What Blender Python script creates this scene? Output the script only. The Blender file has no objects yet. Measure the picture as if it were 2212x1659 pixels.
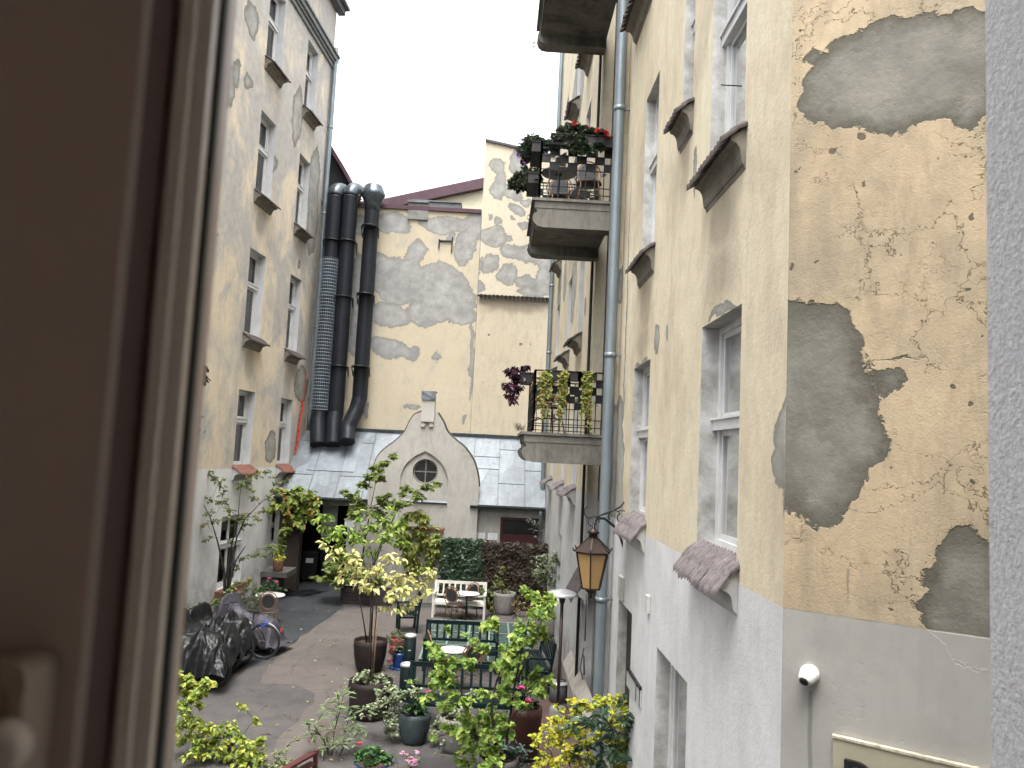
import bpy, bmesh, math, random
from mathutils import Vector, Matrix, noise as mn
R = math.radians
rnd = random.Random(7)
scene = bpy.context.scene
COL = scene.collection
EYE = Vector((0, 0, 4.5))
# ------------------------------------------------------------------ camera maths (2212 x 1659 grid)
FPX, CX, CY = 1671.0, 1106.0, 829.5
Yc = Vector((1068 - CX, -(980 - CY), -FPX)).normalized()
hc = Vector((1, -0.0485, 0))
Zc = hc.cross(Yc).normalized()
Xc = Yc.cross(Zc).normalized()
M3 = Matrix((Xc, Yc, Zc))          # camera coordinates -> world coordinates
def ray(x, y): return (M3 @ Vector((x - CX, -(y - CY), -FPX)))
def atY(x, y, Y):
    d = ray(x, y); return EYE + d * (Y / d.y)
def atX(x, y, X):
    d = ray(x, y); return EYE + d * (X / d.x)
def atZ(x, y, Z=0.0):
    d = ray(x, y); return EYE + d * ((Z - EYE.z) / d.z)
def proj(p):
    c = M3.transposed() @ (Vector(p) - EYE)
    return (CX + FPX * c.x / -c.z, CY - FPX * c.y / -c.z)

# ------------------------------------------------------------------ object helpers
def tag(o, label=None, cat=None, group=None, kind=None):
    if label: o['label'] = label
    if cat: o['category'] = cat
    if group: o['group'] = group
    if kind: o['kind'] = kind
    return o
def empty(name, loc, label=None, cat=None, group=None, rz=0.0):
    o = bpy.data.objects.new(name, None); COL.objects.link(o)
    o.location = loc; o.rotation_euler = (0, 0, rz); o.empty_display_size = .2
    return tag(o, label, cat, group)
def children(o): return [c for c in COL.objects if c.parent == o]
def copy_tree(o, parent=None):
    c = o.copy(); COL.objects.link(c)
    if parent is not None: c.parent = parent
    for ch in children(o): copy_tree(ch, c)
    return c
def root_loc(o):
    while o is not None and o.parent is not None: o = o.parent
    return o.location if o is not None else Vector((0, 0, 0))

class MB:
    """collects geometry; world=True means coordinates are world ones"""
    def __init__(s, world=False): s.v = []; s.f = []; s.m = []; s.world = world; s.sm = []
    def add(s, vs, fs, mi=0, smooth=False):
        b = len(s.v); s.v.extend([tuple(v) for v in vs])
        for f in fs: s.f.append(tuple(b + i for i in f)); s.m.append(mi); s.sm.append(smooth)
        return s
    def quad(s, a, b, c, d, mi=0): return s.add([a, b, c, d], [(0, 1, 2, 3)], mi)
    def box(s, c, d, rz=0.0, mi=0, rot=None):
        M = rot if rot is not None else Matrix.Rotation(rz, 3, 'Z')
        c = Vector(c); vs = []
        for k in (-1, 1):
            for j in (-1, 1):
                for i in (-1, 1): vs.append(c + M @ Vector((i * d[0] / 2, j * d[1] / 2, k * d[2] / 2)))
        return s.add(vs, [(0, 2, 3, 1), (4, 5, 7, 6), (0, 1, 5, 4), (2, 6, 7, 3), (0, 4, 6, 2), (1, 3, 7, 5)], mi)
    def box2(s, p, q, mi=0):
        return s.box([(p[i] + q[i]) / 2 for i in range(3)], [abs(q[i] - p[i]) for i in range(3)], 0, mi)
    def bar(s, a, b, w, h=None, mi=0):
        a, b = Vector(a), Vector(b); h = h or w
        d = (b - a); L = d.length
        if L < 1e-6: return s
        z = d.normalized(); x = z.cross(Vector((0, 0, 1)))
        x = Vector((1, 0, 0)) if x.length < 1e-3 else x.normalized()
        y = z.cross(x)
        return s.box((a + b) / 2, (w, h, L), rot=Matrix((x, y, z)).transposed(), mi=mi)
    def tube(s, pts, r, seg=8, cap=True, mi=0, smooth=True):
        pts = [Vector(p) for p in pts]; n = len(pts)
        rs = r if isinstance(r, (list, tuple)) else [r] * n
        vs = []; fs = []; ref = None
        for i, p in enumerate(pts):
            t = (pts[min(i + 1, n - 1)] - pts[max(i - 1, 0)])
            if t.length < 1e-9: t = Vector((0, 0, 1))
            t.normalize()
            if ref is None:
                ref = t.cross(Vector((0, 0, 1)))
                if ref.length < .1: ref = t.cross(Vector((0, 1, 0)))
                ref.normalize()
            x = ref - t * ref.dot(t)
            if x.length < 1e-4: x = t.orthogonal()
            x.normalize(); ref = x; y = t.cross(x)
            for k in range(seg):
                a = 2 * math.pi * k / seg
                vs.append(p + (x * math.cos(a) + y * math.sin(a)) * rs[i])
        for i in range(n - 1):
            for k in range(seg):
                k2 = (k + 1) % seg
                fs.append((i * seg + k, i * seg + k2, (i + 1) * seg + k2, (i + 1) * seg + k))
        s.add(vs, fs, mi, smooth)
        if cap and seg > 2:
            b = len(s.v) - len(vs)
            s.f.append(tuple(b + k for k in reversed(range(seg)))); s.m.append(mi); s.sm.append(False)
            s.f.append(tuple(b + (n - 1) * seg + k for k in range(seg))); s.m.append(mi); s.sm.append(False)
        return s
    def lathe(s, c, prof, seg=24, mi=0, smooth=True):
        c = Vector(c); vs = []; fs = []
        for r, z in prof:
            for k in range(seg):
                a = 2 * math.pi * k / seg
                vs.append(c + Vector((r * math.cos(a), r * math.sin(a), z)))
        for i in range(len(prof) - 1):
            for k in range(seg):
                k2 = (k + 1) % seg
                fs.append((i * seg + k, i * seg + k2, (i + 1) * seg + k2, (i + 1) * seg + k))
        s.add(vs, fs, mi, smooth)
        b = len(s.v) - len(vs)
        if prof[0][0] > 1e-4: s.f.append(tuple(b + k for k in reversed(range(seg)))); s.m.append(mi); s.sm.append(False)
        if prof[-1][0] > 1e-4: s.f.append(tuple(b + (len(prof) - 1) * seg + k for k in range(seg))); s.m.append(mi); s.sm.append(False)
        return s
    def prism(s, poly, ext, mi=0):
        """poly: list of 3D points, ext: vector"""
        n = len(poly); e = Vector(ext); poly = [Vector(p) for p in poly]
        fs = [tuple(reversed(range(n))), tuple(range(n, 2 * n))]
        fs += [(i, (i + 1) % n, n + (i + 1) % n, n + i) for i in range(n)]
        return s.add(poly + [p + e for p in poly], fs, mi)
    def build(s, name, mat, parent=None, bevel=0):
        off = root_loc(parent) if (s.world and parent is not None) else Vector((0, 0, 0))
        me = bpy.data.meshes.new(name)
        me.from_pydata([(v[0] - off[0], v[1] - off[1], v[2] - off[2]) for v in s.v], [], s.f)
        mats = mat if isinstance(mat, (list, tuple)) else [mat]
        for m in mats: me.materials.append(m)
        me.polygons.foreach_set('material_index', s.m)
        me.polygons.foreach_set('use_smooth', s.sm)
        me.update()
        o = bpy.data.objects.new(name, me); COL.objects.link(o)
        if parent is not None: o.parent = parent
        if bevel:
            b = o.modifiers.new('bevel', 'BEVEL'); b.width = bevel; b.segments = 2; b.limit_method = 'ANGLE'
        return o

def fixn(o):
    bm = bmesh.new(); bm.from_mesh(o.data); bmesh.ops.recalc_face_normals(bm, faces=bm.faces)
    bm.to_mesh(o.data); bm.free(); return o

# ------------------------------------------------------------------ materials
class N:
    def __init__(s, name):
        s.mat = bpy.data.materials.new(name); s.mat.use_nodes = True
        s.t = s.mat.node_tree; s.t.nodes.clear()
        s.out = s.t.nodes.new('ShaderNodeOutputMaterial')
    def n(s, typ, **kw):
        nd = s.t.nodes.new('ShaderNode' + typ)
        for k, v in kw.items(): setattr(nd, k, v)
        return nd
    def set(s, sock, v):
        if v is None: return
        if isinstance(v, bpy.types.NodeSocket): s.t.links.new(v, sock)
        elif hasattr(sock.default_value, '__len__'):
            L = len(sock.default_value)
            v = tuple(v) if hasattr(v, '__len__') else (v,) * L
            sock.default_value = (v + (1,))[:L] if len(v) < L else v[:L]
        else: sock.default_value = v
    def math(s, op, a, b=None, c=None, clamp=False):
        nd = s.n('Math', operation=op, use_clamp=clamp)
        s.set(nd.inputs[0], a); s.set(nd.inputs[1], b)
        if c is not None: s.set(nd.inputs[2], c)
        return nd.outputs[0]
    def vec(s, op, a, b=None):
        nd = s.n('VectorMath', operation=op); s.set(nd.inputs[0], a)
        if b is not None: s.set(nd.inputs[1], b)
        return nd.outputs['Value'] if op in ('LENGTH', 'DOT_PRODUCT', 'DISTANCE') else nd.outputs['Vector']
    def pos(s): return s.n('NewGeometry').outputs['Position']
    def noise(s, v, scale, detail=6, rough=.55, dist=0.0, col=False):
        nd = s.n('TexNoise'); s.set(nd.inputs['Vector'], v); nd.inputs['Scale'].default_value = scale
        nd.inputs['Detail'].default_value = min(detail, 5); nd.inputs['Roughness'].default_value = rough
        nd.inputs['Distortion'].default_value = dist
        return nd.outputs['Color' if col else 'Fac']
    def vor(s, v, scale, feature='F1', out='Distance', rand=1.0):
        nd = s.n('TexVoronoi', feature=feature); s.set(nd.inputs['Vector'], v)
        nd.inputs['Scale'].default_value = scale; nd.inputs['Randomness'].default_value = rand
        return nd.outputs[out]
    def mr(s, v, a, b, c=0.0, d=1.0, smooth=False):
        nd = s.n('MapRange'); nd.clamp = True
        if smooth: nd.interpolation_type = 'SMOOTHSTEP'
        s.set(nd.inputs[0], v); s.set(nd.inputs[1], a); s.set(nd.inputs[2], b); s.set(nd.inputs[3], c); s.set(nd.inputs[4], d)
        return nd.outputs[0]
    def mix(s, f, a, b, mode='MIX'):
        nd = s.n('Mix', data_type='RGBA', blend_type=mode)
        s.set(nd.inputs[0], f); s.set(nd.inputs[6], a); s.set(nd.inputs[7], b)
        return nd.outputs[2]
    def comb(s, x, y, z=0.0):
        nd = s.n('CombineXYZ'); s.set(nd.inputs[0], x); s.set(nd.inputs[1], y); s.set(nd.inputs[2], z); return nd.outputs[0]
    def sep(s, v):
        nd = s.n('SeparateXYZ'); s.set(nd.inputs[0], v); return nd.outputs
    def ramp(s, f, stops, interp='LINEAR'):
        nd = s.n('ValToRGB'); s.set(nd.inputs[0], f); cr = nd.color_ramp; cr.interpolation = interp
        while len(cr.elements) < len(stops): cr.elements.new(.5)
        for e, (p, c) in zip(cr.elements, stops): e.position = p; e.color = (*c, 1) if len(c) == 3 else c
        return nd.outputs[0]
    def bump(s, h, strength=.3, dist=.02):
        nd = s.n('Bump'); s.set(nd.inputs['Height'], h); nd.inputs['Strength'].default_value = strength
        nd.inputs['Distance'].default_value = dist; return nd.outputs[0]
    def bsdf(s, col, rough=.8, metal=0.0, normal=None, spec=.5, **kw):
        nd = s.n('BsdfPrincipled'); s.set(nd.inputs['Base Color'], col); s.set(nd.inputs['Roughness'], rough)
        s.set(nd.inputs['Metallic'], metal); s.set(nd.inputs['Specular IOR Level'], spec)
        if normal is not None: s.set(nd.inputs['Normal'], normal)
        for k, v in kw.items(): s.set(nd.inputs[k], v)
        s.t.links.new(nd.outputs[0], s.out.inputs[0]); return nd
_mats = {}
def simple(name, c1, c2=None, scale=6, rough=.7, metal=0.0, bump=0.0, stretch=(1, 1, 1), spec=.4, bscale=None):
    if name in _mats: return _mats[name]
    m = N(name); p = m.vec('MULTIPLY', m.pos(), stretch)
    c2 = c2 or tuple(x * .8 for x in c1)
    f = m.noise(p, scale, 7, .62)
    f = m.mr(f, .3, .7)
    nb = m.bump(m.noise(p, bscale or scale * 4, 5, .6), bump, .01) if bump else None
    rg = m.math('ADD', m.math('MULTIPLY', m.noise(p, scale * 2, 4), .2), rough - .1)
    m.bsdf(m.mix(f, c1, c2), rg, metal, nb, spec)
    _mats[name] = m.mat; return m.mat

def patch_field(m, uv3, patches, world, amp=.12, sc=2.2):
    """distance field of irregular rounded patches on a wall (u, v) plane; <1 inside"""
    n1 = m.vec('SUBTRACT', m.noise(world, sc, 6, .72, col=True), (.5, .5, .5))
    n2 = m.vec('SUBTRACT', m.noise(world, sc * .35, 2, .5, col=True), (.5, .5, .5))
    s1 = m.vec('MULTIPLY', n1, (amp * 4,) * 3); s2 = m.vec('MULTIPLY', n2, (amp * 6,) * 3)
    q = m.vec('ADD', m.vec('ADD', uv3, s1), s2)
    q = m.vec('MULTIPLY', q, (1, 1, 0))
    cur = None
    for (u, v, ru, rv) in patches:
        d = m.vec('LENGTH', m.vec('MULTIPLY', m.vec('SUBTRACT', q, (u, v, 0)), (1 / ru, 1 / rv, 0)))
        # convert to approximate metric distance beyond the rim so that the noise acts alike
        d = m.math('MULTIPLY', m.math('SUBTRACT', d, 1.0), min(ru, rv))
        cur = d if cur is None else m.math('SMOOTH_MIN', cur, d, .04)
    return cur

def plaster(name, tx, ty, o0=0.0, cA=(.56, .46, .30), cB=(.50, .38, .24), weather=(.30, .29, .26), w_lo=.5, w_hi=.62,
            w_amt=.8, patches=(), pcol=(.27, .265, .235), prim=(.13, .13, .10), amp=.12, psc=2.2, plinth=None,
            plc=(.55, .55, .54), crack=0.0, chips=0.0, streak=.25, bump=.25, w_grad=None, seed=0, rim=.02, crk=(.12, .10, .07),
            streaks=(), stains=(), bumpsc=1.0, fullbump=False):
    m = N(name); P0 = m.pos(); P = m.vec('ADD', P0, (seed * 7.3, seed * 3.1, seed * 1.7))
    u = m.math('SUBTRACT', m.vec('DOT_PRODUCT', P0, (tx, ty, 0)), o0)
    z = m.sep(P0)[2]; uv = m.comb(u, z, 0.0)
    base = m.mix(m.mr(m.noise(P, .9, 8, .6), .35, .65), cA, cB)
    # fine mottling
    base = m.mix(m.mr(m.noise(P, 7, 8, .7), .35, .75, 0, .30), base, tuple(c * .78 for c in cA))
    # rain streaks
    st = m.noise(m.vec('MULTIPLY', P, (2.6, 2.6, .75)), 2.4, 7, .72, .5)
    base = m.mix(m.mr(st, .46, .72, 0, streak), base, tuple(x * .62 for x in weather))
    st2 = m.noise(m.vec('MULTIPLY', P, (3.2, 3.2, 1.2)), 2.6, 5, .75, .4)
    base = m.mix(m.mr(st2, .5, .75, 0, streak * .8), base, tuple(min(1, c * 1.22) for c in cA))
    # weathering
    wf = m.noise(m.vec('MULTIPLY', P, (1, 1, .7)), .8, 10, .68, .4)
    if w_grad: wf = m.math('ADD', wf, m.mr(z, w_grad[0], w_grad[1], w_grad[2], w_grad[3]))
    wm = m.math('MULTIPLY', m.mr(wf, w_lo, w_hi), w_amt)
    wcol = m.mix(m.mr(m.noise(P, 3.5, 8, .7), .3, .7), weather, tuple(c * .72 for c in weather))
    base = m.mix(wm, base, wcol)
    h = m.math('MULTIPLY', m.noise(P, 38 * bumpsc, 4, .6), .35)
    h = m.math('ADD', h, m.math('MULTIPLY', m.noise(P, 5 * bumpsc, 5, .6), .6))
    if stains:
        d = patch_field(m, uv, stains, P, .10, 3.0)
        base = m.mix(m.mr(d, -.22, .06, .62, 0, True), base, m.mix(m.noise(m.vec('MULTIPLY', P, (4, 4, .5)), 3, 6), tuple(c * .45 for c in cB), tuple(c * .72 for c in weather)))
    if crack:
        dn = m.vec('ADD', P, m.vec('MULTIPLY', m.vec('SUBTRACT', m.noise(P, 3.2, 6, .7, col=True), (.5, .5, .5)), (.5, .5, .5)))
        c1 = m.vor(m.vec('MULTIPLY', dn, (.8, .8, 1.5)), 2.3, 'DISTANCE_TO_EDGE')
        cm = m.math('MULTIPLY', m.mr(c1, .003, .011, 1, 0), m.mr(m.noise(P, 1.3, 3), .44, .50))
        dn2 = m.vec('ADD', P, m.vec('MULTIPLY', m.vec('SUBTRACT', m.noise(P, 6.2, 6, .7, col=True), (.5, .5, .5)), (.22, .22, .22)))
        c2 = m.vor(m.vec('MULTIPLY', dn2, (1, 1, 1.5)), 9.0, 'DISTANCE_TO_EDGE')
        cm2 = m.math('MULTIPLY', m.mr(c2, .006, .03, .45, 0), m.mr(m.noise(P, 1.9, 4), .56, .62))
        cm = m.math('MULTIPLY', m.math('MAXIMUM', cm, cm2), crack)
        base = m.mix(cm, base, crk); h = m.math('SUBTRACT', h, m.math('MULTIPLY', cm, 1.2))
    if chips:
        q = m.vec('ADD', P, m.vec('MULTIPLY', m.noise(P, 14, 3, .6, col=True), (.07, .07, .07)))
        ch = m.vor(m.vec('MULTIPLY', q, (1, 1, .8)), 9, 'F1')
        thr = m.mr(m.noise(P, 1.7, 5, .7), .40, .70, .0, .30)
        cm = m.math('MULTIPLY', m.mr(m.math('SUBTRACT', ch, thr), -.012, .0, 1, 0), chips)
        base = m.mix(cm, base, tuple(c * .75 for c in prim)); h = m.math('SUBTRACT', h, m.math('MULTIPLY', cm, .9))
    if patches:
        d = patch_field(m, uv, patches, P, amp, psc)
        pc = m.mix(m.mr(d, -rim * 6, -rim * .6), m.mix(m.mr(m.noise(P, 2.6, 7, .7), .38, .66), tuple(c * .84 for c in pcol), tuple(c * 1.3 for c in pcol)), prim)
        pc = m.mix(m.mr(m.noise(P, 11, 6, .7), .4, .75, 0, .4), pc, tuple(c * .8 for c in pcol))
        mask = m.mr(d, -.004, .004, 1, 0)
        base = m.mix(mask, base, pc)
        h = m.math('MULTIPLY', h, m.math('SUBTRACT', 1.0, m.math('MULTIPLY', mask, .8))); h = m.math('ADD', h, m.math('MULTIPLY', m.math('MULTIPLY', mask, m.noise(P, 16, 5, .7)), .8)); h = m.math('SUBTRACT', h, m.math('MULTIPLY', mask, 1.9))
    if plinth is not None:
        pv = m.math('ADD', z, m.math('MULTIPLY', m.math('SUBTRACT', m.noise(P, 6, 3), .5), .012))
        pm = m.mr(pv, plinth - .004, plinth + .004, 1, 0)
        pcx = m.mix(m.mr(m.noise(P, 1.1, 9, .7), .38, .72), plc, tuple(c * .76 for c in plc))
        pcx = m.mix(m.mr(m.noise(P, 6, 9, .75), .60, .70, 0, .35), pcx, tuple(c * .6 for c in plc))
        pcx = m.mix(m.mr(m.noise(m.vec('MULTIPLY', P, (4, 4, .5)), 2, 6, .6), .5, .8, 0, .35), pcx, tuple(c * .62 for c in plc))
        pcx = m.mix(m.math('MULTIPLY', m.mr(z, .1, 1.2, 1, 0), m.mr(m.noise(P, 2.2, 8, .7), .42, .66)), pcx, (.24, .22, .2))
        base = m.mix(pm, base, pcx)
        h = m.math('ADD', m.math('MULTIPLY', h, m.mr(pm, 0, 1, 1, .12)), m.math('MULTIPLY', pm, .3))
    for (su, sw, v0, v1) in streaks:
        du = m.math('ABSOLUTE', m.math('SUBTRACT', m.math('ADD', u, m.math('MULTIPLY', m.math('SUBTRACT', m.noise(P, 4, 3), .5), .02)), su))
        k = m.math('MULTIPLY', m.mr(du, sw * .5, sw, .6, 0), m.math('MULTIPLY', m.mr(z, v0, v0 + .2), m.mr(z, v1 - .02, v1, 1, 0)))
        base = m.mix(k, base, (.13, .13, .115))
    if not fullbump: h = m.noise(P, 30 * bumpsc, 3, .7)
    m.bsdf(base, .92, 0, m.bump(h, bump, .012), .15)
    return m.mat

def leafmat(name, stops, rough=.5, trans=.35, spec=.35):
    m = N(name); g = m.n('NewGeometry')
    c = m.ramp(g.outputs['Random Per Island'], stops)
    b = m.bsdf(c, rough, 0, None, spec)
    tr = m.n('BsdfTranslucent'); m.set(tr.inputs[0], m.mix(.5, c, (.5, .6, .05), 'MULTIPLY') if False else c)
    mx = m.n('MixShader'); mx.inputs[0].default_value = trans
    m.t.links.new(b.outputs[0], mx.inputs[1]); m.t.links.new(tr.outputs[0], mx.inputs[2]); m.t.links.new(mx.outputs[0], m.out.inputs[0])
    return m.mat

def glassmat(name, tint=(.6, .65, .66), refl=.10):
    m = N(name); t = m.n('BsdfTransparent'); t.inputs[0].default_value = (*tint, 1)
    g = m.n('BsdfGlossy'); g.inputs['Roughness'].default_value = .04
    nb = m.bump(m.noise(m.pos(), 1.7, 2), .05, .02); m.t.links.new(nb, g.inputs['Normal'])
    lw = m.n('LayerWeight'); lw.inputs[0].default_value = .35
    f = m.mr(lw.outputs['Fresnel'], 0, 1, refl, 1)
    mx = m.n('MixShader'); m.set(mx.inputs[0], f)
    m.t.links.new(t.outputs[0], mx.inputs[1]); m.t.links.new(g.outputs[0], mx.inputs[2]); m.t.links.new(mx.outputs[0], m.out.inputs[0])
    return m.mat

WHITEP = simple('white_window_paint', (.62, .63, .63), (.50, .50, .49), 5, .35)
REVEAL = simple('white_reveal_plaster', (.52, .53, .54), (.42, .42, .42), 3, .9, bump=.15)
REVEALD = simple('dirty_reveal_plaster', (.56, .56, .54), (.26, .255, .23), 5, .9, bump=.5)
GLASS = glassmat('window_glass')
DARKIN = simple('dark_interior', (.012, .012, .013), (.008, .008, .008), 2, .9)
CURT = simple('grey_curtain', (.20, .21, .22), (.13, .14, .15), 3, .9, stretch=(1, 1, .1))
ZINC = simple('zinc_downpipe', (.20, .24, .26), (.14, .17, .185), 5, .42, .35, .05, spec=.5, stretch=(1, 1, .3))
BLACKM = simple('black_iron', (.012, .013, .016), (.02, .02, .022), 8, .5, .2)
DUCTM = simple('black_duct', (.012, .014, .018), (.018, .020, .025), 3, .42, .1, .04, spec=.2)
TILED = simple('dark_sill_tile', (.07, .055, .05), (.035, .03, .028), 9, .85, bump=.4)
TILEG = simple('weathered_sill_tile', (.19, .165, .165), (.085, .072, .072), 12, .85, bump=.5)
TILER = simple('red_sill_tile', (.19, .075, .05), (.10, .05, .04), 9, .8, bump=.3)
MOULD = simple('sooty_moulding', (.20, .185, .15), (.10, .09, .075), 5, .9, bump=.3)
MOULDL = simple('pale_moulding', (.45, .45, .43), (.33, .33, .31), 5, .9, bump=.2)
BRONZE = simple('brown_lamp_metal', (.045, .028, .022), (.03, .02, .016), 6, .45, .5)
GREENW = simple('dark_green_wood', (.004, .012, .012), (.007, .016, .016), 6, .45, bump=.1, spec=.15, stretch=(3, 3, 3))
WHITEW = simple('white_bench_wood', (.66, .64, .58), (.52, .50, .44), 9, .5, bump=.1)
RATTAN = simple('rattan_cane', (.26, .155, .085), (.13, .07, .04), 22, .4)
WOVEN = simple('dark_woven_back', (.02, .022, .026), (.06, .062, .068), 120, .6, bump=.4)
TOPW = simple('white_table_top', (.68, .68, .66), (.6, .6, .58), 4, .25)
STEEL = simple('brushed_steel', (.72, .73, .74), (.58, .59, .60), 9, .38, .6)
SOIL = simple('potting_soil', (.07, .04, .025), (.03, .02, .014), 30, .95, bump=.6)
BARK = simple('brown_bark', (.075, .05, .038), (.04, .028, .022), 14, .9, bump=.4, stretch=(1, 1, .3))
BARKD = simple('dark_bark', (.03, .022, .02), (.018, .014, .013), 14, .9, bump=.4)
POTB = simple('brown_black_pot', (.026, .019, .018), (.014, .011, .011), 6, .6, spec=.15)
POTG = simple('slate_green_pot', (.055, .070, .075), (.030, .040, .045), 6, .6, spec=.2)
POTBLUE = simple('blue_glazed_pot', (.012, .035, .13), (.008, .022, .08), 6, .2)
POTGREY = simple('grey_stone_pot', (.24, .23, .215), (.16, .155, .145), 9, .9, bump=.2)
TERRA = simple('terracotta', (.17, .075, .045), (.10, .05, .035), 9, .85, bump=.2)
EXPO = 2.25
# ------------------------------------------------------------------ wall frames
class Frame:
    def __init__(s, o, t, n):
        s.o = Vector((o[0], o[1], 0)); s.t = Vector((t[0], t[1], 0)).normalized(); s.n = Vector((n[0], n[1], 0)).normalized()
    def pt(s, u, v, d=0.0): return s.o + s.t * u + s.n * d + Vector((0, 0, v))
    def uv(s, x, y, d=0.0):
        r = ray(x, y); o = s.o + s.n * d
        k = (o - EYE).dot(s.n) / r.dot(s.n); p = EYE + r * k
        return ((p - s.o).dot(s.t), p.z)
    @property
    def o0(s): return s.o.dot(s.t)
FL = Frame((-6.8, 25), (.0965, .9953), (.9953, -.0965))
FR = Frame((1.72, 0), (0, 1), (-1, 0))
F1 = Frame((1.72, 4.56), (.808, -.589), (-.589, -.808))
FB = Frame((0, 27.1), (1, 0), (0, -1))
FG = Frame((0, 25.0), (1, 0), (0, -1))

def wall_mesh(mb, F, u0, u1, v0, v1, holes=(), reveal=.22, mi=0, mr=1, thick=.5, caps=True):
    holes = [(max(a, u0), max(b, v0), min(c, u1), min(d, v1)) for a, b, c, d in holes]
    us = sorted(set([u0, u1] + [h[0] for h in holes] + [h[2] for h in holes]))
    vs = sorted(set([v0, v1] + [h[1] for h in holes] + [h[3] for h in holes]))
    for i in range(len(us) - 1):
        for j in range(len(vs) - 1):
            cu, cv = (us[i] + us[i + 1]) / 2, (vs[j] + vs[j + 1]) / 2
            if any(h[0] < cu < h[2] and h[1] < cv < h[3] for h in holes): continue
            mb.quad(F.pt(us[i], vs[j]), F.pt(us[i + 1], vs[j]), F.pt(us[i + 1], vs[j + 1]), F.pt(us[i], vs[j + 1]), mi)
    for a, b, c, d in holes:
        for (p, q) in (((a, b), (c, b)), ((c, b), (c, d)), ((c, d), (a, d)), ((a, d), (a, b))):
            mb.quad(F.pt(*p), F.pt(*q), F.pt(*q, -reveal), F.pt(*p, -reveal), mr)
    if caps:
        t = -thick
        mb.quad(F.pt(u0, v1), F.pt(u1, v1), F.pt(u1, v1, t), F.pt(u0, v1, t), mi)
        mb.quad(F.pt(u0, v0), F.pt(u0, v1), F.pt(u0, v1, t), F.pt(u0, v0, t), mi)
        mb.quad(F.pt(u1, v0), F.pt(u1, v1), F.pt(u1, v1, t), F.pt(u1, v0, t), mi)
        for i in range(len(us) - 1):
            for j in range(len(vs) - 1):
                cu, cv = (us[i] + us[i + 1]) / 2, (vs[j] + vs[j + 1]) / 2
                if any(h[0] < cu < h[2] and h[1] < cv < h[3] for h in holes): continue
                mb.quad(F.pt(us[i], vs[j], t), F.pt(us[i + 1], vs[j], t), F.pt(us[i + 1], vs[j + 1], t), F.pt(us[i], vs[j + 1], t), mi)
    return mb

def fbox(mb, F, u0, u1, v0, v1, d0, d1, mi=0):
    p = [F.pt(u, v, d) for v in (v0, v1) for d in (d0, d1) for u in (u0, u1)]
    return mb.add(p, [(0, 2, 3, 1), (4, 5, 7, 6), (0, 1, 5, 4), (2, 6, 7, 3), (0, 4, 6, 2), (1, 3, 7, 5)], mi)

def window(parent, F, hole, depth, transom=.62, mull=False, fw=.065, name='window', curtain=True, mat=None, frontw=0, label=None, open_leaf=False, curtmat=None):
    u0, v0, u1, v1 = hole; d = -depth
    mb = MB(True)
    fbox(mb, F, u0, u0 + fw, v0, v1, d - .05, d + .01); fbox(mb, F, u1 - fw, u1, v0, v1, d - .05, d + .01)
    fbox(mb, F, u0 + fw, u1 - fw, v0, v0 + fw, d - .05, d + .012); fbox(mb, F, u0 + fw, u1 - fw, v1 - fw, v1, d - .05, d + .012)
    vt = v0 + (v1 - v0) * transom
    if transom:
        fbox(mb, F, u0 - .0, u1, vt - fw * .7, vt + fw * .7, d - .055, d + .05)
        fbox(mb, F, u0 - .0, u1, vt + fw * .7, vt + fw * .95, d - .055, d + .07)
    # inner sash rails
    segs = [(v0 + fw, vt - fw * .7), (vt + fw * .95, v1 - fw)] if transom else [(v0 + fw, v1 - fw)]
    for (a, b) in segs:
        cols = [(u0 + fw, u1 - fw)]
        if mull:
            um = (u0 + u1) / 2; cols = [(u0 + fw, um), (um, u1 - fw)]
        for (c, e) in cols:
            s = fw * .72
            fbox(mb, F, c + .004, c + s, a, b, d - .045, d - .012); fbox(mb, F, e - s, e - .004, a, b, d - .045, d - .012)
            fbox(mb, F, c + s, e - s, a, a + s, d - .045, d - .012); fbox(mb, F, c + s, e - s, b - s, b, d - .045, d - .012)
    fr = mb.build(name, mat or WHITEP, parent)
    if label: fr['label'] = label
    pb = MB(True)
    pb.quad(F.pt(u0, v0, d - .03), F.pt(u1, v0, d - .03), F.pt(u1, v1, d - .03), F.pt(u0, v1, d - .03))
    pb.build('pane', GLASS, fr)
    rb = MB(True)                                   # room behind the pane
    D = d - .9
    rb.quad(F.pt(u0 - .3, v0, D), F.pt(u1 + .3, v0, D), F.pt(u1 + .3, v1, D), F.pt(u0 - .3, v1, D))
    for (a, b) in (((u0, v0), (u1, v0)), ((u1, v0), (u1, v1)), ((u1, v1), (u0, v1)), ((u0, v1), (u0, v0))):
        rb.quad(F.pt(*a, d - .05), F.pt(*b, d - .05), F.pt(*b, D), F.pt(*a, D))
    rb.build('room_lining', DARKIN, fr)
    if curtain:
        cb = MB(True); n = 36; vsr = [v0 + .02, v1 - .02]; vv = []
        for i in range(n + 1):
            u = u0 + (u1 - u0) * i / n
            dd = d - .16 + .025 * math.sin(i * 1.9 + u * 3)
            vv += [F.pt(u, vsr[0], dd), F.pt(u, vsr[1], dd)]
        cb.add(vv, [(2 * i, 2 * i + 2, 2 * i + 3, 2 * i + 1) for i in range(n)], smooth=True)
        cb.build('curtain', curtmat or CURT, fr)
    return fr

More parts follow.
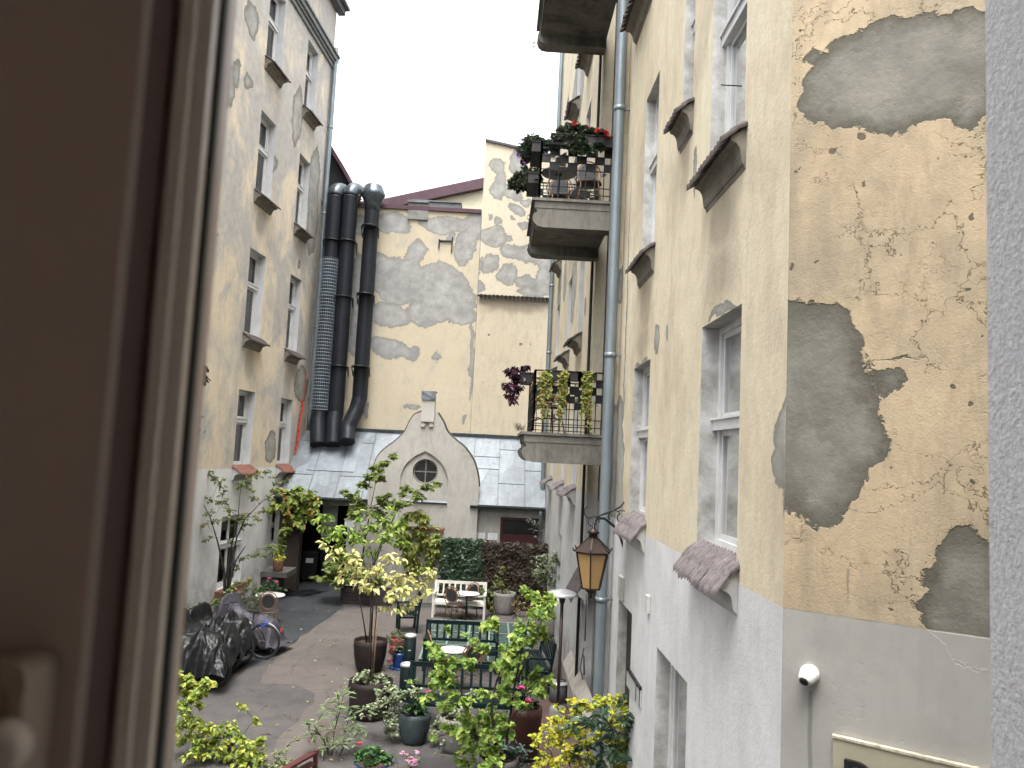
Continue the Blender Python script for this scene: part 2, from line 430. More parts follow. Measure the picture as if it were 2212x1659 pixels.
def sill(parent, F, u0, u1, v, out=.28, drop=.16, tmat=None, mmat=None, tile=.11, rows=2, depth=.2, mh=.16, broken=None, name='sill'):
    """sloping tile sill on a moulded corbel"""
    tmat = tmat or TILED; mmat = mmat or MOULD
    mb = MB(True); w0, w1 = u0 - .05, u1 + .05
    # corbel moulding: profile (d, v) swept along u
    vb = v - drop * .85; prof = [(0, v - .02), (out * .74, vb), (out * .74, vb - mh * .18), (out * .66, vb - mh * .20)]
    for i in range(7): t_ = i / 6; prof.append((out * (.64 - .40 * math.sin(t_ * math.pi / 2)), vb - mh * (.22 + .62 * (1 - math.cos(t_ * math.pi / 2)))))
    for i in range(5): t_ = i / 4; prof.append((out * (.22 - .14 * (1 - math.cos(t_ * math.pi / 2))), vb - mh * (.88 + .34 * math.sin(t_ * math.pi / 2))))
    prof.append((0, vb - mh * 1.42))
    mb.prism([F.pt(w0, z, d + .002) for d, z in prof], F.t * (w1 - w0))
    s = mb.build(name, mmat, parent); fixn(s)
    tb = MB(True); n = max(3, int((w1 - w0 + .06) / tile)); tw = (w1 - w0 + .06) / n
    rr = random.Random(int(abs(u0 * 100 + v * 37)))
    for r in range(rows):
        a0 = -depth * .2 if r == 0 else out * r / rows
        a1 = out * (r + 1) / rows + .035
        for k in range(n):
            if broken and (r, k) in broken: continue
            uc = w0 - .03 + tw * (k + .5) + rr.uniform(-.004, .004)
            lift = .012 * (rows - r) + rr.uniform(-.004, .004)
            def zz(d): return v + .0 - drop * max(0, d) / out + lift
            L = 7; vs = []
            e = a1 + rr.uniform(-.008, .008)
            ds = [a0, e - tw * .6, e - tw * .25, e]; ws = [.49, .49, .36, .10]
            for dd, ww in zip(ds, ws):
                for i in range(L):
                    t = -1 + 2 * i / (L - 1)
                    vs.append(F.pt(uc + t * tw * ww, zz(dd) + .030 * (1 - t * t), dd))
                for i in (L - 1, 0):
                    t = -1 + 2 * i / (L - 1)
                    vs.append(F.pt(uc + t * tw * ww, zz(dd) - .022, dd))
            S = L + 2; fs = []
            for j in range(3):
                for i in range(S):
                    fs.append((j * S + i, j * S + (i + 1) % S, (j + 1) * S + (i + 1) % S, (j + 1) * S + i))
            fs.append(tuple(range(3 * S, 4 * S)))
            tb.add(vs, fs, 0, False)
    tb.build('sill_tiles', tmat, s)
    return s

def hole(F, tl, br, d=0):
    """opening from its top-left and bottom-right pixel (either diagonal)"""
    a = F.uv(*tl, d); b = F.uv(*br, d)
    return (min(a[0], b[0]), min(a[1], b[1]), max(a[0], b[0]), max(a[1], b[1]))
def pbox(F, x0, y0, x1, y1, k=1.0):
    xm, ym = (x0 + x1) / 2, (y0 + y1) / 2
    a = F.uv(x0, ym); b = F.uv(x1, ym); c = F.uv(xm, y0); e = F.uv(xm, y1); m = F.uv(xm, ym)
    return (m[0], m[1], abs(b[0] - a[0]) / 2 * k, abs(c[1] - e[1]) / 2 * k)

# ================================================================== LEFT BUILDING
left = empty('apartment_building', (FL.pt(0, 0)), 'tall weathered cream apartment block on the left with two columns of white windows', 'building')
LA = lambda cx, cy: (384 + .3307 * cx, .3307 * cy)
LB = lambda cx, cy: (384 + .3307 * cx, 493.7 + .3307 * cy)
holesL = {}
holesL['a1'] = hole(FL, (562.6, 228), (582.4, 433)); holesL['a2'] = hole(FL, (542, 530), (562.6, 731.8))
holesL['a3'] = hole(FL, (519.6, 842.6), (539.4, 1006))
holesL['b0'] = hole(FL, (662, 76), (675, 254.6)); holesL['b1'] = hole(FL, (646, 332), (658, 502.7))
holesL['b2'] = hole(FL, (630, 596), (643.6, 765)); holesL['b3'] = hole(FL, (613.8, 859), (623.8, 1004.6))
# straighten the columns
ua = (sum(holesL[k][0] for k in ('a1', 'a2', 'a3')) / 3, sum(holesL[k][2] for k in ('a1', 'a2', 'a3')) / 3)
ub = (sum(holesL[k][0] for k in ('b0', 'b1', 'b2', 'b3')) / 4, sum(holesL[k][2] for k in ('b0', 'b1', 'b2', 'b3')) / 4)
fl = {}
for r in '123':
    lo = (holesL['a' + r][1] + holesL['b' + r][1]) / 2; hi = (holesL['a' + r][3] + holesL['b' + r][3]) / 2
    fl[r] = (lo, hi)
fl['0'] = (holesL['b0'][1], holesL['b0'][3])
HL = []
for r in '0123':
    HL.append((ua[0], fl[r][0], ua[1], fl[r][1])); HL.append((ub[0], fl[r][0], ub[1], fl[r][1]))
gA = hole(FL, (480, 1117), (519, 1256)); gB = hole(FL, (588, 1098), (604, 1172))
gA = (gA[0], gA[1], gA[2], gA[3])
uend = FL.uv(663, 930)[0]
print('LEFT', [tuple(round(x, 2) for x in h) for h in HL], gA, gB, 'uend', uend)
vtop = FL.uv(716, 128)[1] + .55
pl_left = FL.uv(615, 1008)[1]
lp = [pbox(FL, 497, 110, 520, 175), pbox(FL, 528, 155, 548, 190), pbox(FL, 478, 120, 505, 235), pbox(FL, 527, 0, 560, 85),
      pbox(FL, 573, 920, 600, 1000), pbox(FL, 510, 110, 520, 150), pbox(FL, 630, 190, 655, 330), pbox(FL, 585, 330, 600, 390),
      pbox(FL, 636, 790, 662, 870), pbox(FL, 665, 300, 690, 560), pbox(FL, 640, 550, 648, 575)]
st = [(u, fl[r][0] - .75, .42, .55) for r in '123' for u in ((ua[0] + ua[1]) / 2, (ub[0] + ub[1]) / 2)]
ML = plaster('left_wall_plaster', FL.t.x, FL.t.y, FL.o0, (.63, .55, .42), (.60, .51, .38), (.41, .40, .385), .45, .60, .85, lp,
             (.29, .285, .26), (.16, .155, .13), .16, 1.6, pl_left, (.66, .66, .65), .0, .0, .3, .35, (4, 15, -.03, .11), 1, .03, stains=st)
wb = MB(True)
wall_mesh(wb, FL, -19, uend, 0, vtop, HL + [gA, gB], .26)
wb.build('wall', [ML, REVEAL], left)
for i, h in enumerate(HL):
    window(left, FL, h, .22, .60, fw=.075)
    low = h[1] == fl['3'][0]
    sill(left, FL, h[0], h[2], h[1], .30, .20, TILER if low else TILED, MOULDL if low else MOULD, .13)
window(left, FL, gA, .12, .58, True, .08)
window(left, FL, gB, .12, .50, True, .06)
c = MB(True); fbox(c, FL, gA[0] - .1, gA[2] + .1, gA[1] - .32, gA[1] - .02, .002, .16); c.build('ground_sill', TILER, left)
# cornice below the attic and eaves above
cz = FL.uv(712, 140)[1]
cm = MB(True)
for (dz, o, hh) in ((0, .07, .14), (.145, .13, .09), (.24, .20, .16), (.405, .26, .06)):
    fbox(cm, FL, -19, uend - .02, cz + dz, cz + dz + hh - .004, .003, o)
cm.build('cornice', simple('grey_cornice', (.20, .21, .21), (.13, .14, .14), 5, .8), left)
vtop2 = cz + 2.4
ab = MB(True); fbox(ab, FL, -19, uend - .03, vtop + .002, vtop2, -.5, -.004); ab.build('attic_wall', ML, left)
ev = MB(True); fbox(ev, FL, -19, uend + .25, vtop2 + .002, vtop2 + .10, -.5, .40); fbox(ev, FL, -19, uend + .2, vtop2 - .2, vtop2, .0, .25)
ev.build('eaves', simple('grey_eaves', (.13, .14, .15), (.08, .09, .1), 5, .8), left)
def downpipe(parent, F, u, d, v0, v1, r, mat, joints=(), name='downpipe', top_hopper=False):
    pts = []; v = v0
    mb = MB(True)
    n = max(2, int((v1 - v0) / .5)); 
    mb.tube([F.pt(u, v0 + (v1 - v0) * i / n, d) for i in range(n + 1)], r, 14)
    p = mb.build(name, mat, parent)
    for j in joints:
        jb = MB(True); jb.tube([F.pt(u, j - .035, d), F.pt(u, j + .035, d)], r * 1.13, 14)
        jb.bar(F.pt(u, j, d - r), F.pt(u, j, d - r - .14), .03)
        jb.build('pipe_clamp', mat, p)
    return p
vj = [FL.uv(x, y)[1] for x, y in ((701, 268), (694, 462), (680, 710), (670, 860))]
downpipe(left, FL, uend - .17, .12, FL.uv(665, 930)[1], vtop - .1, .085, ZINC, vj)
# curled balconies of the left block, mostly hidden by the casement
def balcony_slab(parent, F, u0, u1, v, out, name='balcony', th=.12, mat=None, corb=True):
    mat = mat or MOULDB
    mb = MB(True)
    fbox(mb, F, u0 - .03, u1 + .03, v - .045, v, .0, out + .05)
    fbox(mb, F, u0, u1, v - .16, v - .05, .0, out)
    prof = [(0, -.162), (out - .01, -.162), (out - .05, -.22), (out + .015, -.26), (out + .03, -.32), (out, -.40), (out - .06, -.455), (out - .16, -.475), (0, -.475)]
    for a, b in ((u0 + .01, u0 + .30), (u1 - .30, u1 - .01)):
        mb.prism([F.pt(a, v + z, d) for d, z in prof], F.t * (b - a))
        for zz in (-.20, -.245):
            pass
    # recessed soffit and outer edge beam
    fbox(mb, F, u0 + .30, u1 - .30, v - .30, v - .165, .0, out - .02)
    s = mb.build(name, mat, parent); fixn(s)
    lb = MB(True)
    for uu in (u0 + .0, u1 + .0):
        pts = [F.pt(uu, v - .26 - .01 * i - .02 * i * .3, out + .06 + .055 * math.sin(i / 7 * math.pi * .9)) for i in range(8)]
        for k in range(7):
            a, b2 = pts[k], pts[k + 1]
            lb.quad(a, b2, b2 + F.t * .06, a + F.t * .06)
    lb.build('metal_lip', ZINC, s)
    return s
MOULDB = plaster('balcony_plaster', 1, 0, 0, (.20, .19, .165), (.15, .145, .13), (.06, .058, .056), .46, .62, .85, streak=.5, seed=5)
left_bal = []
for (x, y) in ((474, 495), (446, 920)):
    v = FL.uv(x, y - 22)[1]; u = FL.uv(x, y)[0]
    k = FL.uv(x - 12, y - 22, 1.15)
    b = balcony_slab(left, FL, k[0] - 2.0, k[0], k[1], 1.15); left_bal.append((b, k[0] - 2.0, k[0], k[1]))
# red chain of lights hanging on the left wall
cb = MB(True); pts = []
a = FL.uv(659, 805); b = FL.uv(648, 880); c3 = FL.uv(630, 1003)
rt = empty('hanging_garland', FL.pt(c3[0], c3[1], .06), 'thin red plastic garland hanging down the left wall beside the downpipe', 'garland')
P = [FL.pt(a[0], a[1], .05), FL.pt(b[0], b[1], .07), FL.pt(c3[0] + .02, c3[1], .06)]
path = []
for i in range(61):
    t = i / 60
    p = P[0].lerp(P[1], t * 2) if t < .5 else P[1].lerp(P[2], t * 2 - 1)
    path.append(p)
cb.tube(path, .008, 5)
for i in range(25, 61):
    for k in range(3):
        q = path[i] + Vector((rnd.uniform(-.03, .03), rnd.uniform(-.03, .03), rnd.uniform(-.05, .05)))
        cb.tube([q - Vector((0, .02, .02)), q + Vector((.01, .02, .02))], .016, 5)
cb.build('garland_string', simple('red_plastic', (.65, .05, .035), (.55, .04, .03), 5, .5), rt)

# ================================================================== REAR BUILDING (plain gable wall behind)
C3 = lambda x, y: (658.3 + .2976 * x * 1.8227 , 329.1 + .2976 * y * 1.8227) if False else (658.3 + .2976 * x, 329.1 + .2976 * y)
def c3box(F, cx, cy, rx, ry): 
    x, y = C3(cx, cy); return pbox(F, x - rx * .2976, y - ry * .2976, x + rx * .2976, y + ry * .2976)
rear = empty('rear_building', (-2.5, 27.1, 0), 'blank rear wall of patched cream plaster behind the black ducts and slate grey roof', 'building')
ptR = [c3box(FB, *q) for q in ((680, 930, 200, 190), (1000, 1000, 250, 200), (1190, 690, 80, 120), (800, 730, 70, 100), (620, 1200, 150, 90),
       (900, 1170, 170, 100), (1130, 1170, 140, 90), (400, 980, 90, 230), (400, 520, 90, 70), (640, 500, 130, 75), (1050, 520, 210, 80), (1220, 560, 60, 130), (620, 1430, 150, 62), (770, 1445, 90, 62),
       (985, 1493, 38, 20), (1215, 1450, 22, 330), (1070, 625, 40, 30), (560, 780, 60, 60), (400, 1300, 80, 200))]
ptR += [pbox(FB, 877, 869, 903, 883), pbox(FB, 788, 870, 803, 900), pbox(FB, 1010, 900, 1020, 930), pbox(FB, 1052, 912, 1110, 935), pbox(FB, 1110, 905, 1200, 940)]
MR_ = plaster('rear_wall_plaster', 1, 0, 0, (.49, .43, .325), (.46, .40, .29), (.36, .35, .325), .50, .64, .45, ptR, (.275, .275, .265), (.215, .21, .195), .17, 1.5, None,
              streak=.15, seed=3, rim=.02, crack=.25, bump=.3)
xl = FB.uv(668, 900)[0]; xr = FB.uv(1028, 700)[0]; zt = FB.uv(860, 452)[1]
wb = MB(True); wall_mesh(wb, FB, xl - 3, xr, 0, zt, (), .2); wb.build('wall', [MR_, REVEAL], rear)
PUR = simple('purple_roof_metal', (.075, .032, .045), (.045, .022, .03), 3, .45, .3, spec=.5)
pb = MB(True); fbox(pb, FB, xl - 3, xr - .01, zt + .002, zt + .14, -.5, .07); pb.build('parapet_flashing', PUR, rear)
# roof and cream attic wall further behind
FD = Frame((0, 33), (1, 0), (0, -1))
rb_ = MB(True)
A = FD.uv(820, 452); B = FD.uv(1046, 404); 
rb_.prism([FD.pt(-14, 0), FD.pt(FD.uv(1150, 500)[0], 0), FD.pt(FD.uv(1150, 500)[0], B[1] + .6), FD.pt(B[0], B[1] - .1), FD.pt(A[0], A[1] - .1), FD.pt(-14, A[1] - .1)], (0, .4, 0))
o = rb_.build('attic_wall', simple('cream_attic_plaster', (.56, .52, .40), (.50, .46, .34), 2, .9), rear); fixn(o)
vb = MB(True)
D0 = FD.uv(700, 462); pts = [D0, A, B]
for i in range(2):
    p, q = pts[i], pts[i + 1]
    vb.prism([FD.pt(p[0], p[1] - .12, .30), FD.pt(q[0], q[1] - .12, .30), FD.pt(q[0], q[1] + .33, .30), FD.pt(p[0], p[1] + .33, .30)], FD.n * -1.3)
o = vb.build('verge_flashing', PUR, rear); fixn(o)
ch = MB(True); p0 = FB.uv(883, 440); p1 = FB.uv(925, 466)
fbox(ch, FB, p0[0], p1[0], zt - .35, p0[1] + .02, -.6, .06)
ch.build('chimney_stub', simple('grey_chimney', (.23, .23, .215), (.13, .13, .12), 4, .9, bump=.3), rear)
q0 = FB.uv(883, 437); q1 = FB.uv(993, 446)
hb = MB(True); fbox(hb, FB, q0[0] - .03, q0[0] + .72, q0[1] - .02, q0[1] + .06, -.65, .12)
F2 = Frame((0, 28.2), (1, 0), (0, -1)); r0 = F2.uv(925, 436); r1 = F2.uv(994, 462)
fbox(hb, F2, r0[0], r1[0], r1[1] - .4, r0[1], -.8, 0); fbox(hb, F2, r0[0] - .6, r1[0] + .03, r0[1] + .002, r0[1] + .05, -.85, .06)
hb.build('roof_hatch', simple('hatch_metal', (.16, .17, .18), (.10, .105, .11), 4, .5, .4), rear)
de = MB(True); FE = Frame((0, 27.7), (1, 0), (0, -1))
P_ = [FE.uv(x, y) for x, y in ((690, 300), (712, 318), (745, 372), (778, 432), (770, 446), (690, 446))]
de.prism([FE.pt(u, v) for u, v in P_], (0, .5, 0)); o = de.build('dark_eave_wall', simple('black_timber_eave', (.035, .033, .036), (.02, .02, .022), 4, .9, stretch=(1, 1, 8)), rear); fixn(o)  # near-black underside of a neighbouring roof eave
de = MB(True); 
for i in range(1, 3): p, q = P_[i], P_[i + 1]; de.bar(FE.pt(p[0], p[1] + .03, .1), FE.pt(q[0], q[1] + .03, .1), .5, .12)
de.build('eave_edge', PUR, rear)
ln = MB(True); pp = FB.uv(962, 528)
for dx, hh in ((-.22, .35), (.24, .55)):
    fbox(ln, FB, pp[0] + dx - .02, pp[0] + dx + .02, pp[1] - hh / 2, pp[1] + hh / 2, .0, .05)
fbox(ln, FB, pp[0] - .22, pp[0] + .26, pp[1] + .1, pp[1] + .14, .0, .05)
ln.build('iron_bracket', BLACKM, rear)
# brackets of the parapet

tall = empty('tall_neighbour_building', (.6, 27.1, 0), 'taller patched plaster party wall rising right of the blank rear wall', 'building')
FT = Frame((0, 27.1), (1, 0), (0, -1))
ptT = [c3box(FT, *q) for q in ((1380, 230, 60, 130), (1350, 95, 60, 60), (1520, 60, 70, 70), (1380, 205, 25, 25), (1360, 300, 60, 70), (1500, 290, 90, 60), (1610, 345, 50, 30), (1520, 410, 80, 40),
       (1330, 475, 22, 22), (1390, 510, 30, 22), (1480, 487, 25, 16), (1360, 620, 110, 90), (1480, 630, 32, 32), (1500, 740, 110, 60), (1640, 740, 110, 80), (1350, 830, 60, 60), (1470, 900, 70, 70), (1620, 940, 90, 45),
       (1740, 930, 60, 140), (1280, 980, 50, 50), (1700, 1020, 160, 40), (1580, 510, 60, 25), (1275, 860, 20, 80), (1750, 800, 60, 60))]
MT_ = plaster('tall_wall_plaster', 1, 0, 0, (.53, .48, .38), (.49, .44, .34), (.36, .35, .32), .58, .7, .3, ptT, (.28, .28, .265), (.215, .21, .19), .14, 1.9, None, streak=.15, seed=8, rim=.02, crack=.3)
zl = FT.uv(1110, 640)[1]
tl = FT.uv(1047, 305); tr = FT.uv(1122, 322)
xe = 2.4
slope = (tr[1] - tl[1]) / (tr[0] - tl[0])
tb = MB(True)
tb.prism([FT.pt(xr + .01, zl, .03), FT.pt(xe, zl, .03), FT.pt(xe, tl[1] + slope * (xe - tl[0]), .03), FT.pt(xr + .01, tl[1], .03)], (0, .5, 0))
o = tb.build('upper_wall', MT_, tall); fixn(o)
MT2 = plaster('lower_wall_plaster', 1, 0, 0, (.49, .435, .33), (.46, .40, .30), (.33, .29, .24), .58, .72, .35,
              [c3box(FT, 1338, 1323, 9, 8), c3box(FT, 1572, 1391, 12, 10), c3box(FT, 1640, 1390, 4, 6)], (.27, .26, .23), (.12, .11, .09), .03, 3, None, streak=.3, seed=9, crack=.35,
              stains=[(FT.uv(1110, 660)[0], zl + .05, 1.6, .75)])
tb = MB(True); wall_mesh(tb, FT, xr + .01, xe, 0, zl - .06, ()); tb.build('lower_wall', [MT2, REVEAL], tall)
tb = MB(True); tb.prism([FT.pt(xr, tl[1] - .02, .10), FT.pt(xe, tl[1] + slope * (xe - xr) - .02, .10), FT.pt(xe, tl[1] + slope * (xe - xr) + .06, .10), FT.pt(xr, tl[1] + .06, .10)], (0, .6, 0))
o = tb.build('coping', simple('dark_coping', (.08, .07, .08), (.05, .045, .05), 4, .7), tall); fixn(o)
tb = MB(True); n = 22
for k in range(n):
    u = xr + .06 + (xe - xr - .06) * (k + .5) / n
    tb.tube([FT.pt(u, zl - .03, .0), FT.pt(u, zl - .085 + rnd.uniform(-.01, .01), .16)], .065, 8)
tb.build('tile_ledge', TILED, tall)

# ================================================================== DUCTS
def duct(pts_world, r, label, cap, sleeve=None, brk=()):
    base = pts_world[0]
    root = empty('ventilation_duct', base, label, 'ventilation duct', 'black ventilation ducts on the rear wall')
    mb = MB(True)
    path = []; rs = []
    for i in range(len(pts_world) - 1):
        a, b = pts_world[i], pts_world[i + 1]; L = (b - a).length; n = max(2, int(L / .05))
        for k in range(n):
            path.append(a.lerp(b, k / n)); j = len(path)
            rs.append(r * (1.0 if j % 2 else .972))
    path.append(pts_world[-1]); rs.append(r)
    mb.tube(path, rs, 22); mb.build('corrugated_pipe', DUCTM, root)
    top = pts_world[-1]
    cb_ = MB(True)
    if cap == 'mushroom':
        cb_.lathe(top, [(r * 1.03, -.25), (r * 1.06, -.02), (r * 1.1, 0), (r * 1.6, .28), (r * 1.62, .34), (r * 1.55, .40), (r * 1.2, .62), (r * 1.05, .66), (0, .68)], 26)
    else:
        pts = []
        for i in range(9):
            a = i / 8 * math.pi * .62
            pts.append(top + Vector((.55 * r * (1 - math.cos(a)) * .9, 1.05 * r * (1 - math.cos(a)), 1.15 * r * math.sin(a))))
        cb_.tube(pts, r * 1.03, 22)
    cb_.build('cap', simple('duct_cap_metal', (.10, .12, .135), (.06, .07, .08), 4, .3, .6), root)
    for z in brk:
        bb = MB(True); c = Vector((top.x, pts_world[1].y if len(pts_world) > 1 else base.y, z))
        # x along the straight stretch
        bb.tube([c + Vector((0, 0, -.018)), c + Vector((0, 0, .018))], r * 1.015, 22)
        for sx in (-1, 1):
            bb.bar(c + Vector((sx * r * 1.05, .0, 0)), c + Vector((sx * r * 1.1, .40, 0)), .025)
            bb.bar(c + Vector((sx * r * 1.1, .40, -.32)), c + Vector((sx * r * 1.02, .40, .02)), .02)
            bb.bar(c + Vector((sx * r * 1.1, .02, 0)), c + Vector((sx * r * 1.1, .38, -.3)), .03)
        bb.build('bracket', BLACKM, root)
    if sleeve:
        sb = MB(True); z0, z1 = sleeve; z = z0; x, y = top.x, pts_world[1].y
        while z < z1:
            sb.tube([Vector((x + 1.07 * r * math.cos(a), y + 1.07 * r * math.sin(a), z)) for a in [i * math.pi / 14 for i in range(29)]], .008, 4, False)
            z += .115
        for k in range(26):
            a = 2 * math.pi * k / 26
            sb.tube([Vector((x + 1.07 * r * math.cos(a), y + 1.07 * r * math.sin(a), zz)) for zz in (z0, z1)], .0035, 4, False)
        sb.build('wire_mesh_sleeve', simple('galvanised_wire', (.42, .50, .56), (.34, .42, .48), 5, .4, .3), root)
YD = 26.6
def dpt(x, y, Y=YD): return atY(x, y, Y)
for (tx, ty, bx, by, lab, cap, slv) in (
        (723, 425, 690, 925, 'leftmost black corrugated duct wrapped in a pale wire mesh sleeve', 'bend', (560, 885)),
        (758, 425, 722, 925, 'middle bare black corrugated duct with a rounded bend on top', 'bend', None)):
    t = dpt(tx, ty); b = dpt(bx + 2, by - 30); b.x = t.x = (t.x + b.x) / 2
    low = atY(bx - 4, by + 20, 26.05)
    mid = Vector((t.x - .02, YD - .1, b.z - .25))
    zz = [dpt(700, y).z for y in (520, 640, 790)]
    duct([low - Vector((0, -.15, .25)), mid, b, t], .27, lab, cap, (dpt(bx, slv[1]).z, dpt(tx, slv[0]).z) if slv else None, zz)
t = dpt(804, 440); b = dpt(778, 860); b.x = t.x = (t.x + b.x) / 2
duct([atY(750, 955, 26.0), atY(751, 925, 26.25), atY(770, 885, 26.5), b, t], .26, 'rightmost black duct with a mushroom cowl and a sideways elbow at the roof', 'mushroom', None, [dpt(804, y).z for y in (495, 640, 795)])

# ================================================================== GABLE OUTBUILDING
gab = empty('outbuilding', (-2, 25, 0), 'low grey outbuilding with a curved gable and a round window under a zinc roof', 'building')
YE, ZE, ZT = 24.72, 2.86, 5.07
GREYP = plaster('gable_plaster', 1, 0, 0, (.42, .405, .37), (.375, .36, .33), (.25, .24, .215), .52, .70, .5, streak=.35, seed=12, bump=.2)
XL, XRW = -6.85, 1.70
doorL = hole(FG, (641, 1040), (742, 1258)); doorL = (doorL[0], 0, doorL[2], 2.62)
doorR = hole(FG, (1083, 1090), (1187, 1300)); doorR = (doorR[0], 0, min(doorR[2], 1.6), 2.5)
wb = MB(True); wall_mesh(wb, FG, XL, XRW, 0, 2.75, [doorL, doorR], .2, thick=.25); wb.build('wall', [GREYP, GREYP], gab)
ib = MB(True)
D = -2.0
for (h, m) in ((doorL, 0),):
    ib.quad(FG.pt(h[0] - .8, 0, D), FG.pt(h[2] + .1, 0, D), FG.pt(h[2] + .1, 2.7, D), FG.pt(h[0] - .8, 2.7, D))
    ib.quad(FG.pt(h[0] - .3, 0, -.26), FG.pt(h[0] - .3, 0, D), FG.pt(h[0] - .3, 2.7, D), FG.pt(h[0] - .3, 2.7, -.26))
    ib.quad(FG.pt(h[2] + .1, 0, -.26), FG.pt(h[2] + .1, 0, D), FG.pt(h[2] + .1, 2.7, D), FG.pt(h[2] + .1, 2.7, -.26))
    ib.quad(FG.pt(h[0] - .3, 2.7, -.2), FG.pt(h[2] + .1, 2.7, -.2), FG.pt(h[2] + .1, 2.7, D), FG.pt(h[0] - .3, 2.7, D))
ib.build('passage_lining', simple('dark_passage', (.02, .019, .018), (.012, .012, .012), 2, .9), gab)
# light panel door seen in passage
p0 = atY(699, 1078, 25.5); p1 = atY(726, 1160, 25.5)
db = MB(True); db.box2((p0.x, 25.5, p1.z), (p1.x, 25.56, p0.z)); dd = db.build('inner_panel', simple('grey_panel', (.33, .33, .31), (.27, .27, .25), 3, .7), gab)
# red door
rd = MB(True); REDD = simple('dark_red_door', (.065, .016, .016), (.045, .012, .012), 4, .5, stretch=(6, 1, .4))
fbox(rd, FG, doorR[0], doorR[2], 0, 1.95, -.14, -.08); fbox(rd, FG, doorR[0], doorR[0] + .09, 1.95, 2.5, -.14, -.075); fbox(rd, FG, doorR[2] - .09, doorR[2], 1.95, 2.5, -.14, -.075)
fbox(rd, FG, doorR[0] + .09, doorR[2] - .09, 2.42, 2.5, -.14, -.075)
for k in range(1, 8):
    u = doorR[0] + (doorR[2] - doorR[0]) * k / 8; fbox(rd, FG, u - .006, u + .006, .05, 1.9, -.079, -.070)
dr = rd.build('door', REDD, gab)
gb = MB(True); fbox(gb, FG, doorR[0] + .09, doorR[2] - .09, 1.952, 2.418, -.12, -.11); gb.build('transom_pane', simple('dark_glass', (.03, .03, .032), (.02, .02, .02), 2, .12, spec=.6), dr)
# zinc roof
zn = N('zinc_roof'); Pp = zn.pos()
f1 = zn.mr(zn.noise(Pp, 1.1, 10, .75), .36, .66); f2 = zn.mr(zn.noise(zn.vec('MULTIPLY', Pp, (4, .7, .7)), 1.6, 8, .7), .42, .70)
cc = zn.mix(f1, (.22, .26, .285), (.12, .14, .16)); cc = zn.mix(zn.math('MULTIPLY', f2, .75), cc, (.12, .125, .13))
cellc = zn.vor(zn.vec('MULTIPLY', zn.vec('ADD', Pp, (.2, 0, 0)), (1.05, .55, .55)), 1.0, 'F1', 'Color')
cc = zn.mix(.42, cc, zn.mix(zn.sep(cellc)[0], (.07, .085, .095), (.27, .31, .34)))
cc = zn.mix(zn.mr(zn.noise(Pp, 7, 6, .8), .52, .66, 0, .8), cc, (.12, .10, .09))
zn.bsdf(cc, .5, .15, zn.bump(zn.noise(Pp, 5, 4), .3, .02), .4)
ZR = zn.mat
rb = MB(True); e = .045
def rp(x, t, up=0.0):   # t 0..1 from the eave to the top
    nrm = Vector((0, -(ZT - ZE), (27.08 - YE))).normalized()
    return Vector((x, YE + (27.08 - YE) * t, ZE + (ZT - ZE) * t)) + nrm * up
rb.add([rp(XL - .3, 0, .02), rp(XRW, 0, .02), rp(XRW, 1, .02), rp(XL + .35, 1, .02), rp(XL - .3, 0, -.05), rp(XRW, 0, -.05), rp(XRW, 1, -.05), rp(XL + .35, 1, -.05)],
       [(0, 1, 2, 3), (7, 6, 5, 4), (0, 4, 5, 1), (1, 5, 6, 2), (2, 6, 7, 3), (3, 7, 4, 0)])
roof = rb.build('roof', ZR, gab)
sb = MB(True); xs = [XL + .15 + i * .86 for i in range(11)]
for i, x in enumerate(xs):
    if -3.6 < x < -.9: 
        sb.bar(rp(x, .62, .03), rp(x, .99, .03), .03, .035); continue
    sb.bar(rp(x, .01, .03), rp(x, .99, .03), .022, .035)
rr = random.Random(3)
for i in range(len(xs) - 1):
    if -4.2 < xs[i] < -1.2: continue
    for t in ((.30 + .2 * (i % 2)), .68 + .12 * ((i + 1) % 2)):
        sb.bar(rp(xs[i], t, .026), rp(xs[i + 1], t, .026), .014, .02)
sb.build('standing_seams', simple('zinc_seam', (.10, .11, .12), (.07, .08, .085), 4, .6, .2), roof)
pb = MB(True); a, b = FG.uv(654, 986), FG.uv(764, 990)
x0 = atY(660, 985, 25.3).x; x1 = atY(764, 985, 25.3).x
for k in range(3):
    xa, xb = x0 + (x1 - x0) * k / 3, x0 + (x1 - x0) * (k + 1) / 3
    pb.add([rp(xa + .01, .36, .045), rp(xb - .01, .36, .045), rp(xb + .06, .97, .045), rp(xa + .09, .97, .045), rp(xa + .01, .36, .02), rp(xb - .01, .36, .02)], [(0, 1, 2, 3), (0, 4, 5, 1)])
pb.build('patch_sheet', simple('newer_zinc', (.20, .225, .25), (.12, .14, .155), 2, .5, .15), roof)
ft = MB(True); ft.add([rp(XL + .3, .98, .02), rp(XRW, .98, .02), rp(XRW, .985, .16), rp(XL + .3, .985, .16)], [(0, 1, 2, 3)]); ft.build('top_flashing', ZR, roof)
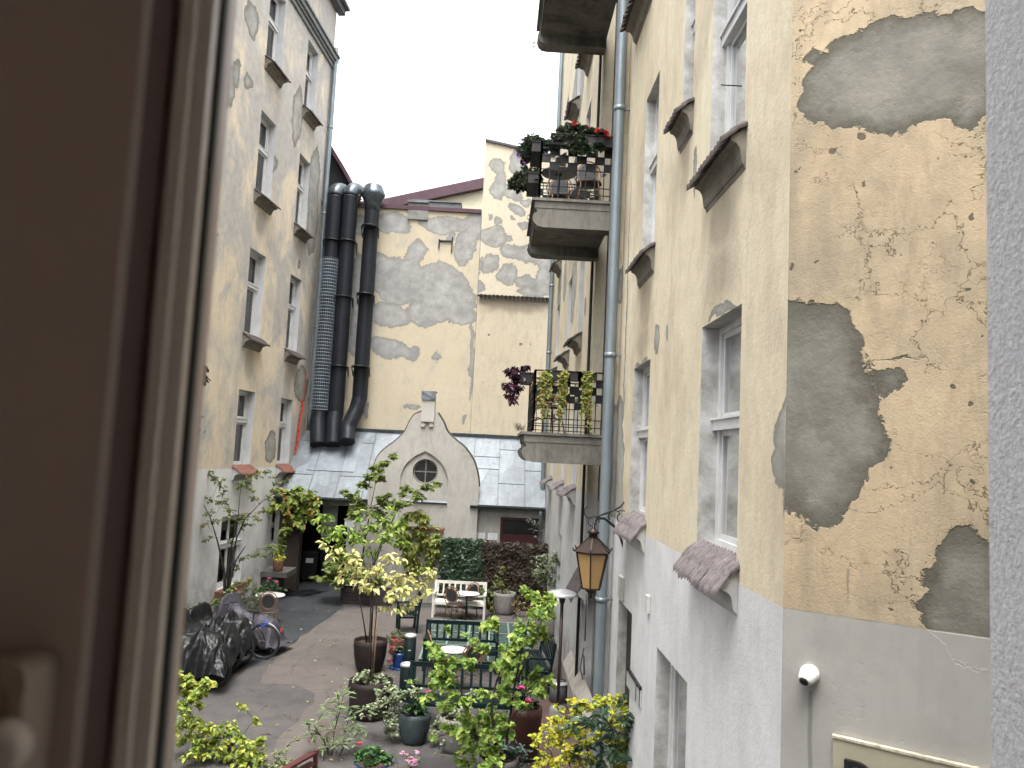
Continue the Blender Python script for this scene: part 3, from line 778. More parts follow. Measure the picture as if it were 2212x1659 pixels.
# gutters
for (xa, xb) in ((XL, atY(770, 1080, YE).x), (atY(1016, 1087, YE).x, XRW)):
    gb = MB(True); n = 10; pts = []
    for x in (xa, xb):
        for i in range(n + 1):
            a = math.pi + math.pi * i / n
            pts.append(Vector((x, YE - .05 + .08 * math.cos(a), ZE - .02 + .08 * math.sin(a))))
    gb.add(pts, [(i, i + 1, n + 2 + i, n + 1 + i) for i in range(n)], 0, True)
    gb.bar((xa, YE - .13, ZE - .015), (xb, YE - .13, ZE - .015), .02)
    gb.build('gutter', simple('dark_gutter', (.10, .115, .12), (.06, .07, .075), 4, .45, .5), gab)
gb = MB(True); gx = atY(1175, 1110, YE - .05)
gb.tube([Vector((1.55, YE - .05, ZE - .05)), Vector((1.55, YE, ZE - .3)), Vector((1.58, YE + .15, ZE - .5)), Vector((1.58, YE + .15, .1))], .05, 10)
gb.build('outlet_pipe', ZINC, gab)
# the curved gable wall
def poly_holes(name, outer, inners, y0, y1, mat, parent):
    bm = bmesh.new(); es = []
    for loop in [outer] + inners:
        vs = [bm.verts.new((p[0], y0, p[1])) for p in loop]
        for i in range(len(vs)): es.append(bm.edges.new((vs[i], vs[(i + 1) % len(vs)])))
    r = bmesh.ops.triangle_fill(bm, use_beauty=True, edges=es)
    fs = [f for f in bm.faces]
    ex = bmesh.ops.extrude_face_region(bm, geom=fs)
    for v in [g for g in ex['geom'] if isinstance(g, bmesh.types.BMVert)]: v.co.y = y1
    bmesh.ops.recalc_face_normals(bm, faces=bm.faces)
    off = root_loc(parent)
    for v in bm.verts: v.co -= off
    me = bpy.data.meshes.new(name); bm.to_mesh(me); bm.free(); me.materials.append(mat)
    o = bpy.data.objects.new(name, me); COL.objects.link(o); o.parent = parent
    return o
YG = 24.70
def g(x, y): p = atY(x, y, YG); return (p.x, p.z)
left_c = [(740, 770), (790, 580), (850, 500), (930, 440), (1000, 370), (1040, 290), (1075, 245), (1120, 225)]
right_c = [(1240, 235), (1280, 300), (1310, 370), (1370, 430), (1440, 490), (1500, 580), (1530, 680), (1540, 770)]
K = lambda q: g(576 + .2976 * q[0], 822.8 + .2976 * q[1])
def smooth(pts, n=5):
    out = []
    for i in range(len(pts) - 1):
        p0 = pts[max(i - 1, 0)]; p1 = pts[i]; p2 = pts[i + 1]; p3 = pts[min(i + 2, len(pts) - 1)]
        for k in range(n):
            t = k / n
            out.append(tuple(.5 * ((2 * p1[j]) + (-p0[j] + p2[j]) * t + (2 * p0[j] - 5 * p1[j] + 4 * p2[j] - p3[j]) * t * t + (-p0[j] + 3 * p1[j] - 3 * p2[j] + p3[j]) * t ** 3) for j in range(2)))
    out.append(pts[-1]); return out
Lc = smooth([K(q) for q in left_c]); Rc = smooth([K(q) for q in right_c])
xg0 = Lc[0][0]; xg1 = Rc[-1][0]
outer = [(xg0, 0)] + Lc + Rc + [(xg1, 0)]
arch = smooth([K(q) for q in ((972, 690), (1000, 620), (1070, 550), (1155, 510))], 6)[:-1] + smooth([K(q) for q in ((1155, 510), (1230, 560), (1290, 630), (1320, 720))], 6)
za = K((972, 1060))[1]
arch = [(arch[0][0], .6)] + arch + [(arch[-1][0], .6)]
wc = K((1150, 660)); wr = .40
circ = [(wc[0] + wr * math.cos(2 * math.pi * i / 40), wc[1] + wr * math.sin(2 * math.pi * i / 40)) for i in range(40)]
poly_holes('gable_front', outer, [arch], YG, YG + .07, GREYP, gab)
gi = poly_holes('gable_wall', [(x * .9995 - .0, z) for x, z in outer], [circ], YG + .072, YG + .36, GREYP, gab)
cp = MB(True)
for C_ in (Lc, Rc):
    cp.tube([Vector((x, YG + .12, z + .01)) for x, z in C_], .045, 6)
    cp.tube([Vector((x, YG + .30, z + .02)) for x, z in C_], .05, 6)
cp.build('coping_edge', simple('dark_edge', (.06, .055, .05), (.04, .035, .03), 8, .9, bump=.5), gab)
# chimney block with zinc hood
c0 = g(910, 909); c1 = g(941, 846.5)
cb_ = MB(True); cb_.box2((c0[0], YG - .10, c0[1] - .02), (c1[0], YG + .40, c1[1] - .12)); cb_.box2((c0[0] + .0, YG - .06, c0[1] - .18), (c0[0] + .13, YG + .0, c0[1] - .022)); cb_.box2((c1[0] - .13, YG - .06, c0[1] - .18), (c1[0] - .01, YG + .0, c0[1] - .022))
chn = cb_.build('chimney', simple('pale_gable_block', (.46, .445, .41), (.39, .375, .35), 4, .9, bump=.1), gab)
hb = MB(True); hb.box2((c0[0] - .03, YG - .14, c1[1] - .27), (c1[0] + .03, YG - .105, c1[1])); hb.box2((c0[0] - .03, YG - .104, c1[1] - .02), (c1[0] + .03, YG + .43, c1[1] + .01))
hb.bar((c0[0] - .01, YG - .15, c1[1] - .02), (c1[0] + .02, YG - .15, c1[1] - .24), .02)
hb.build('hood', ZR, chn)
# round window
rw = MB(True)
ring = [Vector((wc[0] + (wr - .025) * math.cos(a), YG + .20, wc[1] + (wr - .025) * math.sin(a))) for a in [2 * math.pi * i / 40 for i in range(41)]]
rw.tube(ring, .03, 8, False); rw.box2((wc[0] - .018, YG + .19, wc[1] - wr), (wc[0] + .018, YG + .215, wc[1] + wr)); rw.box2((wc[0] - wr, YG + .192, wc[1] - .018), (wc[0] + wr, YG + .212, wc[1] + .018))
w = rw.build('round_window', simple('grey_window_frame', (.22, .22, .21), (.16, .16, .15), 4, .6), gab)
rp_ = MB(True); rp_.add([(wc[0] + (wr - .02) * math.cos(a), YG + .23, wc[1] + (wr - .02) * math.sin(a)) for a in [2 * math.pi * i / 40 for i in range(40)]], [tuple(range(40))])
rp_.build('pane', simple('dark_round_glass', (.03, .026, .024), (.015, .014, .014), 2, .1, spec=.6), w)
# notices
PAPER = simple('white_paper', (.70, .71, .74), (.66, .67, .70), 3, .7)
INK = simple('grey_ink', (.35, .36, .42), (.30, .31, .36), 3, .7)
for i, (x, y, w_, h_, lab) in enumerate(((1037.5, 1157, 20, 12, 'white paper notice on the grey wall, the upper left one by the red door'), (1064, 1159, 20, 14, 'white paper notice on the grey wall nearest the red door'),
                                       (1036, 1172, 20, 8, 'low white paper notice just above the ivy hedge'), (755, 1131, 20, 14, 'paper notice on the grey wall right of the dark passage'),
                                       (787, 1133, 18, 13, 'second paper notice on the grey wall behind the maple'))):
    c = atY(x, y, 24.98 if x > 1000 else 24.9)
    if x < 1000: c = atY(x, y, 24.98)
    rt = empty('paper_notice', c, lab, 'notice', 'paper notices on the outbuilding wall')
    sx, sz = w_ / 66, h_ / 66
    mb = MB(); mb.box((0, 0, 0), (sx, .006, sz)); s = mb.build('sheet', PAPER, rt)
    mb = MB()
    for k in range(4 if sz > .15 else 2): mb.box((rnd.uniform(-.01, .01), -.0045, sz * (.28 - .18 * k)), (sx * rnd.uniform(.5, .75), .002, .008))
    mb.build('text_lines', INK, s)
# ================================================================== RIGHT BUILDING
right = empty('townhouse', (1.72, 4.56, 0), 'weathered yellow plaster house on the right with flowered balconies and flaking grey patches', 'building')
PLR = FR.uv(1690, 1312)[1]
H = {}
H['w1'] = hole(FR, (1517, 706), (1590, 1249)); H['w2'] = hole(FR, (1369.6, 798), (1394, 1115))
H['w3'] = hole(FR, (1396.7, 218), (1413, 538)); H['w4'] = hole(FR, (1481, 22), (1496, 238)); H['w5'] = hole(FR, (1545, -110), (1608, 293.6))
b1 = FR.uv(1504.7, 1203)[1]; b2 = FR.uv(1361, 1094)[1]; bl = (b1 + b2) / 2
tl_ = (FR.uv(1517.6, 706)[1] + FR.uv(1369.6, 798)[1]) / 2
for k in ('w1', 'w2'): h = H[k]; H[k] = (h[0], bl, h[2], tl_)
ul = (FR.uv(1382, 567)[1] + FR.uv(1532, 381)[1]) / 2
uh = FR.uv(1396.7, 218)[1]
for k in ('w3', 'w5'): h = H[k]; H[k] = (h[0], ul, h[2], uh)
h = H['w4']; v4 = FR.uv(1470.6, 266)[1]; H['w4'] = (h[0], v4, h[2], v4 + 1.7)
# lower openings
h6 = hole(FR, (1418.7, 1397), (1484.5, 1477)); t6 = FR.uv(1418.7, 1397)[1]; H['w6'] = (FR.uv(1484, 1500)[0], .0, FR.uv(1416, 1500)[0], t6)
t7 = FR.uv(1333, 1289.5)[1]; H['w7'] = (FR.uv(1363, 1400)[0], 0.0, FR.uv(1333, 1400)[0], t7)
print('RIGHT', {k: tuple(round(x, 2) for x in v) for k, v in H.items()}, 'plinth', PLR)
CY_A, CY_B = (.64, .585, .445), (.585, .515, .375)
pr = [pbox(FR, 1411, 690, 1424, 757), pbox(FR, 1440, 703, 1447, 746), pbox(FR, 1676, 850, 1740, 1010), pbox(FR, 1688, 760, 1730, 1130), pbox(FR, 1672, 960, 1700, 1060), pbox(FR, 1497, 330, 1503, 410, 1.2),
      (FR.uv(1355, 640)[0] + .02, 5.6, .05, 3.0), pbox(FR, 1318, 850, 1345, 1300), pbox(FR, 1330, 540, 1345, 700), (FR.uv(1340, 300)[0], 9.2, .12, 1.6),
      pbox(FR, 1525, 660, 1590, 690), pbox(FR, 1372, 776, 1404, 790)]
sr = [((H[k][0] + H[k][2]) / 2, H[k][1] - .55, (H[k][2] - H[k][0]) * .5, .42) for k in ('w3', 'w5', 'w4')]
sr += [((H[k][0] + H[k][2]) / 2, H[k][3] + .25, (H[k][2] - H[k][0]) * .55, .30) for k in ('w1', 'w2')]
MRW = plaster('right_wall_plaster', 0, 1, 0, CY_A, CY_B, (.44, .36, .27), .46, .66, .62, pr, (.30, .295, .265), (.19, .185, .16), .055, 5.0, PLR, (.60, .60, .60), .25, .0, .3, .3, seed=21, rim=.012, stains=sr)
# near part: from the corner to the balcony recess
yb0, yb1 = FR.uv(1312, 700)[0], FR.uv(1275, 560)[0]
zb0, zb1 = FR.uv(1305, 432)[0], FR.uv(1275, 560)[0]
print('balcony y', yb0, yb1, zb0, zb1)
YB0, YB1 = 12.15, 14.2
YEND = FR.uv(1180, 990)[0]
print('YEND', YEND)
HT = 19.0
wb = MB(True)
wall_mesh(wb, FR, 4.56, YB0, 0, HT, list(H.values()), .17)
wb.build('near_wall', [MRW, REVEALD], right)
# dark grey bay behind the balconies
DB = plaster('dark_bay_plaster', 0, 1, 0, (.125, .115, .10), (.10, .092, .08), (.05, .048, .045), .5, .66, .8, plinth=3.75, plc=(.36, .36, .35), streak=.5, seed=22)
FRr = Frame((1.92, 0), (0, 1), (-1, 0))
wb = MB(True); hd = hole(FRr, (1256, 1035), (1268, 1200))
wall_mesh(wb, FRr, YB0, YB1, 0, HT, [], .2, thick=.2, caps=False)
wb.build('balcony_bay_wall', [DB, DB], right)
wb = MB(True)
wb.quad((1.722, YB0, 0), (1.92, YB0, 0), (1.92, YB0, HT), (1.722, YB0, HT)); wb.quad((1.72, YB1, 0), (1.92, YB1, 0), (1.92, YB1, HT), (1.72, YB1, HT))
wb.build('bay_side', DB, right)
for zf in (0.2, 4.86, 8.2, 11.6):
    wd = MB(True); fbox(wd, FRr, YB0 + .45, YB1 - .45, zf, zf + 2.3, .002, .03); o = wd.build('balcony_door', simple('dark_balcony_door', (.05, .045, .04), (.03, .027, .025), 5, .5), right)
    wd = MB(True); fbox(wd, FRr, YB0 + .58, YB1 - .58, zf + .5, zf + 2.15, .031, .036); wd.build('pane', simple('dark_glass', (.03,) * 3), o)
# far part
HF = []
farw = [((1248, 560), (1257, 727)), ((1222, 590), (1230, 757.5)), ((1198, 640), (1204, 786))]
cols = []
for (px, py) in ((1257, 727), (1230, 757.5), (1204, 786)):
    cols.append(FR.uv(px, py)[0])
vm = sum(FR.uv(*q)[1] for q in ((1257, 727), (1230, 757.5), (1204, 786))) / 3
vlow = sum(FR.uv(*q)[1] for q in ((1194, 1030), (1217.5, 1041), (1242, 1059))) / 3
print('far cols', cols, vm, vlow)
for c_ in cols:
    for v in (vlow, vm, vm + (vm - vlow), vm + 2 * (vm - vlow)):
        HF.append((c_, v, c_ + .95, v + 1.9))
ld = hole(FR, (1207, 1145), (1212, 1200)); HF.append((cols[1], 1.0, cols[1] + .9, 2.6))
prf = [pbox(FR, 1232, 560, 1245, 690), pbox(FR, 1218, 560, 1224, 640), pbox(FR, 1250, 130, 1262, 240), pbox(FR, 1236, 160, 1250, 240), pbox(FR, 1262, 640, 1266, 690), pbox(FR, 1205, 570, 1212, 700)]
MRF = plaster('far_right_wall_plaster', 0, 1, 0, CY_A, CY_B, (.36, .33, .27), .54, .72, .5, prf, (.30, .295, .27), (.2, .19, .17), .12, 2.4, vlow - .02, (.55, .55, .55), 0, 0, .4, .3, seed=25)
wb = MB(True); wall_mesh(wb, FR, YB1, YEND, 0, HT - .5, HF, .2); wb.build('far_wall', [MRF, REVEAL], right)
for h in HF:
    window(right, FR, h, .18, .6, fw=.07)
    if h[1] > 3: sill(right, FR, h[0], h[2], h[1], .28, .18, TILEG if h[1] < 5 else TILED, MOULDL if h[1] < 5 else MOULD, .14)
# windows of the near part
DCURT = simple('dim_curtain', (.12, .12, .115), (.05, .05, .05), 3, .9, stretch=(1, 1, .1))
window(right, FR, H['w1'], .16, .545, fw=.06, curtmat=DCURT, label='tall white casement window with flaking reveal beside the corner')
window(right, FR, H['w2'], .13, .545, fw=.06, curtmat=DCURT)
for k in ('w3', 'w4', 'w5'): window(right, FR, H[k], .13, .56, fw=.06)
window(right, FR, H['w6'], .15, 0, fw=.07, curtmat=CURT)
db = MB(True); h = H['w7']; fbox(db, FR, h[0], h[2], .02, h[3], -.165, -.12); db.build('dark_door', simple('dark_brown_door', (.035, .018, .015), (.02, .012, .01), 5, .5), right)
sill(right, FR, H['w1'][0], H['w1'][2], bl + .0, .15, .19, TILEG, MOULDL, .075, rows=2, depth=.25, broken={(1, 5)}, mh=.14)
sill(right, FR, H['w2'][0], H['w2'][2], bl + .0, .15, .19, TILEG, MOULDL, .075, rows=2, depth=.25, mh=.14)
for k in ('w3', 'w5', 'w4'): sill(right, FR, H[k][0], H[k][2], H[k][1], .15, .11, TILED, MOULD, .09, rows=2, mh=.17)
u_ = FR.uv(1392, 30); sill(right, FR, u_[0] - .5, u_[0] + .5, u_[1] + .2, .22, .14, TILED, MOULD, .11)
# low sill between far wall and pipe
q = FR.uv(1262, 1260); sill(right, FR, q[0] - .55, q[0] + .45, q[1] + .32, .26, .5, TILEG, MOULDL, .10, rows=2)
# stone base blocks
bs = MB(True)
for (x0, y0, x1) in ((1233, 1418, 1262), (1262, 1480, 1300)):
    a = FR.uv(x0, y0); b = FR.uv(x1, y0)
    fbox(bs, FR, b[0], a[0], 0, a[1] - .12, 0.003, .16)
    bs.prism([FR.pt(b[0], a[1] - .118, .003), FR.pt(b[0], a[1] - .118, .16), FR.pt(b[0], a[1] + .12, .003)], FR.t * (a[0] - b[0]))
o = bs.build('stone_base', simple('sandstone_base', (.40, .37, .33), (.28, .26, .23), 4, .9, bump=.3), right); fixn(o)
# face 1, the diagonal front with large cement patches
pl1 = PLR
uvf = lambda x, y: F1.uv(x, y)
pf = [pbox(F1, 1640, 650, 1775, 1000), pbox(F1, 1650, 760, 1770, 1115), pbox(F1, 1690, 645, 1800, 900), pbox(F1, 1680, 850, 1790, 1090), pbox(F1, 1720, 1010, 1810, 1135), pbox(F1, 1742, 130, 1850, 285), pbox(F1, 1850, 35, 2080, 200), pbox(F1, 2020, 150, 2150, 270), pbox(F1, 2050, 1140, 2200, 1420), pbox(F1, 1990, 1250, 2150, 1400), pbox(F1, 1745, 45, 2110, 290, .98), pbox(F1, 1990, 20, 2160, 240), pbox(F1, 1850, 100, 2000, 295), pbox(F1, 1730, 90, 1900, 280), pbox(F1, 1670, 640, 1865, 1000), pbox(F1, 1700, 820, 1915, 1040), pbox(F1, 1690, 900, 1850, 1120),
      pbox(F1, 2010, 1150, 2190, 1420), pbox(F1, 1975, 1270, 2100, 1320), pbox(F1, 1870, 790, 1935, 850), pbox(F1, 1895, 930, 1935, 975),
      pbox(F1, 1890, 765, 1975, 772), pbox(F1, 1728, 110, 1760, 150), pbox(F1, 1985, 1230, 2060, 1262)]
cu = F1.uv(1752, 1480)
MF1 = plaster('front_plaster', F1.t.x, F1.t.y, F1.o0, (.43, .35, .235), (.38, .30, .195), (.25, .22, .165), .45, .66, .72, pf, (.175, .168, .142), (.09, .085, .066), .055, 6.0, pl1, (.33, .325, .30),
              .8, .85, .5, .55, seed=31, rim=.016, crk=(.10, .075, .045), fullbump=True, streaks=[(cu[0], .016, 2.2, cu[1] - .02), (F1.uv(1832, 1240)[0], .008, F1.uv(1832, 1330)[1], F1.uv(1832, 1225)[1])], bumpsc=2.2)
wb = MB(True); wall_mesh(wb, F1, 0, 6.2, 0, HT, (), .2, thick=.3); wb.build('front_wall', [MF1, REVEAL], right)
# sign board with one letter
s0 = F1.uv(1802, 1590); 
sg = empty('sign_board', F1.pt(s0[0], s0[1], .02), 'cream sign board with a black letter D low on the yellow front wall', 'sign')
mb = MB(True); fbox(mb, F1, s0[0], s0[0] + 1.0, s0[1] - .5, s0[1], .002, .03)
s = mb.build('board', simple('cream_sign_board', (.36, .335, .24), (.31, .29, .21), 3, .5), sg)
mb = MB(True); fbox(mb, F1, s0[0] - .004, s0[0] + 1.004, s0[1] + .001, s0[1] + .014, .002, .036); mb.build('trim', simple('chipped_trim', (.60, .55, .43), (.22, .19, .14), 22, .6), s)
cu_ = bpy.data.curves.new('letter', 'FONT'); cu_.body = 'D'; cu_.size = .21; cu_.extrude = .012; cu_.offset = .004
to = bpy.data.objects.new('tmp', cu_); COL.objects.link(to); bpy.context.view_layer.update()
me = bpy.data.meshes.new_from_object(to.evaluated_get(bpy.context.evaluated_depsgraph_get())); bpy.data.objects.remove(to)
lt = F1.uv(1828, 1634)
X_ = F1.t; Z_ = Vector((0, 0, 1)); W_ = -X_.cross(Z_) if X_.cross(Z_).dot(F1.n) < 0 else X_.cross(Z_)
hmax = max(v.co.y for v in me.vertices); xmin = min(v.co.x for v in me.vertices)
base = F1.pt(lt[0], lt[1] - hmax, .042)
for v in me.vertices:
    c = v.co.copy(); v.co = base + X_ * (c.x - xmin) + Z_ * c.y + F1.n * c.z - sg.location
me.materials.clear(); me.materials.append(simple('black_letter', (.008, .008, .01), (.012, .012, .014), 3, .35))
lo = bpy.data.objects.new('letter', me); COL.objects.link(lo); lo.parent = sg
# security camera
c = F1.uv(1750, 1455); cp_ = F1.pt(c[0], c[1], 0)
sc_ = empty('security_camera', cp_, 'small white dome security camera on the grey plinth of the front wall', 'camera')
def along(mb, origin, axis, prof, seg=28):
    axis = Vector(axis).normalized(); x = axis.orthogonal().normalized(); y = axis.cross(x); vs = []; fs = []
    for r, h in prof:
        for k in range(seg):
            a = 2 * math.pi * k / seg; vs.append(Vector(origin) + axis * h + (x * math.cos(a) + y * math.sin(a)) * r)
    for i in range(len(prof) - 1):
        for k in range(seg): fs.append((i * seg + k, i * seg + (k + 1) % seg, (i + 1) * seg + (k + 1) % seg, (i + 1) * seg + k))
    fs.append(tuple(range((len(prof) - 1) * seg, len(prof) * seg))); mb.add(vs, fs, 0, True)
WPL = simple('white_plastic', (.72, .72, .70), (.6, .6, .57), 5, .3)
mb = MB(); along(mb, (0, 0, 0), F1.n, [(.052, .001), (.054, .012), (.052, .03), (.046, .036), (.046, .045)]); s = mb.build('mount_ring', WPL, sc_)
ax = (F1.n * .8 + Vector((-.35, -.1, -.55))).normalized()
mb = MB(); along(mb, F1.n * .03, ax, [(.045, 0), (.046, .02), (.042, .045), (.033, .062), (.029, .066)]); s = mb.build('camera_body', WPL, sc_)
mb = MB(); along(mb, F1.n * .03, ax, [(.026, .06), (.026, .068), (.018, .076), (.002, .079)]); mb.build('lens', simple('black_lens', (.008,) * 3, (.01,) * 3, 3, .1), s)
# big downpipes
u0 = FR.uv(1344, 700)[0]
vj = [FR.uv(x, y)[1] for x, y in ((1364, 228), (1332, 776), (1318, 1290))]
downpipe(right, FR, u0, .15, .0, HT - .2, .076, ZINC, vj)
mbx = MB(True); fbox(mbx, FR, u0 + .13, u0 + .32, 0, HT, .002, .06); mbx.build('pilaster', MRW, right)
uf = FR.uv(1190, 800)[0]; uf = YEND - .35
vj = [FR.uv(x, y)[1] for x, y in ((1200, 612), (1193, 760), (1214, 300))]
downpipe(right, FR, uf, .10, .3, FR.uv(1218, 125)[1] + .6, .075, ZINC, vj)
# thin cables and rods
cb = MB(True); uc = YB1 + .12
cb.tube([FR.pt(uc, z, .05) for z in (0, 5, 10, HT - .6)], .028, 8); cb.build('black_conduit', BLACKM, right)
cb = MB(True); uc = YB0 - .12
cb.tube([FR.pt(uc, z, .06) for z in (1.1, 5, 10, HT)], .010, 6); cb.build('cable', simple('grey_cable', (.12, .12, .12)), right)
for (x, y) in ((1296, 735 + 448), (1292, 876), (1318, 372)):
    pass
e_ = FR.uv(1319, 372)
jb = MB(True)
for q in (FR.uv(1293, 866), FR.uv(1310, 368), FR.uv(1345, 245)):
    jb = MB(True); fbox(jb, FR, q[0] - .08, q[0] + .08, q[1] - .09, q[1] + .09, .003, .07); jb.build('junction_box', simple('pale_box', (.42, .42, .40), (.34, .34, .32)), right)
# small fittings on the near white wall
fb = MB(True)
for (x, y, w_, h_) in ((1345, 1269, .12, .14), (1403, 1305, .05, .09)):
    q = FR.uv(x, y); fb = MB(True); fbox(fb, FR, q[0] - w_, q[0] + w_, q[1] - h_, q[1] + h_, .003, .04)
    fb.build('wall_vent', simple('vent_cover', (.50, .50, .48), (.40, .40, .38)), right)
q = FR.uv(1371, 1485); fb = MB(True); fbox(fb, FR, q[0] - .42, q[0] + .42, q[1] - .09, q[1] + .09, .004, .02)
np_ = empty('wall_plate', FR.pt(q[0], q[1]), 'narrow grey nameplate with a black top edge on the white wall by the dark doorway', 'plate')
o = fb.build('plate', simple('plate_grey', (.45, .46, .47), (.4, .41, .42), 3, .4), np_)
fb = MB(True); fbox(fb, FR, q[0] - .42, q[0] + .42, q[1] + .092, q[1] + .125, .004, .03); fb.build('top_edge', BLACKM, np_)
fb = MB(True); fbox(fb, FR, q[0] - .42, q[0] - .40, q[1] - .09, q[1] + .09, .021, .026); fbox(fb, FR, q[0] - .20, q[0] - .185, q[1] - .09, q[1] + .09, .021, .026); fb.build('divider', BLACKM, np_)
q = FR.uv(1603, 186); fb = MB(True); fb.tube([FR.pt(q[0], q[1], 0), FR.pt(q[0], q[1], .16)], .005, 6); fb.build('iron_peg', BLACKM, right)
# outside tap pipe with loose cable
q = FR.uv(1268, 1400); tp = MB(True)
tp.tube([FR.pt(q[0], q[1] + .9, .04), FR.pt(q[0], q[1] + .12, .04)], .010, 6)
tp.tube([FR.pt(q[0], q[1], .05), FR.pt(q[0] + .05, q[1] - .15, .07), FR.pt(q[0] + .02, q[1] - .35, .1), FR.pt(q[0] - .05, q[1] - .45, .06)], .012, 6)
tp.tube([FR.pt(q[0], q[1] - .12, .06), FR.pt(q[0] - .12, q[1] - .12, .06), FR.pt(q[0] - .16, q[1] - .4, .05)], .014, 6)
tp.build('tap_pipe', simple('rusty_pipe', (.12, .08, .06), (.05, .04, .035)), right)

# balconies
def railing(parent, u0, u1, v, out, h=.98, checker=True, name='railing'):
    mb = MB(True); o = out - .04
    def rail_run(p, q, n):
        # p, q: (u, d) ends; n cells
        P_ = lambda t, z: FR.pt(p[0] + (q[0] - p[0]) * t, v + z, p[1] + (q[1] - p[1]) * t)
        for z in (.10, .22, .50, .62, .74, .86): mb.bar(P_(0, z * h / .98), P_(1, z * h / .98), .014)
        mb.bar(P_(0, h), P_(1, h), .035, .02)
        for k in range(n + 1):
            mb.bar(P_(k / n, .02), P_(k / n, h), .014 if 0 < k < n else .028)
        for k in range(n):
            if checker:
                for row, (a, b) in enumerate(((.50, .62), (.62, .74), (.74, .86))):
                    if (k + row) % 2 == 0:
                        c0, c1 = P_(k / n, a * h / .98), P_((k + 1) / n, b * h / .98)
                        mb.quad(c0, P_((k + 1) / n, a * h / .98), c1, P_(k / n, b * h / .98))
                        off = Vector((.004, .004, 0)); mb.quad(c0 + off, P_((k + 1) / n, a * h / .98) + off, c1 + off, P_(k / n, b * h / .98) + off)
    rail_run((u0 + .04, .02), (u0 + .04, o), 8); rail_run((u0 + .04, o), (u1 - .04, o), 13); rail_run((u1 - .04, o), (u1 - .04, .02), 8)
    return mb.build(name, BLACKM, parent)
v1 = FR.uv(1290, 940, 0)[1]
vB = atY(1200, 935, YB0).z; vU = atY(1230, 431, YB0).z; vT = vU + (vU - vB) + .0
top_bottom = atY(1230, 116, YB1).z
vT = top_bottom + .475
outL = 1.72 - atY(1116, 940, YB0).x; outU = 1.72 - atY(1150, 432, YB0).x
print('balc v', vB, vU, vT, outL, outU)
ob = 1.27
bals = []
for v in (vB, vU, vT):
    s = balcony_slab(right, FR, YB0, YB1, v, ob if v > vB else ob, th=.12)
    railing(s, YB0, YB1, v, ob - (.1 if v == vB else .03), .98)
    bals.append(s)
FR, _keep = FL, FR
for (sl_, u0_, u1_, v_) in left_bal: railing(sl_, u0_, u1_, v_, 1.15, .98)
FR = _keep

# wall lantern on a scrolled bracket
q = FR.uv(1347, 1105); yl = q[0]
lc = atY(1279, 1215, yl - .5)
wl = empty('wall_lantern', lc + Vector((0, 0, -.32)), 'brown hexagonal wall lantern with amber panes on a scrolled iron bracket', 'lantern')
AMB = simple('amber_glass', (.36, .22, .09), (.30, .18, .07), 3, .35, spec=.5)
mb = MB(True)
def ringp(r, z, n=6, a0=.3): return [lc + Vector((r * math.cos(a0 + 2 * math.pi * k / n), r * math.sin(a0 + 2 * math.pi * k / n), z)) for k in range(n)]
sc = yl / 9.8
rt_, rb_2, zt_, zb_ = .205 * sc, .115 * sc, .12 * sc, -.30 * sc
T, B = ringp(rt_, zt_), ringp(rb_2, zb_)
for k in range(6): mb.bar(T[k], B[k], .016)
for Q in (T, B):
    for k in range(6): mb.bar(Q[k], Q[(k + 1) % 6], .02)
T2 = ringp(rt_ * 1.16, zt_ + .012); T3 = ringp(.055 * sc, zt_ + .17 * sc)
mb.add(T2 + T3, [(k, (k + 1) % 6, 6 + (k + 1) % 6, 6 + k) for k in range(6)] + [(5, 4, 3, 2, 1, 0)])
for k in range(6): mb.tube([T2[k], T2[k] + (T2[k] - lc).normalized() * .02 + Vector((0, 0, .035))], .010, 5); mb.bar(T2[k], T3[k], .014)
mb.lathe(lc + Vector((0, 0, zt_ + .17 * sc)), [(.05 * sc, 0), (.055 * sc, .01), (.05 * sc, .05 * sc), (.08 * sc, .055 * sc), (.05 * sc, .09 * sc), (.015, .11 * sc), (.012, .16 * sc)], 12)
mb.lathe(lc + Vector((0, 0, zb_ - .10 * sc)), [(.004, -.02), (.018, .0), (.02, .02), (.008, .035), (.06 * sc, .06), (.09 * sc, .10 * sc)], 12)
mb.build('lantern_frame', BRONZE, wl)
gm = MB(True); T4, B4 = ringp(rt_ * .97, zt_), ringp(rb_2 * .97, zb_)
gm.add(T4 + B4, [(k, (k + 1) % 6, 6 + (k + 1) % 6, 6 + k) for k in range(6)]); gm.build('lantern_glass', AMB, wl)
bm_ = MB(True)
Fb = lambda x, y, t: (lambda w: w)(atY(x, y, yl - .5 * (1 - t)))   # t=1 at the wall
def curvept(pix, w=.011):
    bm_.tube([atY(x, y, yy) for x, y, yy in pix], w, 6)
Y0, Y1 = yl - .5, yl
top = lc + Vector((0, 0, zt_ + .33 * sc))
curvept([(1283, 1150, Y0), (1283, 1130, Y0), (1290, 1120, Y0 + .08), (1305, 1120, Y0 + .22), (1325, 1135, Y0 + .36), (1340, 1160, Y1 - .05), (1349, 1190, Y1), (1351, 1205, Y1)], .016)
curvept([(1287, 1118, Y0), (1300, 1112, Y0 + .2), (1320, 1105, Y0 + .3), (1340, 1095, Y1 - .05), (1354, 1078, Y1), (1354, 1062, Y1)], .012)
curvept([(1354 + 0 * i, 1062 + i * 4, Y1 - .01) for i in range(4)], .028)
def scroll(cx, cy, r, yy, a0, a1, n=18, sh=.5):
    curvept([(cx + r * (1 - sh * i / n) * math.cos(a0 + (a1 - a0) * i / n), cy + r * (1 - sh * i / n) * math.sin(a0 + (a1 - a0) * i / n), yy) for i in range(n + 1)], .008)
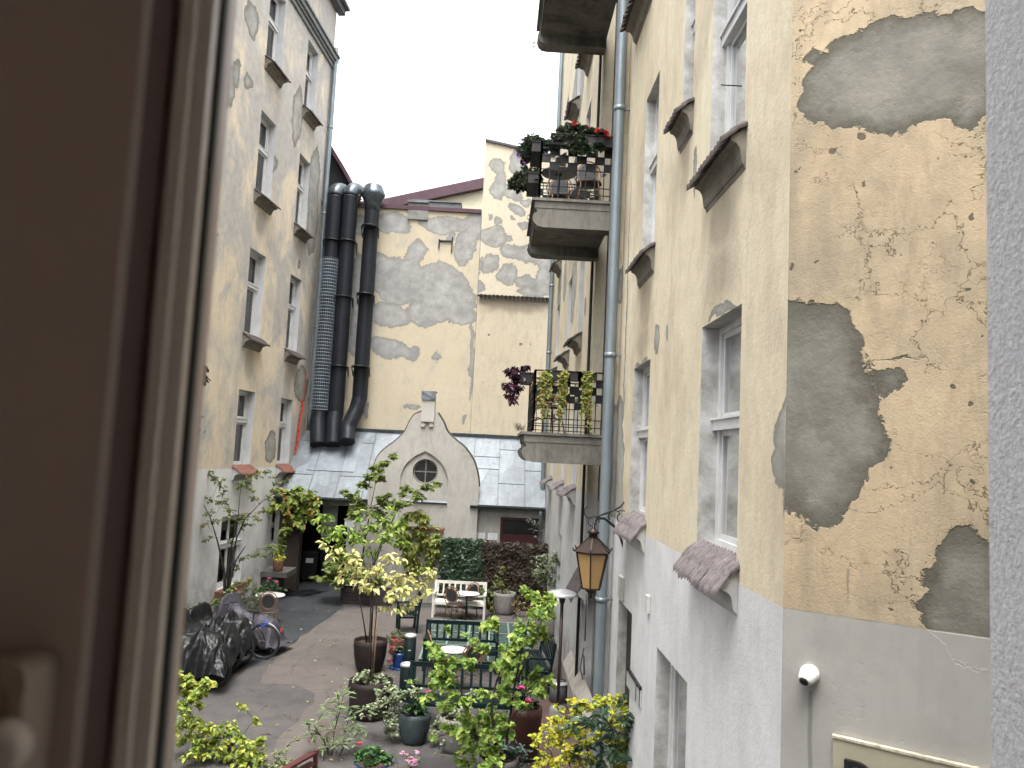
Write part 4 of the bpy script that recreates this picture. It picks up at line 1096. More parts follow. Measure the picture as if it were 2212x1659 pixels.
scroll(1281, 1128, 14, Y0, 0, -6.0); scroll(1275, 1105, 14, Y0 + .05, 1.2, 4.2, 12, .1); scroll(1344, 1118, 16, Y1 - .1, -2.2, 4.2, 18, .4); scroll(1328, 1115, 14, Y1 - .2, 2.5, 6.0, 12, .2)
bm_.build('bracket', BLACKM, wl)

# ================================================================== OUR OWN HOUSE (window jamb, room behind the camera, facade)
own = empty('own_house', (0, .9, 0), 'rough pale grey plaster jamb of the open window along the right edge', 'building')
JM = N('rough_pale_render'); Pj = JM.pos()
hj = JM.math('ADD', JM.noise(Pj, 90, 6, .65), JM.math('MULTIPLY', JM.noise(Pj, 28, 4, .6), .9))
cj = JM.mix(JM.mr(JM.noise(Pj, 60, 6, .7), .42, .66), (.80, .80, .815), (.62, .62, .635))
cj = JM.mix(JM.mr(JM.noise(Pj, 200, 4, .7), .60, .68, 0, .8), cj, (.2, .2, .2))
JM.bsdf(cj, .95, 0, JM.bump(hj, .9, .012), .1); JMAT = JM.mat
a = atY(2130, 100, .95); b = atY(2139, 1600, .95); jx = (a.x + b.x) / 2
print('jamb x', a.x, b.x)
mb = MB(True)
HF_ = 8.6
jx2 = (atY(2130, 100, 1.5).x + atY(2139, 1600, 1.5).x) / 2  # jamb shaped as an outer pilaster, set forward to catch more sky light
mb.box2((jx2, .951, 0), (2.3, 1.5, HF_)); mb.box2((.78, .50, -.0), (9.0, .95, HF_))
mb.box2((-8, .50, 0), (-2.2, .95, HF_)); mb.box2((-2.199, .50, 0), (.779, .95, 3.35)); mb.box2((-2.199, .50, 6.8), (.779, .95, HF_))
mb.build('facade', JMAT, own)
mb = MB(True); rm = simple('pale_room_paint', (.75, .68, .62), (.7, .64, .58), 3, .9)  # room walls lightened so they bounce daylight onto the casement
mb.box2((-3, -2.6, 2.9), (2.4, -2.5, 6.9)); mb.box2((-3, -2.499, 6.9), (2.4, .499, 7.0)); mb.box2((-3, -2.499, 2.8), (2.4, .499, 2.899)); mb.box2((-3.1, -2.499, 2.9), (-3.0, .499, 6.9)); mb.box2((2.4, -2.499, 2.9), (2.5, .499, 6.9))
mb.build('room', rm, own)
# the open casement at the left, close to the lens
sash = empty('open_casement', atY(200, 1659, .3), 'blurred brown wooden window casement standing open along the left edge', 'window sash')
prof = [(-420, .27, 0), (-60, .285, 0), (233, .30, 0), (236, .304, 3), (246, .306, 3), (252, .31, 1), (300, .318, 1), (310, .322, 1), (318, .318, 2), (348, .32, 2), (356, .33, 4), (362, .332, 2), (392, .335, 2), (398, .345, 4), (404, .37, 5), (418, .372, 5), (426, .378, 5)]
zlo, zhi = 3.3, 5.9
def plan(px, d):
    p = atY(px, 830, d); return Vector((p.x, p.y, 0))
SM = [simple('sash_brown', (.66, .52, .46), (.60, .47, .41), 2, .5), simple('sash_groove', (.34, .24, .23), (.29, .21, .20), 2, .6), simple('sash_bead', (.88, .82, .73), (.84, .76, .66), 3, .45, stretch=(1, 1, .2)),
      simple('sash_edge', (.68, .56, .47), (.60, .50, .42), 3, .4), simple('sash_mid', (.62, .50, .42), (.56, .46, .38), 3, .5), simple('sash_gasket', (.030, .036, .036), (.022, .026, .027), 3, .4)]
mb = MB(True)
for i in range(len(prof) - 1):
    a, b = plan(prof[i][0], prof[i][1]), plan(prof[i + 1][0], prof[i + 1][1])
    mb.quad(a + Vector((0, 0, zlo)), b + Vector((0, 0, zlo)), b + Vector((0, 0, zhi)), a + Vector((0, 0, zhi)), prof[i][2])
a = plan(prof[-1][0], prof[-1][1]); b = plan(prof[0][0], .27); b2 = Vector((b.x, .44, 0)); a2 = Vector((a.x - .02, .44, 0))
for p, q in ((a, a2), (a2, b2), (b2, b)): mb.quad(p + Vector((0, 0, zlo)), q + Vector((0, 0, zlo)), q + Vector((0, 0, zhi)), p + Vector((0, 0, zhi)), 0)
mb.build('sash_frame', SM, sash)
hx0 = atY(-120, 1600, .285); hx1 = atY(92, 1418, .285)
mb = MB(True); 
def rbox(mb, x0, x1, z0, z1, y0, y1, r=.006):
    pts = []
    for cx, cz, s0 in ((x1 - r, z1 - r, 0), (x0 + r, z1 - r, 90), (x0 + r, z0 + r, 180), (x1 - r, z0 + r, 270)):
        for k in range(5): t = R(s0 + 22.5 * k); pts.append((cx + r * math.cos(t), y0, cz + r * math.sin(t)))
    mb.prism(pts, (0, y1 - y0, 0))
rbox(mb, hx0.x, hx1.x, hx1.z - .12, hx1.z, .276, .298); rbox(mb, hx0.x, hx1.x - .008, hx1.z - .11, hx1.z - .007, .270, .2758)
hd_ = mb.build('handle_plate', simple('bronze_handle_plate', (.50, .40, .32), (.42, .33, .27), 3, .35), sash)
mb = MB(True); hc2 = atY(-5, 1620, .262); mb.tube([hc2 + Vector((0, .006, 0)), hc2 + Vector((0, -.008, 0))], .008, 20); mb.tube([hc2 + Vector((-.006, 0, .0)), hc2 + Vector((.003, -.0, -.04))], .006, 12)
mb.build('handle', simple('pale_handle', (.75, .68, .6), (.68, .6, .52), 3, .3), hd_)

# ================================================================== GROUND
GM = N('court_asphalt'); Pg = GM.pos()
gc = GM.mix(GM.mr(GM.noise(Pg, .5, 9, .7), .38, .66), (.056, .053, .052), (.085, .077, .073))
gc = GM.mix(GM.mr(GM.noise(Pg, 3.2, 8, .75), .48, .68, 0, .8), gc, (.036, .034, .034))
gc = GM.mix(GM.mr(GM.vor(GM.vec('ADD', Pg, GM.vec('MULTIPLY', GM.noise(Pg, 1.5, 5, .6, col=True), (.8, .8, 0))), .3, 'DISTANCE_TO_EDGE'), .001, .005, .4, 0), gc, (.015, .014, .014))
gc = GM.mix(GM.mr(GM.noise(Pg, 45, 4, .7), .6, .7, 0, .4), gc, (.16, .14, .13))
GM.bsdf(gc, .7, 0, GM.bump(GM.noise(Pg, 60, 5, .7), .35, .008), .35)
mb = MB(); mb.quad((-30, -10, 0), (30, -10, 0), (30, 60, 0), (-30, 60, 0))
tag(mb.build('ground', GM.mat), kind='structure')
def gsheet(name, pix, z, c1, c2, rough=.7, sc=1.2):
    m = N(name + '_asphalt'); P = m.pos()
    c = m.mix(m.mr(m.noise(P, sc, 9, .72), .36, .66), c1, c2)
    c = m.mix(m.mr(m.noise(P, 3.1, 8, .78), .50, .70, 0, .45), c, tuple(x * .6 for x in c1))
    c = m.mix(m.mr(m.vor(m.vec('ADD', P, m.vec('MULTIPLY', m.noise(P, 1.5, 5, .6, col=True), (.8, .8, 0))), .3, 'DISTANCE_TO_EDGE'), .001, .005, .35, 0), c, (.015, .014, .014))
    c = m.mix(m.mr(m.noise(P, 55, 4, .7), .62, .7, 0, .4), c, tuple(min(1, x * 1.9) for x in c2))
    m.bsdf(c, rough, 0, m.bump(m.noise(P, 60, 5, .7), .35, .008), .4)
    pts = [atZ(x, y, z) for x, y in pix]
    for _ in range(3):
        q = []
        for i in range(len(pts)): a_, b_ = pts[i], pts[(i + 1) % len(pts)]; q += [a_.lerp(b_, .22), a_.lerp(b_, .78)]
        pts = q
    pts2 = []
    for i in range(len(pts)):
        a_, b_ = pts[i], pts[(i + 1) % len(pts)]; k = max(1, int((b_ - a_).length / .12))
        for j in range(k):
            p = a_.lerp(b_, j / k); pts2.append(p + Vector((mn.noise(p * 2.1) * .10 + mn.noise(p * 9) * .03, mn.noise(p * 2.3 + Vector((9, 0, 0))) * .10, 0)))
    bm = bmesh.new(); vs = [bm.verts.new(p) for p in pts2]; es = [bm.edges.new((vs[i], vs[(i + 1) % len(vs)])) for i in range(len(vs))]
    bmesh.ops.triangle_fill(bm, use_beauty=True, edges=es); me = bpy.data.meshes.new(name); bm.to_mesh(me); bm.free(); me.materials.append(m.mat)
    o = bpy.data.objects.new(name, me); COL.objects.link(o)
    for p in o.data.polygons:
        if p.normal.z < 0: o.data.flip_normals(); break
    return tag(o, kind='structure')
gsheet('pavement', [(600, 1262), (760, 1262), (752, 1306), (668, 1362), (618, 1398), (560, 1440), (520, 1440), (430, 1440), (380, 1330)], .004, (.026, .030, .034), (.045, .048, .052), .5)
gsheet('path', [(752, 1308), (1000, 1316), (1240, 1322), (1235, 1352), (1100, 1348), (860, 1348), (850, 1400), (830, 1460), (750, 1510), (715, 1570), (680, 1640), (650, 1720), (520, 1720), (560, 1650), (620, 1580), (690, 1500), (640, 1480), (545, 1476), (618, 1400), (668, 1364)], .004, (.080, .069, .063), (.105, .091, .083))
gsheet('brick_path', [(1160, 1480), (1215, 1480), (1300, 1520), (1330, 1700), (1080, 1700), (1120, 1600)], .004, (.105, .062, .052), (.07, .048, .044))
fl_ = MB(); r_ = random.Random(77)
for k in range(420):
    p = atZ(r_.uniform(560, 1200), r_.uniform(1330, 1659) if k % 3 else r_.uniform(1300, 1400), .012); s_ = r_.uniform(.018, .05); a = r_.uniform(0, 6.3); d1 = Vector((math.cos(a), math.sin(a), 0)) * s_; d2 = Vector((-math.sin(a), math.cos(a), 0)) * s_ * .6
    fl_.add([p - d1, p - d2 * .8 + Vector((0, 0, .008)), p + d1, p + d2 + Vector((0, 0, .004))], [(0, 1, 2, 3)])
lf = N('fallen_leaf_mix'); g_ = lf.n('NewGeometry'); lf.bsdf(lf.ramp(g_.outputs['Random Per Island'], [(0, (.04, .03, .02)), (.5, (.10, .07, .04)), (.8, (.30, .26, .06)), (1, (.4, .38, .25))]), .8)
tag(fl_.build('fallen_leaves', lf.mat), kind='stuff')
gsheet('patch', [(690, 1555), (760, 1560), (735, 1615), (655, 1615)], .008, (.085, .06, .058), (.065, .05, .048))
# glass skylight in the ground
sk0 = [atZ(x, y, .05) for x, y in ((925, 1350), (1128, 1352), (1150, 1425), (905, 1430))]
skl = empty('glass_skylight', atZ(1020, 1390), 'greenish glass floor skylight with white frame lines behind the long dark bench', 'skylight')
GS = simple('green_skylight_glass', (.06, .10, .085), (.035, .06, .052), 2, .25, spec=.6)
x0, x1 = sk0[3].x, sk0[2].x; y0, y1 = sk0[3].y, sk0[1].y
mb = MB(True); mb.box2((x0, y0, .006), (x1, y1, .10)); mb.build('glass', GS, skl)
mb = MB(True); FRM = simple('pale_frame', (.22, .28, .26), (.16, .21, .19), 3, .4)
for k in range(6): xx = x0 + (x1 - x0) * k / 5; mb.box2((xx - .02, y0, .101), (xx + .02, y1, .12))
for k in range(4): yy = y0 + (y1 - y0) * k / 3; mb.box2((x0, yy - .02, .1205), (x1, yy + .02, .125))
mb.build('glazing_bars', FRM, skl)
# ================================================================== PLANTS
def rv(r=rnd):
    while True:
        v = Vector((r.uniform(-1, 1), r.uniform(-1, 1), r.uniform(-1, 1)))
        if .01 < v.length < 1: return v.normalized()
def leaf(mb, p, d, n, L, W, shape='ovate', fold=.25, droop=.2, r=rnd):
    d = d.normalized(); x = d.cross(n)
    if x.length < 1e-3: x = d.orthogonal()
    x.normalize(); n = x.cross(d)
    def q(a, b, c=0.0): return p + x * (a * W) + d * (b * L) + n * (c * W - droop * L * b * b)
    if shape == 'ovate':
        v = [q(0, 0), q(-.5, .3, fold), q(-.38, .7, fold * .8), q(0, 1), q(.38, .7, fold * .8), q(.5, .3, fold)]
        mb.add(v, [(0, 3, 2, 1), (0, 5, 4, 3)], 0, False)
    elif shape == 'long':
        v = [q(0, 0), q(-.5, .35, fold), q(-.4, .7, fold), q(0, 1), q(.4, .7, fold), q(.5, .35, fold)]
        mb.add(v, [(0, 3, 2, 1), (0, 5, 4, 3)], 0, False)
    elif shape == 'round':
        v = [q(0, 0), q(-.45, .15, fold * .6), q(-.5, .55, fold), q(-.25, .92, fold * .5), q(0, 1), q(.25, .92, fold * .5), q(.5, .55, fold), q(.45, .15, fold * .6)]
        mb.add(v, [(0, 4, 3, 2, 1), (0, 7, 6, 5, 4)], 0, False)
    elif shape == 'heart':      # broad toothed lime leaf with a wavy rim
        w = [r.uniform(-.16, .16) for _ in range(9)]
        v = [q(0, .12, 0), q(-.22, -.05, .1 + w[0]), q(-.52, .18, fold + w[1]), q(-.60, .48, fold * .8 + w[2]), q(-.36, .62, .1 + w[3]), q(-.30, .88, w[4]), q(0, 1.05, 0),
             q(.32, .86, w[5]), q(.40, .60, .1 + w[6]), q(.60, .46, fold * .8 + w[7]), q(.50, .16, fold + w[8]), q(.22, -.05, .1)]
        mb.add(v, [(0, 3, 2, 1), (0, 5, 4, 3), (0, 6, 5), (0, 7, 6), (0, 9, 8, 7), (0, 11, 10, 9)], 0, False)
    elif shape == 'palm5':
        for a in (-1.15, -.6, 0, .6, 1.15):
            dd = (d * math.cos(a) + x * math.sin(a)); k = 1 - .22 * abs(a); xx = n.cross(dd).normalized()
            Q = lambda s, t, c=0.0: p + xx * (s * W * .42) + dd * (t * L * k) + n * (c * W - droop * L * t * t)
            mb.add([Q(0, 0), Q(-.5, .5, .1), Q(0, 1), Q(.5, .5, .1)], [(0, 3, 2, 1)], 0, False)
    return mb
def plant(root, Y, blobs, base, lm, bmat, L=.1, W=.08, shape='ovate', dy=.25, up=.7, dens=1.7, trunk=.02, droop=.2, twigs=True, seed=1, jit=.35, name='foliage', twr=.0035, steps=7, fold=.25, nodes0=None, lfac=1.0, flat=.6, updir=.25):
    r = random.Random(seed); base = Vector(base)
    nodes = [(base, trunk)] + [(Vector(n), trunk) for n in (nodes0 or [])]
    wb = MB(True); lb = MB(True)
    cs = []
    for (x, y, rad, n) in blobs:
        c = atY(x, y, Y + r.uniform(-dy, dy)); cs.append((c, rad / FPX * Y, n))
    cs.sort(key=lambda t: (t[0] - base).length)
    for c, rm, n in cs:
        best = min(nodes, key=lambda nd: (nd[0] - c).length + (3.0 if nd[0].z > c.z - .05 else 0) + (nd[0] - base).length * .15)
        s, sr = best; L0 = (c - s).length
        m1 = s + Vector((0, 0, L0 * .35)) + (c - s) * .18 + rv(r) * L0 * .05
        path = []
        for i in range(steps + 1):
            t = i / steps; p = (s * (1 - t) ** 2 + m1 * 2 * t * (1 - t) + c * t * t)
            if 0 < i < steps: p = p + rv(r) * L0 * .018
            path.append(p)
        r0 = min(sr * .8, .004 + L0 * .012); rs = [max(twr, r0 * (1 - .75 * i / steps)) for i in range(steps + 1)]
        wb.tube(path, rs, 5, False)
        for i in range(2, steps + 1, 2): nodes.append((path[i], rs[i]))
        n = max(1, round(n * dens)); k = max(2, int(n / 5)) ; left_n = n
        for j in range(k):
            dv = rv(r); dv.z = dv.z * flat + updir; dv.normalize()
            st = path[-1] if j % 2 else path[-2] if steps > 2 else path[0]
            st = st + rv(r) * rm * .25; ln = rm * r.uniform(.5, 1.05); en = st + dv * ln
            if twigs: wb.tube([path[-1], st, en], [twr, twr * .8, twr * .6], 4, False)
            nn = max(1, round(left_n / (k - j))); left_n -= nn
            for q in range(nn):
                t = (q + r.uniform(.2, 1)) / nn; p = st.lerp(en, min(1, t)) + rv(r) * L * .25
                side = rv(r); side.z *= .4; dd = (dv * .5 + side + Vector((0, 0, -droop * .8))).normalized()
                nrm = Vector((r.uniform(-jit, jit), r.uniform(-jit, jit) - .15, 1)).normalized()
                sc_l = r.uniform(.65, 1.15) * lfac
                leaf(lb, p, dd, nrm, L * sc_l, W * sc_l, shape, fold, droop * r.uniform(.4, 1.4), r)
    if len(wb.v): wb.build('stem', bmat, root)
    lo = lb.build(name, lm, root)
    return lo
def flowers(root, Y, pts, mat, size=.03, n=7, name='flower', dy=.1, seed=2):
    r = random.Random(seed)
    for (x, y) in pts:
        c = atY(x, y, Y + r.uniform(-dy, dy)); mb = MB(True)
        for i in range(n):
            o = c + rv(r) * size * .8
            for k in range(5):
                a = k * 1.257 + r.random(); leaf(mb, o, Vector((math.cos(a), math.sin(a) * .8, .35)), Vector((0, -.4, 1)), size, size * .8, 'ovate', .1, .1, r)
        mb.build(name, mat, root)
def pot(root, base, r, h, mat, taper=.68, soil=True, rim=.03):
    base = Vector(base); mb = MB(True)
    pr = [(r * taper, 0), (r * (taper + .12), h * .15), (r * .94, h * .5), (r, h * .85), (r, h), (r - rim, h), (r - rim, h * .9), (r - rim - .005, h * .86)]
    mb.lathe(base, pr, 32); o = mb.build('pot', mat, root)
    if soil:
        sb = MB(True); sb.lathe(base, [(0, h * .885), (r * .5, h * .895), (r - rim, h * .885), (r - rim, h * .84)], 24); sb.build('soil', SOIL, root)
    return o
def thing(name, loc, label, cat, group=None): return empty(name, loc, label, cat, group)

LIME = leafmat('lime_leaves', [(0, (.22, .36, .04)), (.35, (.33, .48, .06)), (.7, (.45, .57, .09)), (.9, (.56, .60, .12)), (1, (.26, .40, .05))])
LIMEF = leafmat('fresh_lime_leaves', [(0, (.09, .18, .035)), (.35, (.18, .29, .05)), (.7, (.30, .40, .08)), (.92, (.46, .52, .13)), (1, (.11, .21, .04))])
LIMEP = leafmat('pale_cream_leaves', [(0, (.42, .46, .14)), (.4, (.62, .60, .26)), (.75, (.70, .62, .32)), (1, (.44, .50, .16))])
YELL = leafmat('yellow_leaves', [(0, (.32, .42, .05)), (.45, (.48, .52, .06)), (.8, (.62, .56, .06)), (.95, (.66, .46, .05)), (1, (.34, .42, .05))])
MAPLE = leafmat('maple_leaves', [(0, (.09, .15, .04)), (.5, (.17, .24, .06)), (.8, (.26, .31, .09)), (.95, (.36, .33, .11)), (1, (.11, .18, .05))])
DGREEN = leafmat('dark_green_leaves', [(0, (.018, .045, .018)), (.6, (.035, .08, .028)), (1, (.06, .12, .04))], .4, .2)
LAUREL = leafmat('laurel_leaves', [(0, (.02, .045, .025)), (.6, (.04, .08, .04)), (1, (.08, .13, .07))], .3, .12, .6)
OLE = leafmat('oleander_leaves', [(0, (.10, .16, .07)), (.6, (.17, .23, .11)), (1, (.24, .30, .15))], .45, .2)
BLUEG = leafmat('bluish_leaves', [(0, (.06, .12, .10)), (.6, (.10, .17, .14)), (1, (.16, .22, .18))], .5, .2)
VARI = leafmat('variegated_leaves', [(0, (.10, .15, .07)), (.4, (.18, .24, .12)), (.7, (.34, .38, .24)), (1, (.44, .46, .32))], .5, .2)
VINE = leafmat('vine_leaves', [(0, (.12, .19, .04)), (.5, (.22, .30, .06)), (.86, (.34, .37, .09)), (.95, (.42, .26, .08)), (1, (.45, .14, .06))])
CREEP = leafmat('creeper_leaves', [(0, (.16, .24, .05)), (.55, (.30, .36, .09)), (.85, (.44, .40, .13)), (1, (.46, .30, .12))])
IVYG = leafmat('ivy_leaves', [(0, (.012, .030, .014)), (.6, (.026, .052, .024)), (1, (.06, .085, .05))], .4, .15)
IVYR = leafmat('reddish_ivy_leaves', [(0, (.022, .015, .011)), (.6, (.040, .026, .018)), (1, (.06, .05, .028))], .5, .15)
PURP = leafmat('purple_leaves', [(0, (.018, .008, .016)), (.7, (.04, .014, .03)), (1, (.11, .015, .03))], .4, .15)
PINK = leafmat('pink_petals', [(0, (.60, .05, .22)), (1, (.75, .10, .35))], .5, .3)
LPINK = leafmat('light_pink_petals', [(0, (.60, .22, .40)), (1, (.72, .36, .52))], .5, .3)
REDF = leafmat('red_petals', [(0, (.60, .03, .06)), (1, (.70, .08, .10))], .5, .3)
GRASSY = leafmat('heather_leaves', [(0, (.10, .14, .05)), (.6, (.17, .21, .08)), (1, (.26, .27, .13))], .6, .2)
SEDUM = leafmat('trailing_leaves', [(0, (.16, .22, .04)), (.5, (.26, .31, .07)), (.8, (.33, .30, .08)), (1, (.30, .12, .05))])

# --- tall lime tree in the first brown pot
gp = atZ(797, 1449); t1 = thing('potted_tree', gp, 'slender lime green tree in the large round brown pot beside the red flowers', 'tree')
pot(t1, gp, .34, .62, POTB)
Yt = gp.y
bl = [(705, 1113, 16, 9), (700, 1135, 14, 7), (718, 1142, 20, 14), (740, 1150, 22, 16), (765, 1155, 20, 14), (735, 1178, 20, 12), (705, 1165, 12, 6), (800, 1138, 16, 10), (828, 1128, 22, 18), (850, 1145, 24, 22),
      (872, 1132, 16, 12), (832, 1165, 24, 20), (782, 1172, 18, 10), (752, 1205, 18, 8), (800, 1195, 18, 8), (865, 1172, 18, 12), (712, 1190, 14, 7), (690, 1120, 10, 5), (775, 1110, 12, 5), (845, 1110, 12, 6)]
stem = [atY(x, y, Yt) for x, y in ((790, 1375), (783, 1320), (795, 1250), (802, 1200))]
wbt = MB(True)
for px_ in (((793, 1392), (786, 1345), (776, 1290), (770, 1240), (762, 1180)), ((797, 1392), (800, 1340), (801, 1270), (806, 1210), (830, 1160)), ((801, 1392), (806, 1300), (812, 1250), (800, 1180))):
    pts = [atY(x, y, Yt + .02) for x, y in px_]; wbt.tube([q for q in smooth([tuple(p) for p in pts], 4)] if False else pts, [.018, .014, .011, .009, .006][:len(pts)], 7)
wbt.build('trunk', BARKD, t1)
plant(t1, Yt, bl, atY(797, 1380, Yt), LIMEF, BARKD, .135, .08, 'ovate', .4, droop=.35, seed=11, dens=2.6, nodes0=[atY(x, y, Yt) for x, y in ((770, 1240), (762, 1180), (806, 1210), (801, 1270), (830, 1160), (812, 1250))])
# --- pale variegated tree in the second pot
g2 = atZ(797, 1547); t2 = thing('potted_tree', g2, 'cream leaved sapling tied to canes in the wide dark pot with ivy around its foot', 'tree')
pot(t2, g2, .37, .60, POTB, .8)
Y2 = g2.y
bl = [(745, 1222, 14, 6), (770, 1235, 18, 9), (795, 1240, 16, 8), (700, 1178, 10, 4), (722, 1195, 14, 6), (760, 1200, 12, 5), (820, 1235, 20, 13), (848, 1250, 24, 17), (880, 1248, 20, 13), (905, 1262, 16, 9), (925, 1235, 14, 8), (940, 1250, 10, 5), (800, 1272, 18, 9), (842, 1285, 22, 14), (872, 1278, 20, 12),
      (905, 1290, 14, 7), (760, 1262, 12, 6), (890, 1308, 12, 5), (938, 1278, 9, 4), (838, 1315, 12, 5), (860, 1215, 14, 7), (740, 1240, 10, 5), (838, 1200, 12, 6), (862, 1325, 9, 4), (775, 1215, 12, 5), (785, 1262, 12, 6)]
wbt = MB(True)
for px_ in (((800, 1460), (806, 1400), (813, 1330), (812, 1250), (815, 1215)), ((796, 1460), (800, 1380), (802, 1300), (798, 1180))):
    wbt.tube([atY(x, y, Y2) for x, y in px_], [.012, .011, .010, .008, .005][:len(px_)], 7)
wbt.build('trunk', BARK, t2)
wbt = MB(True); wbt.tube([atY(806, 1460, Y2 - .05), atY(816, 1322, Y2 - .05)], .012, 6); wbt.tube([atY(802, 1462, Y2), atY(809, 1330, Y2)], .010, 6); wbt.build('cane', simple('bamboo', (.24, .17, .11), (.17, .12, .08), 9, .6), t2)
plant(t2, Y2, bl, atY(806, 1400, Y2), LIMEP, BARK, .12, .068, 'ovate', .35, droop=.4, seed=12, dens=2.6, nodes0=[atY(x, y, Y2) for x, y in ((813, 1330), (812, 1250), (802, 1300), (798, 1200))])
plant(t2, Y2, [(770, 1468, 20, 50), (800, 1465, 22, 60), (825, 1475, 20, 50), (755, 1480, 12, 20), (790, 1452, 12, 16), (838, 1490, 16, 36)], atY(797, 1480, Y2), VARI, BARK, .06, .055, 'round', .25, seed=13, trunk=.01, name='ivy_foliage')
# --- maple in the long planter
gm_ = atZ(790, 1307); pl = thing('planter_box', gm_ + Vector((0, .25, 0)), 'long low black slatted planter box under the feathery green maple', 'planter')
x0, x1 = atZ(731, 1307).x, atZ(850, 1307).x
mb = MB(True); PLK = simple('charcoal_planks', (.022, .018, .018), (.035, .028, .026), 5, .6, stretch=(.6, 1, 6))
for k in range(4): mb.box2((x0, gm_.y, .02 + k * .105), (x1, gm_.y + .03, .115 + k * .105)); mb.box2((x0 + .004, gm_.y + .031, .02 + k * .105), (x0 + .034, gm_.y + .5, .115 + k * .105)); mb.box2((x1 - .034, gm_.y + .031, .02 + k * .105), (x1 - .004, gm_.y + .5, .115 + k * .105)); mb.box2((x0, gm_.y + .501, .02 + k * .105), (x1, gm_.y + .53, .115 + k * .105))
mb.build('planks', PLK, pl); mb = MB(True); mb.box2((x0 + .035, gm_.y + .035, .3), (x1 - .035, gm_.y + .5, .39)); mb.build('soil', SOIL, pl)
YM = gm_.y + .25
mt = thing('maple_tree', (atY(775, 1285, YM).x, YM, .39), 'layered feathery green Japanese maple rising in front of the gable', 'tree')
bl = [(832, 1000, 12, 22), (815, 1012, 16, 30), (800, 1030, 18, 34), (788, 1047, 16, 30), (820, 1035, 14, 22), (850, 985, 8, 10), (885, 1058, 16, 24), (925, 1050, 14, 20), (945, 1044, 8, 10), (905, 1068, 14, 20), (862, 1088, 18, 30), (842, 1095, 22, 38),
      (880, 1085, 12, 16), (760, 1070, 16, 24), (780, 1092, 22, 38), (812, 1108, 24, 42), (828, 1075, 18, 28), (742, 1062, 10, 12), (765, 1110, 20, 30), (800, 1140, 24, 36), (775, 1160, 22, 30), (745, 1205, 24, 34), (722, 1232, 20, 30), (755, 1242, 26, 44), (795, 1235, 28, 44), (700, 1248, 14, 16),
      (735, 1260, 20, 26), (790, 1262, 22, 30), (770, 1215, 22, 34), (715, 1215, 14, 18), (825, 1255, 20, 26), (905, 1075, 14, 16), (870, 1065, 10, 12), (680, 1248, 8, 8)]
wbt = MB(True)
for px_ in (((775, 1290), (778, 1230), (790, 1160), (800, 1100), (812, 1040)), ((770, 1290), (762, 1250), (750, 1225)), ((780, 1290), (800, 1240), (835, 1150), (860, 1100), (900, 1070))):
    wbt.tube([atY(x, y, YM) for x, y in px_], [.035, .028, .02, .014, .008][:len(px_)], 7)
wbt.build('trunk', BARKD, mt)
plant(mt, YM, bl, atY(775, 1285, YM), MAPLE, BARKD, .13, .13, 'palm5', .7, droop=.25, seed=14, dens=3.0, jit=.25, flat=.25, updir=.05, nodes0=[atY(x, y, YM) for x, y in ((778, 1230), (790, 1160), (800, 1100), (812, 1040), (750, 1225), (835, 1150), (860, 1100), (900, 1070))])
# --- thin tree by the left wall
YS = 19.6; tb_ = atZ(487, 1330); tb_ = Vector((atY(487, 1315, YS).x, YS, 0)); st_ = thing('slender_tree', tb_, 'sparse multi stemmed small tree against the white foot of the left block', 'tree')
wbt = MB(True)
for px_ in (((484, 1330), (487, 1250), (500, 1180), (514, 1120), (520, 1050)), ((488, 1330), (494, 1230), (512, 1160), (530, 1120), (560, 1090), (600, 1060)), ((491, 1330), (498, 1250), (510, 1210), (530, 1180)), ((486, 1330), (484, 1230), (470, 1170), (455, 1120), (440, 1090))):
    wbt.tube([atY(x, y, YS) for x, y in px_], [.035, .028, .018, .012, .008, .005][:len(px_)], 6)
wbt.build('trunk', BARKD, st_)
bl = [(450, 1020, 10, 14), (465, 1030, 14, 22), (478, 1040, 14, 20), (485, 1060, 14, 18), (490, 1085, 14, 20), (470, 1085, 12, 16), (452, 1080, 10, 12), (450, 1110, 12, 16), (440, 1130, 12, 14), (465, 1125, 12, 16), (495, 1105, 14, 20), (515, 1125, 18, 28), (535, 1130, 16, 22), (555, 1120, 12, 14),
      (520, 1050, 12, 16), (535, 1040, 12, 16), (555, 1025, 14, 20), (575, 1020, 12, 16), (590, 1030, 8, 8), (540, 1060, 12, 14), (585, 1080, 14, 14), (605, 1065, 12, 14), (570, 1105, 12, 14), (625, 1040, 10, 10), (560, 1200, 16, 22), (590, 1190, 16, 22), (530, 1205, 12, 14), (610, 1195, 10, 12), (450, 1165, 10, 8),
      (500, 1170, 10, 9), (515, 1225, 10, 7), (545, 1075, 12, 14), (600, 1045, 12, 12)]
GR2 = leafmat('small_green_leaves', [(0, (.08, .13, .04)), (.6, (.14, .20, .06)), (.9, (.24, .26, .06)), (1, (.5, .28, .05))])
plant(st_, YS, bl, atY(487, 1300, YS), GR2, BARKD, .085, .065, 'ovate', .5, droop=.2, seed=15, trunk=.012, nodes0=[atY(x, y, YS) for x, y in ((500, 1180), (514, 1120), (520, 1050), (530, 1120), (560, 1090), (470, 1170), (455, 1120), (530, 1180))])
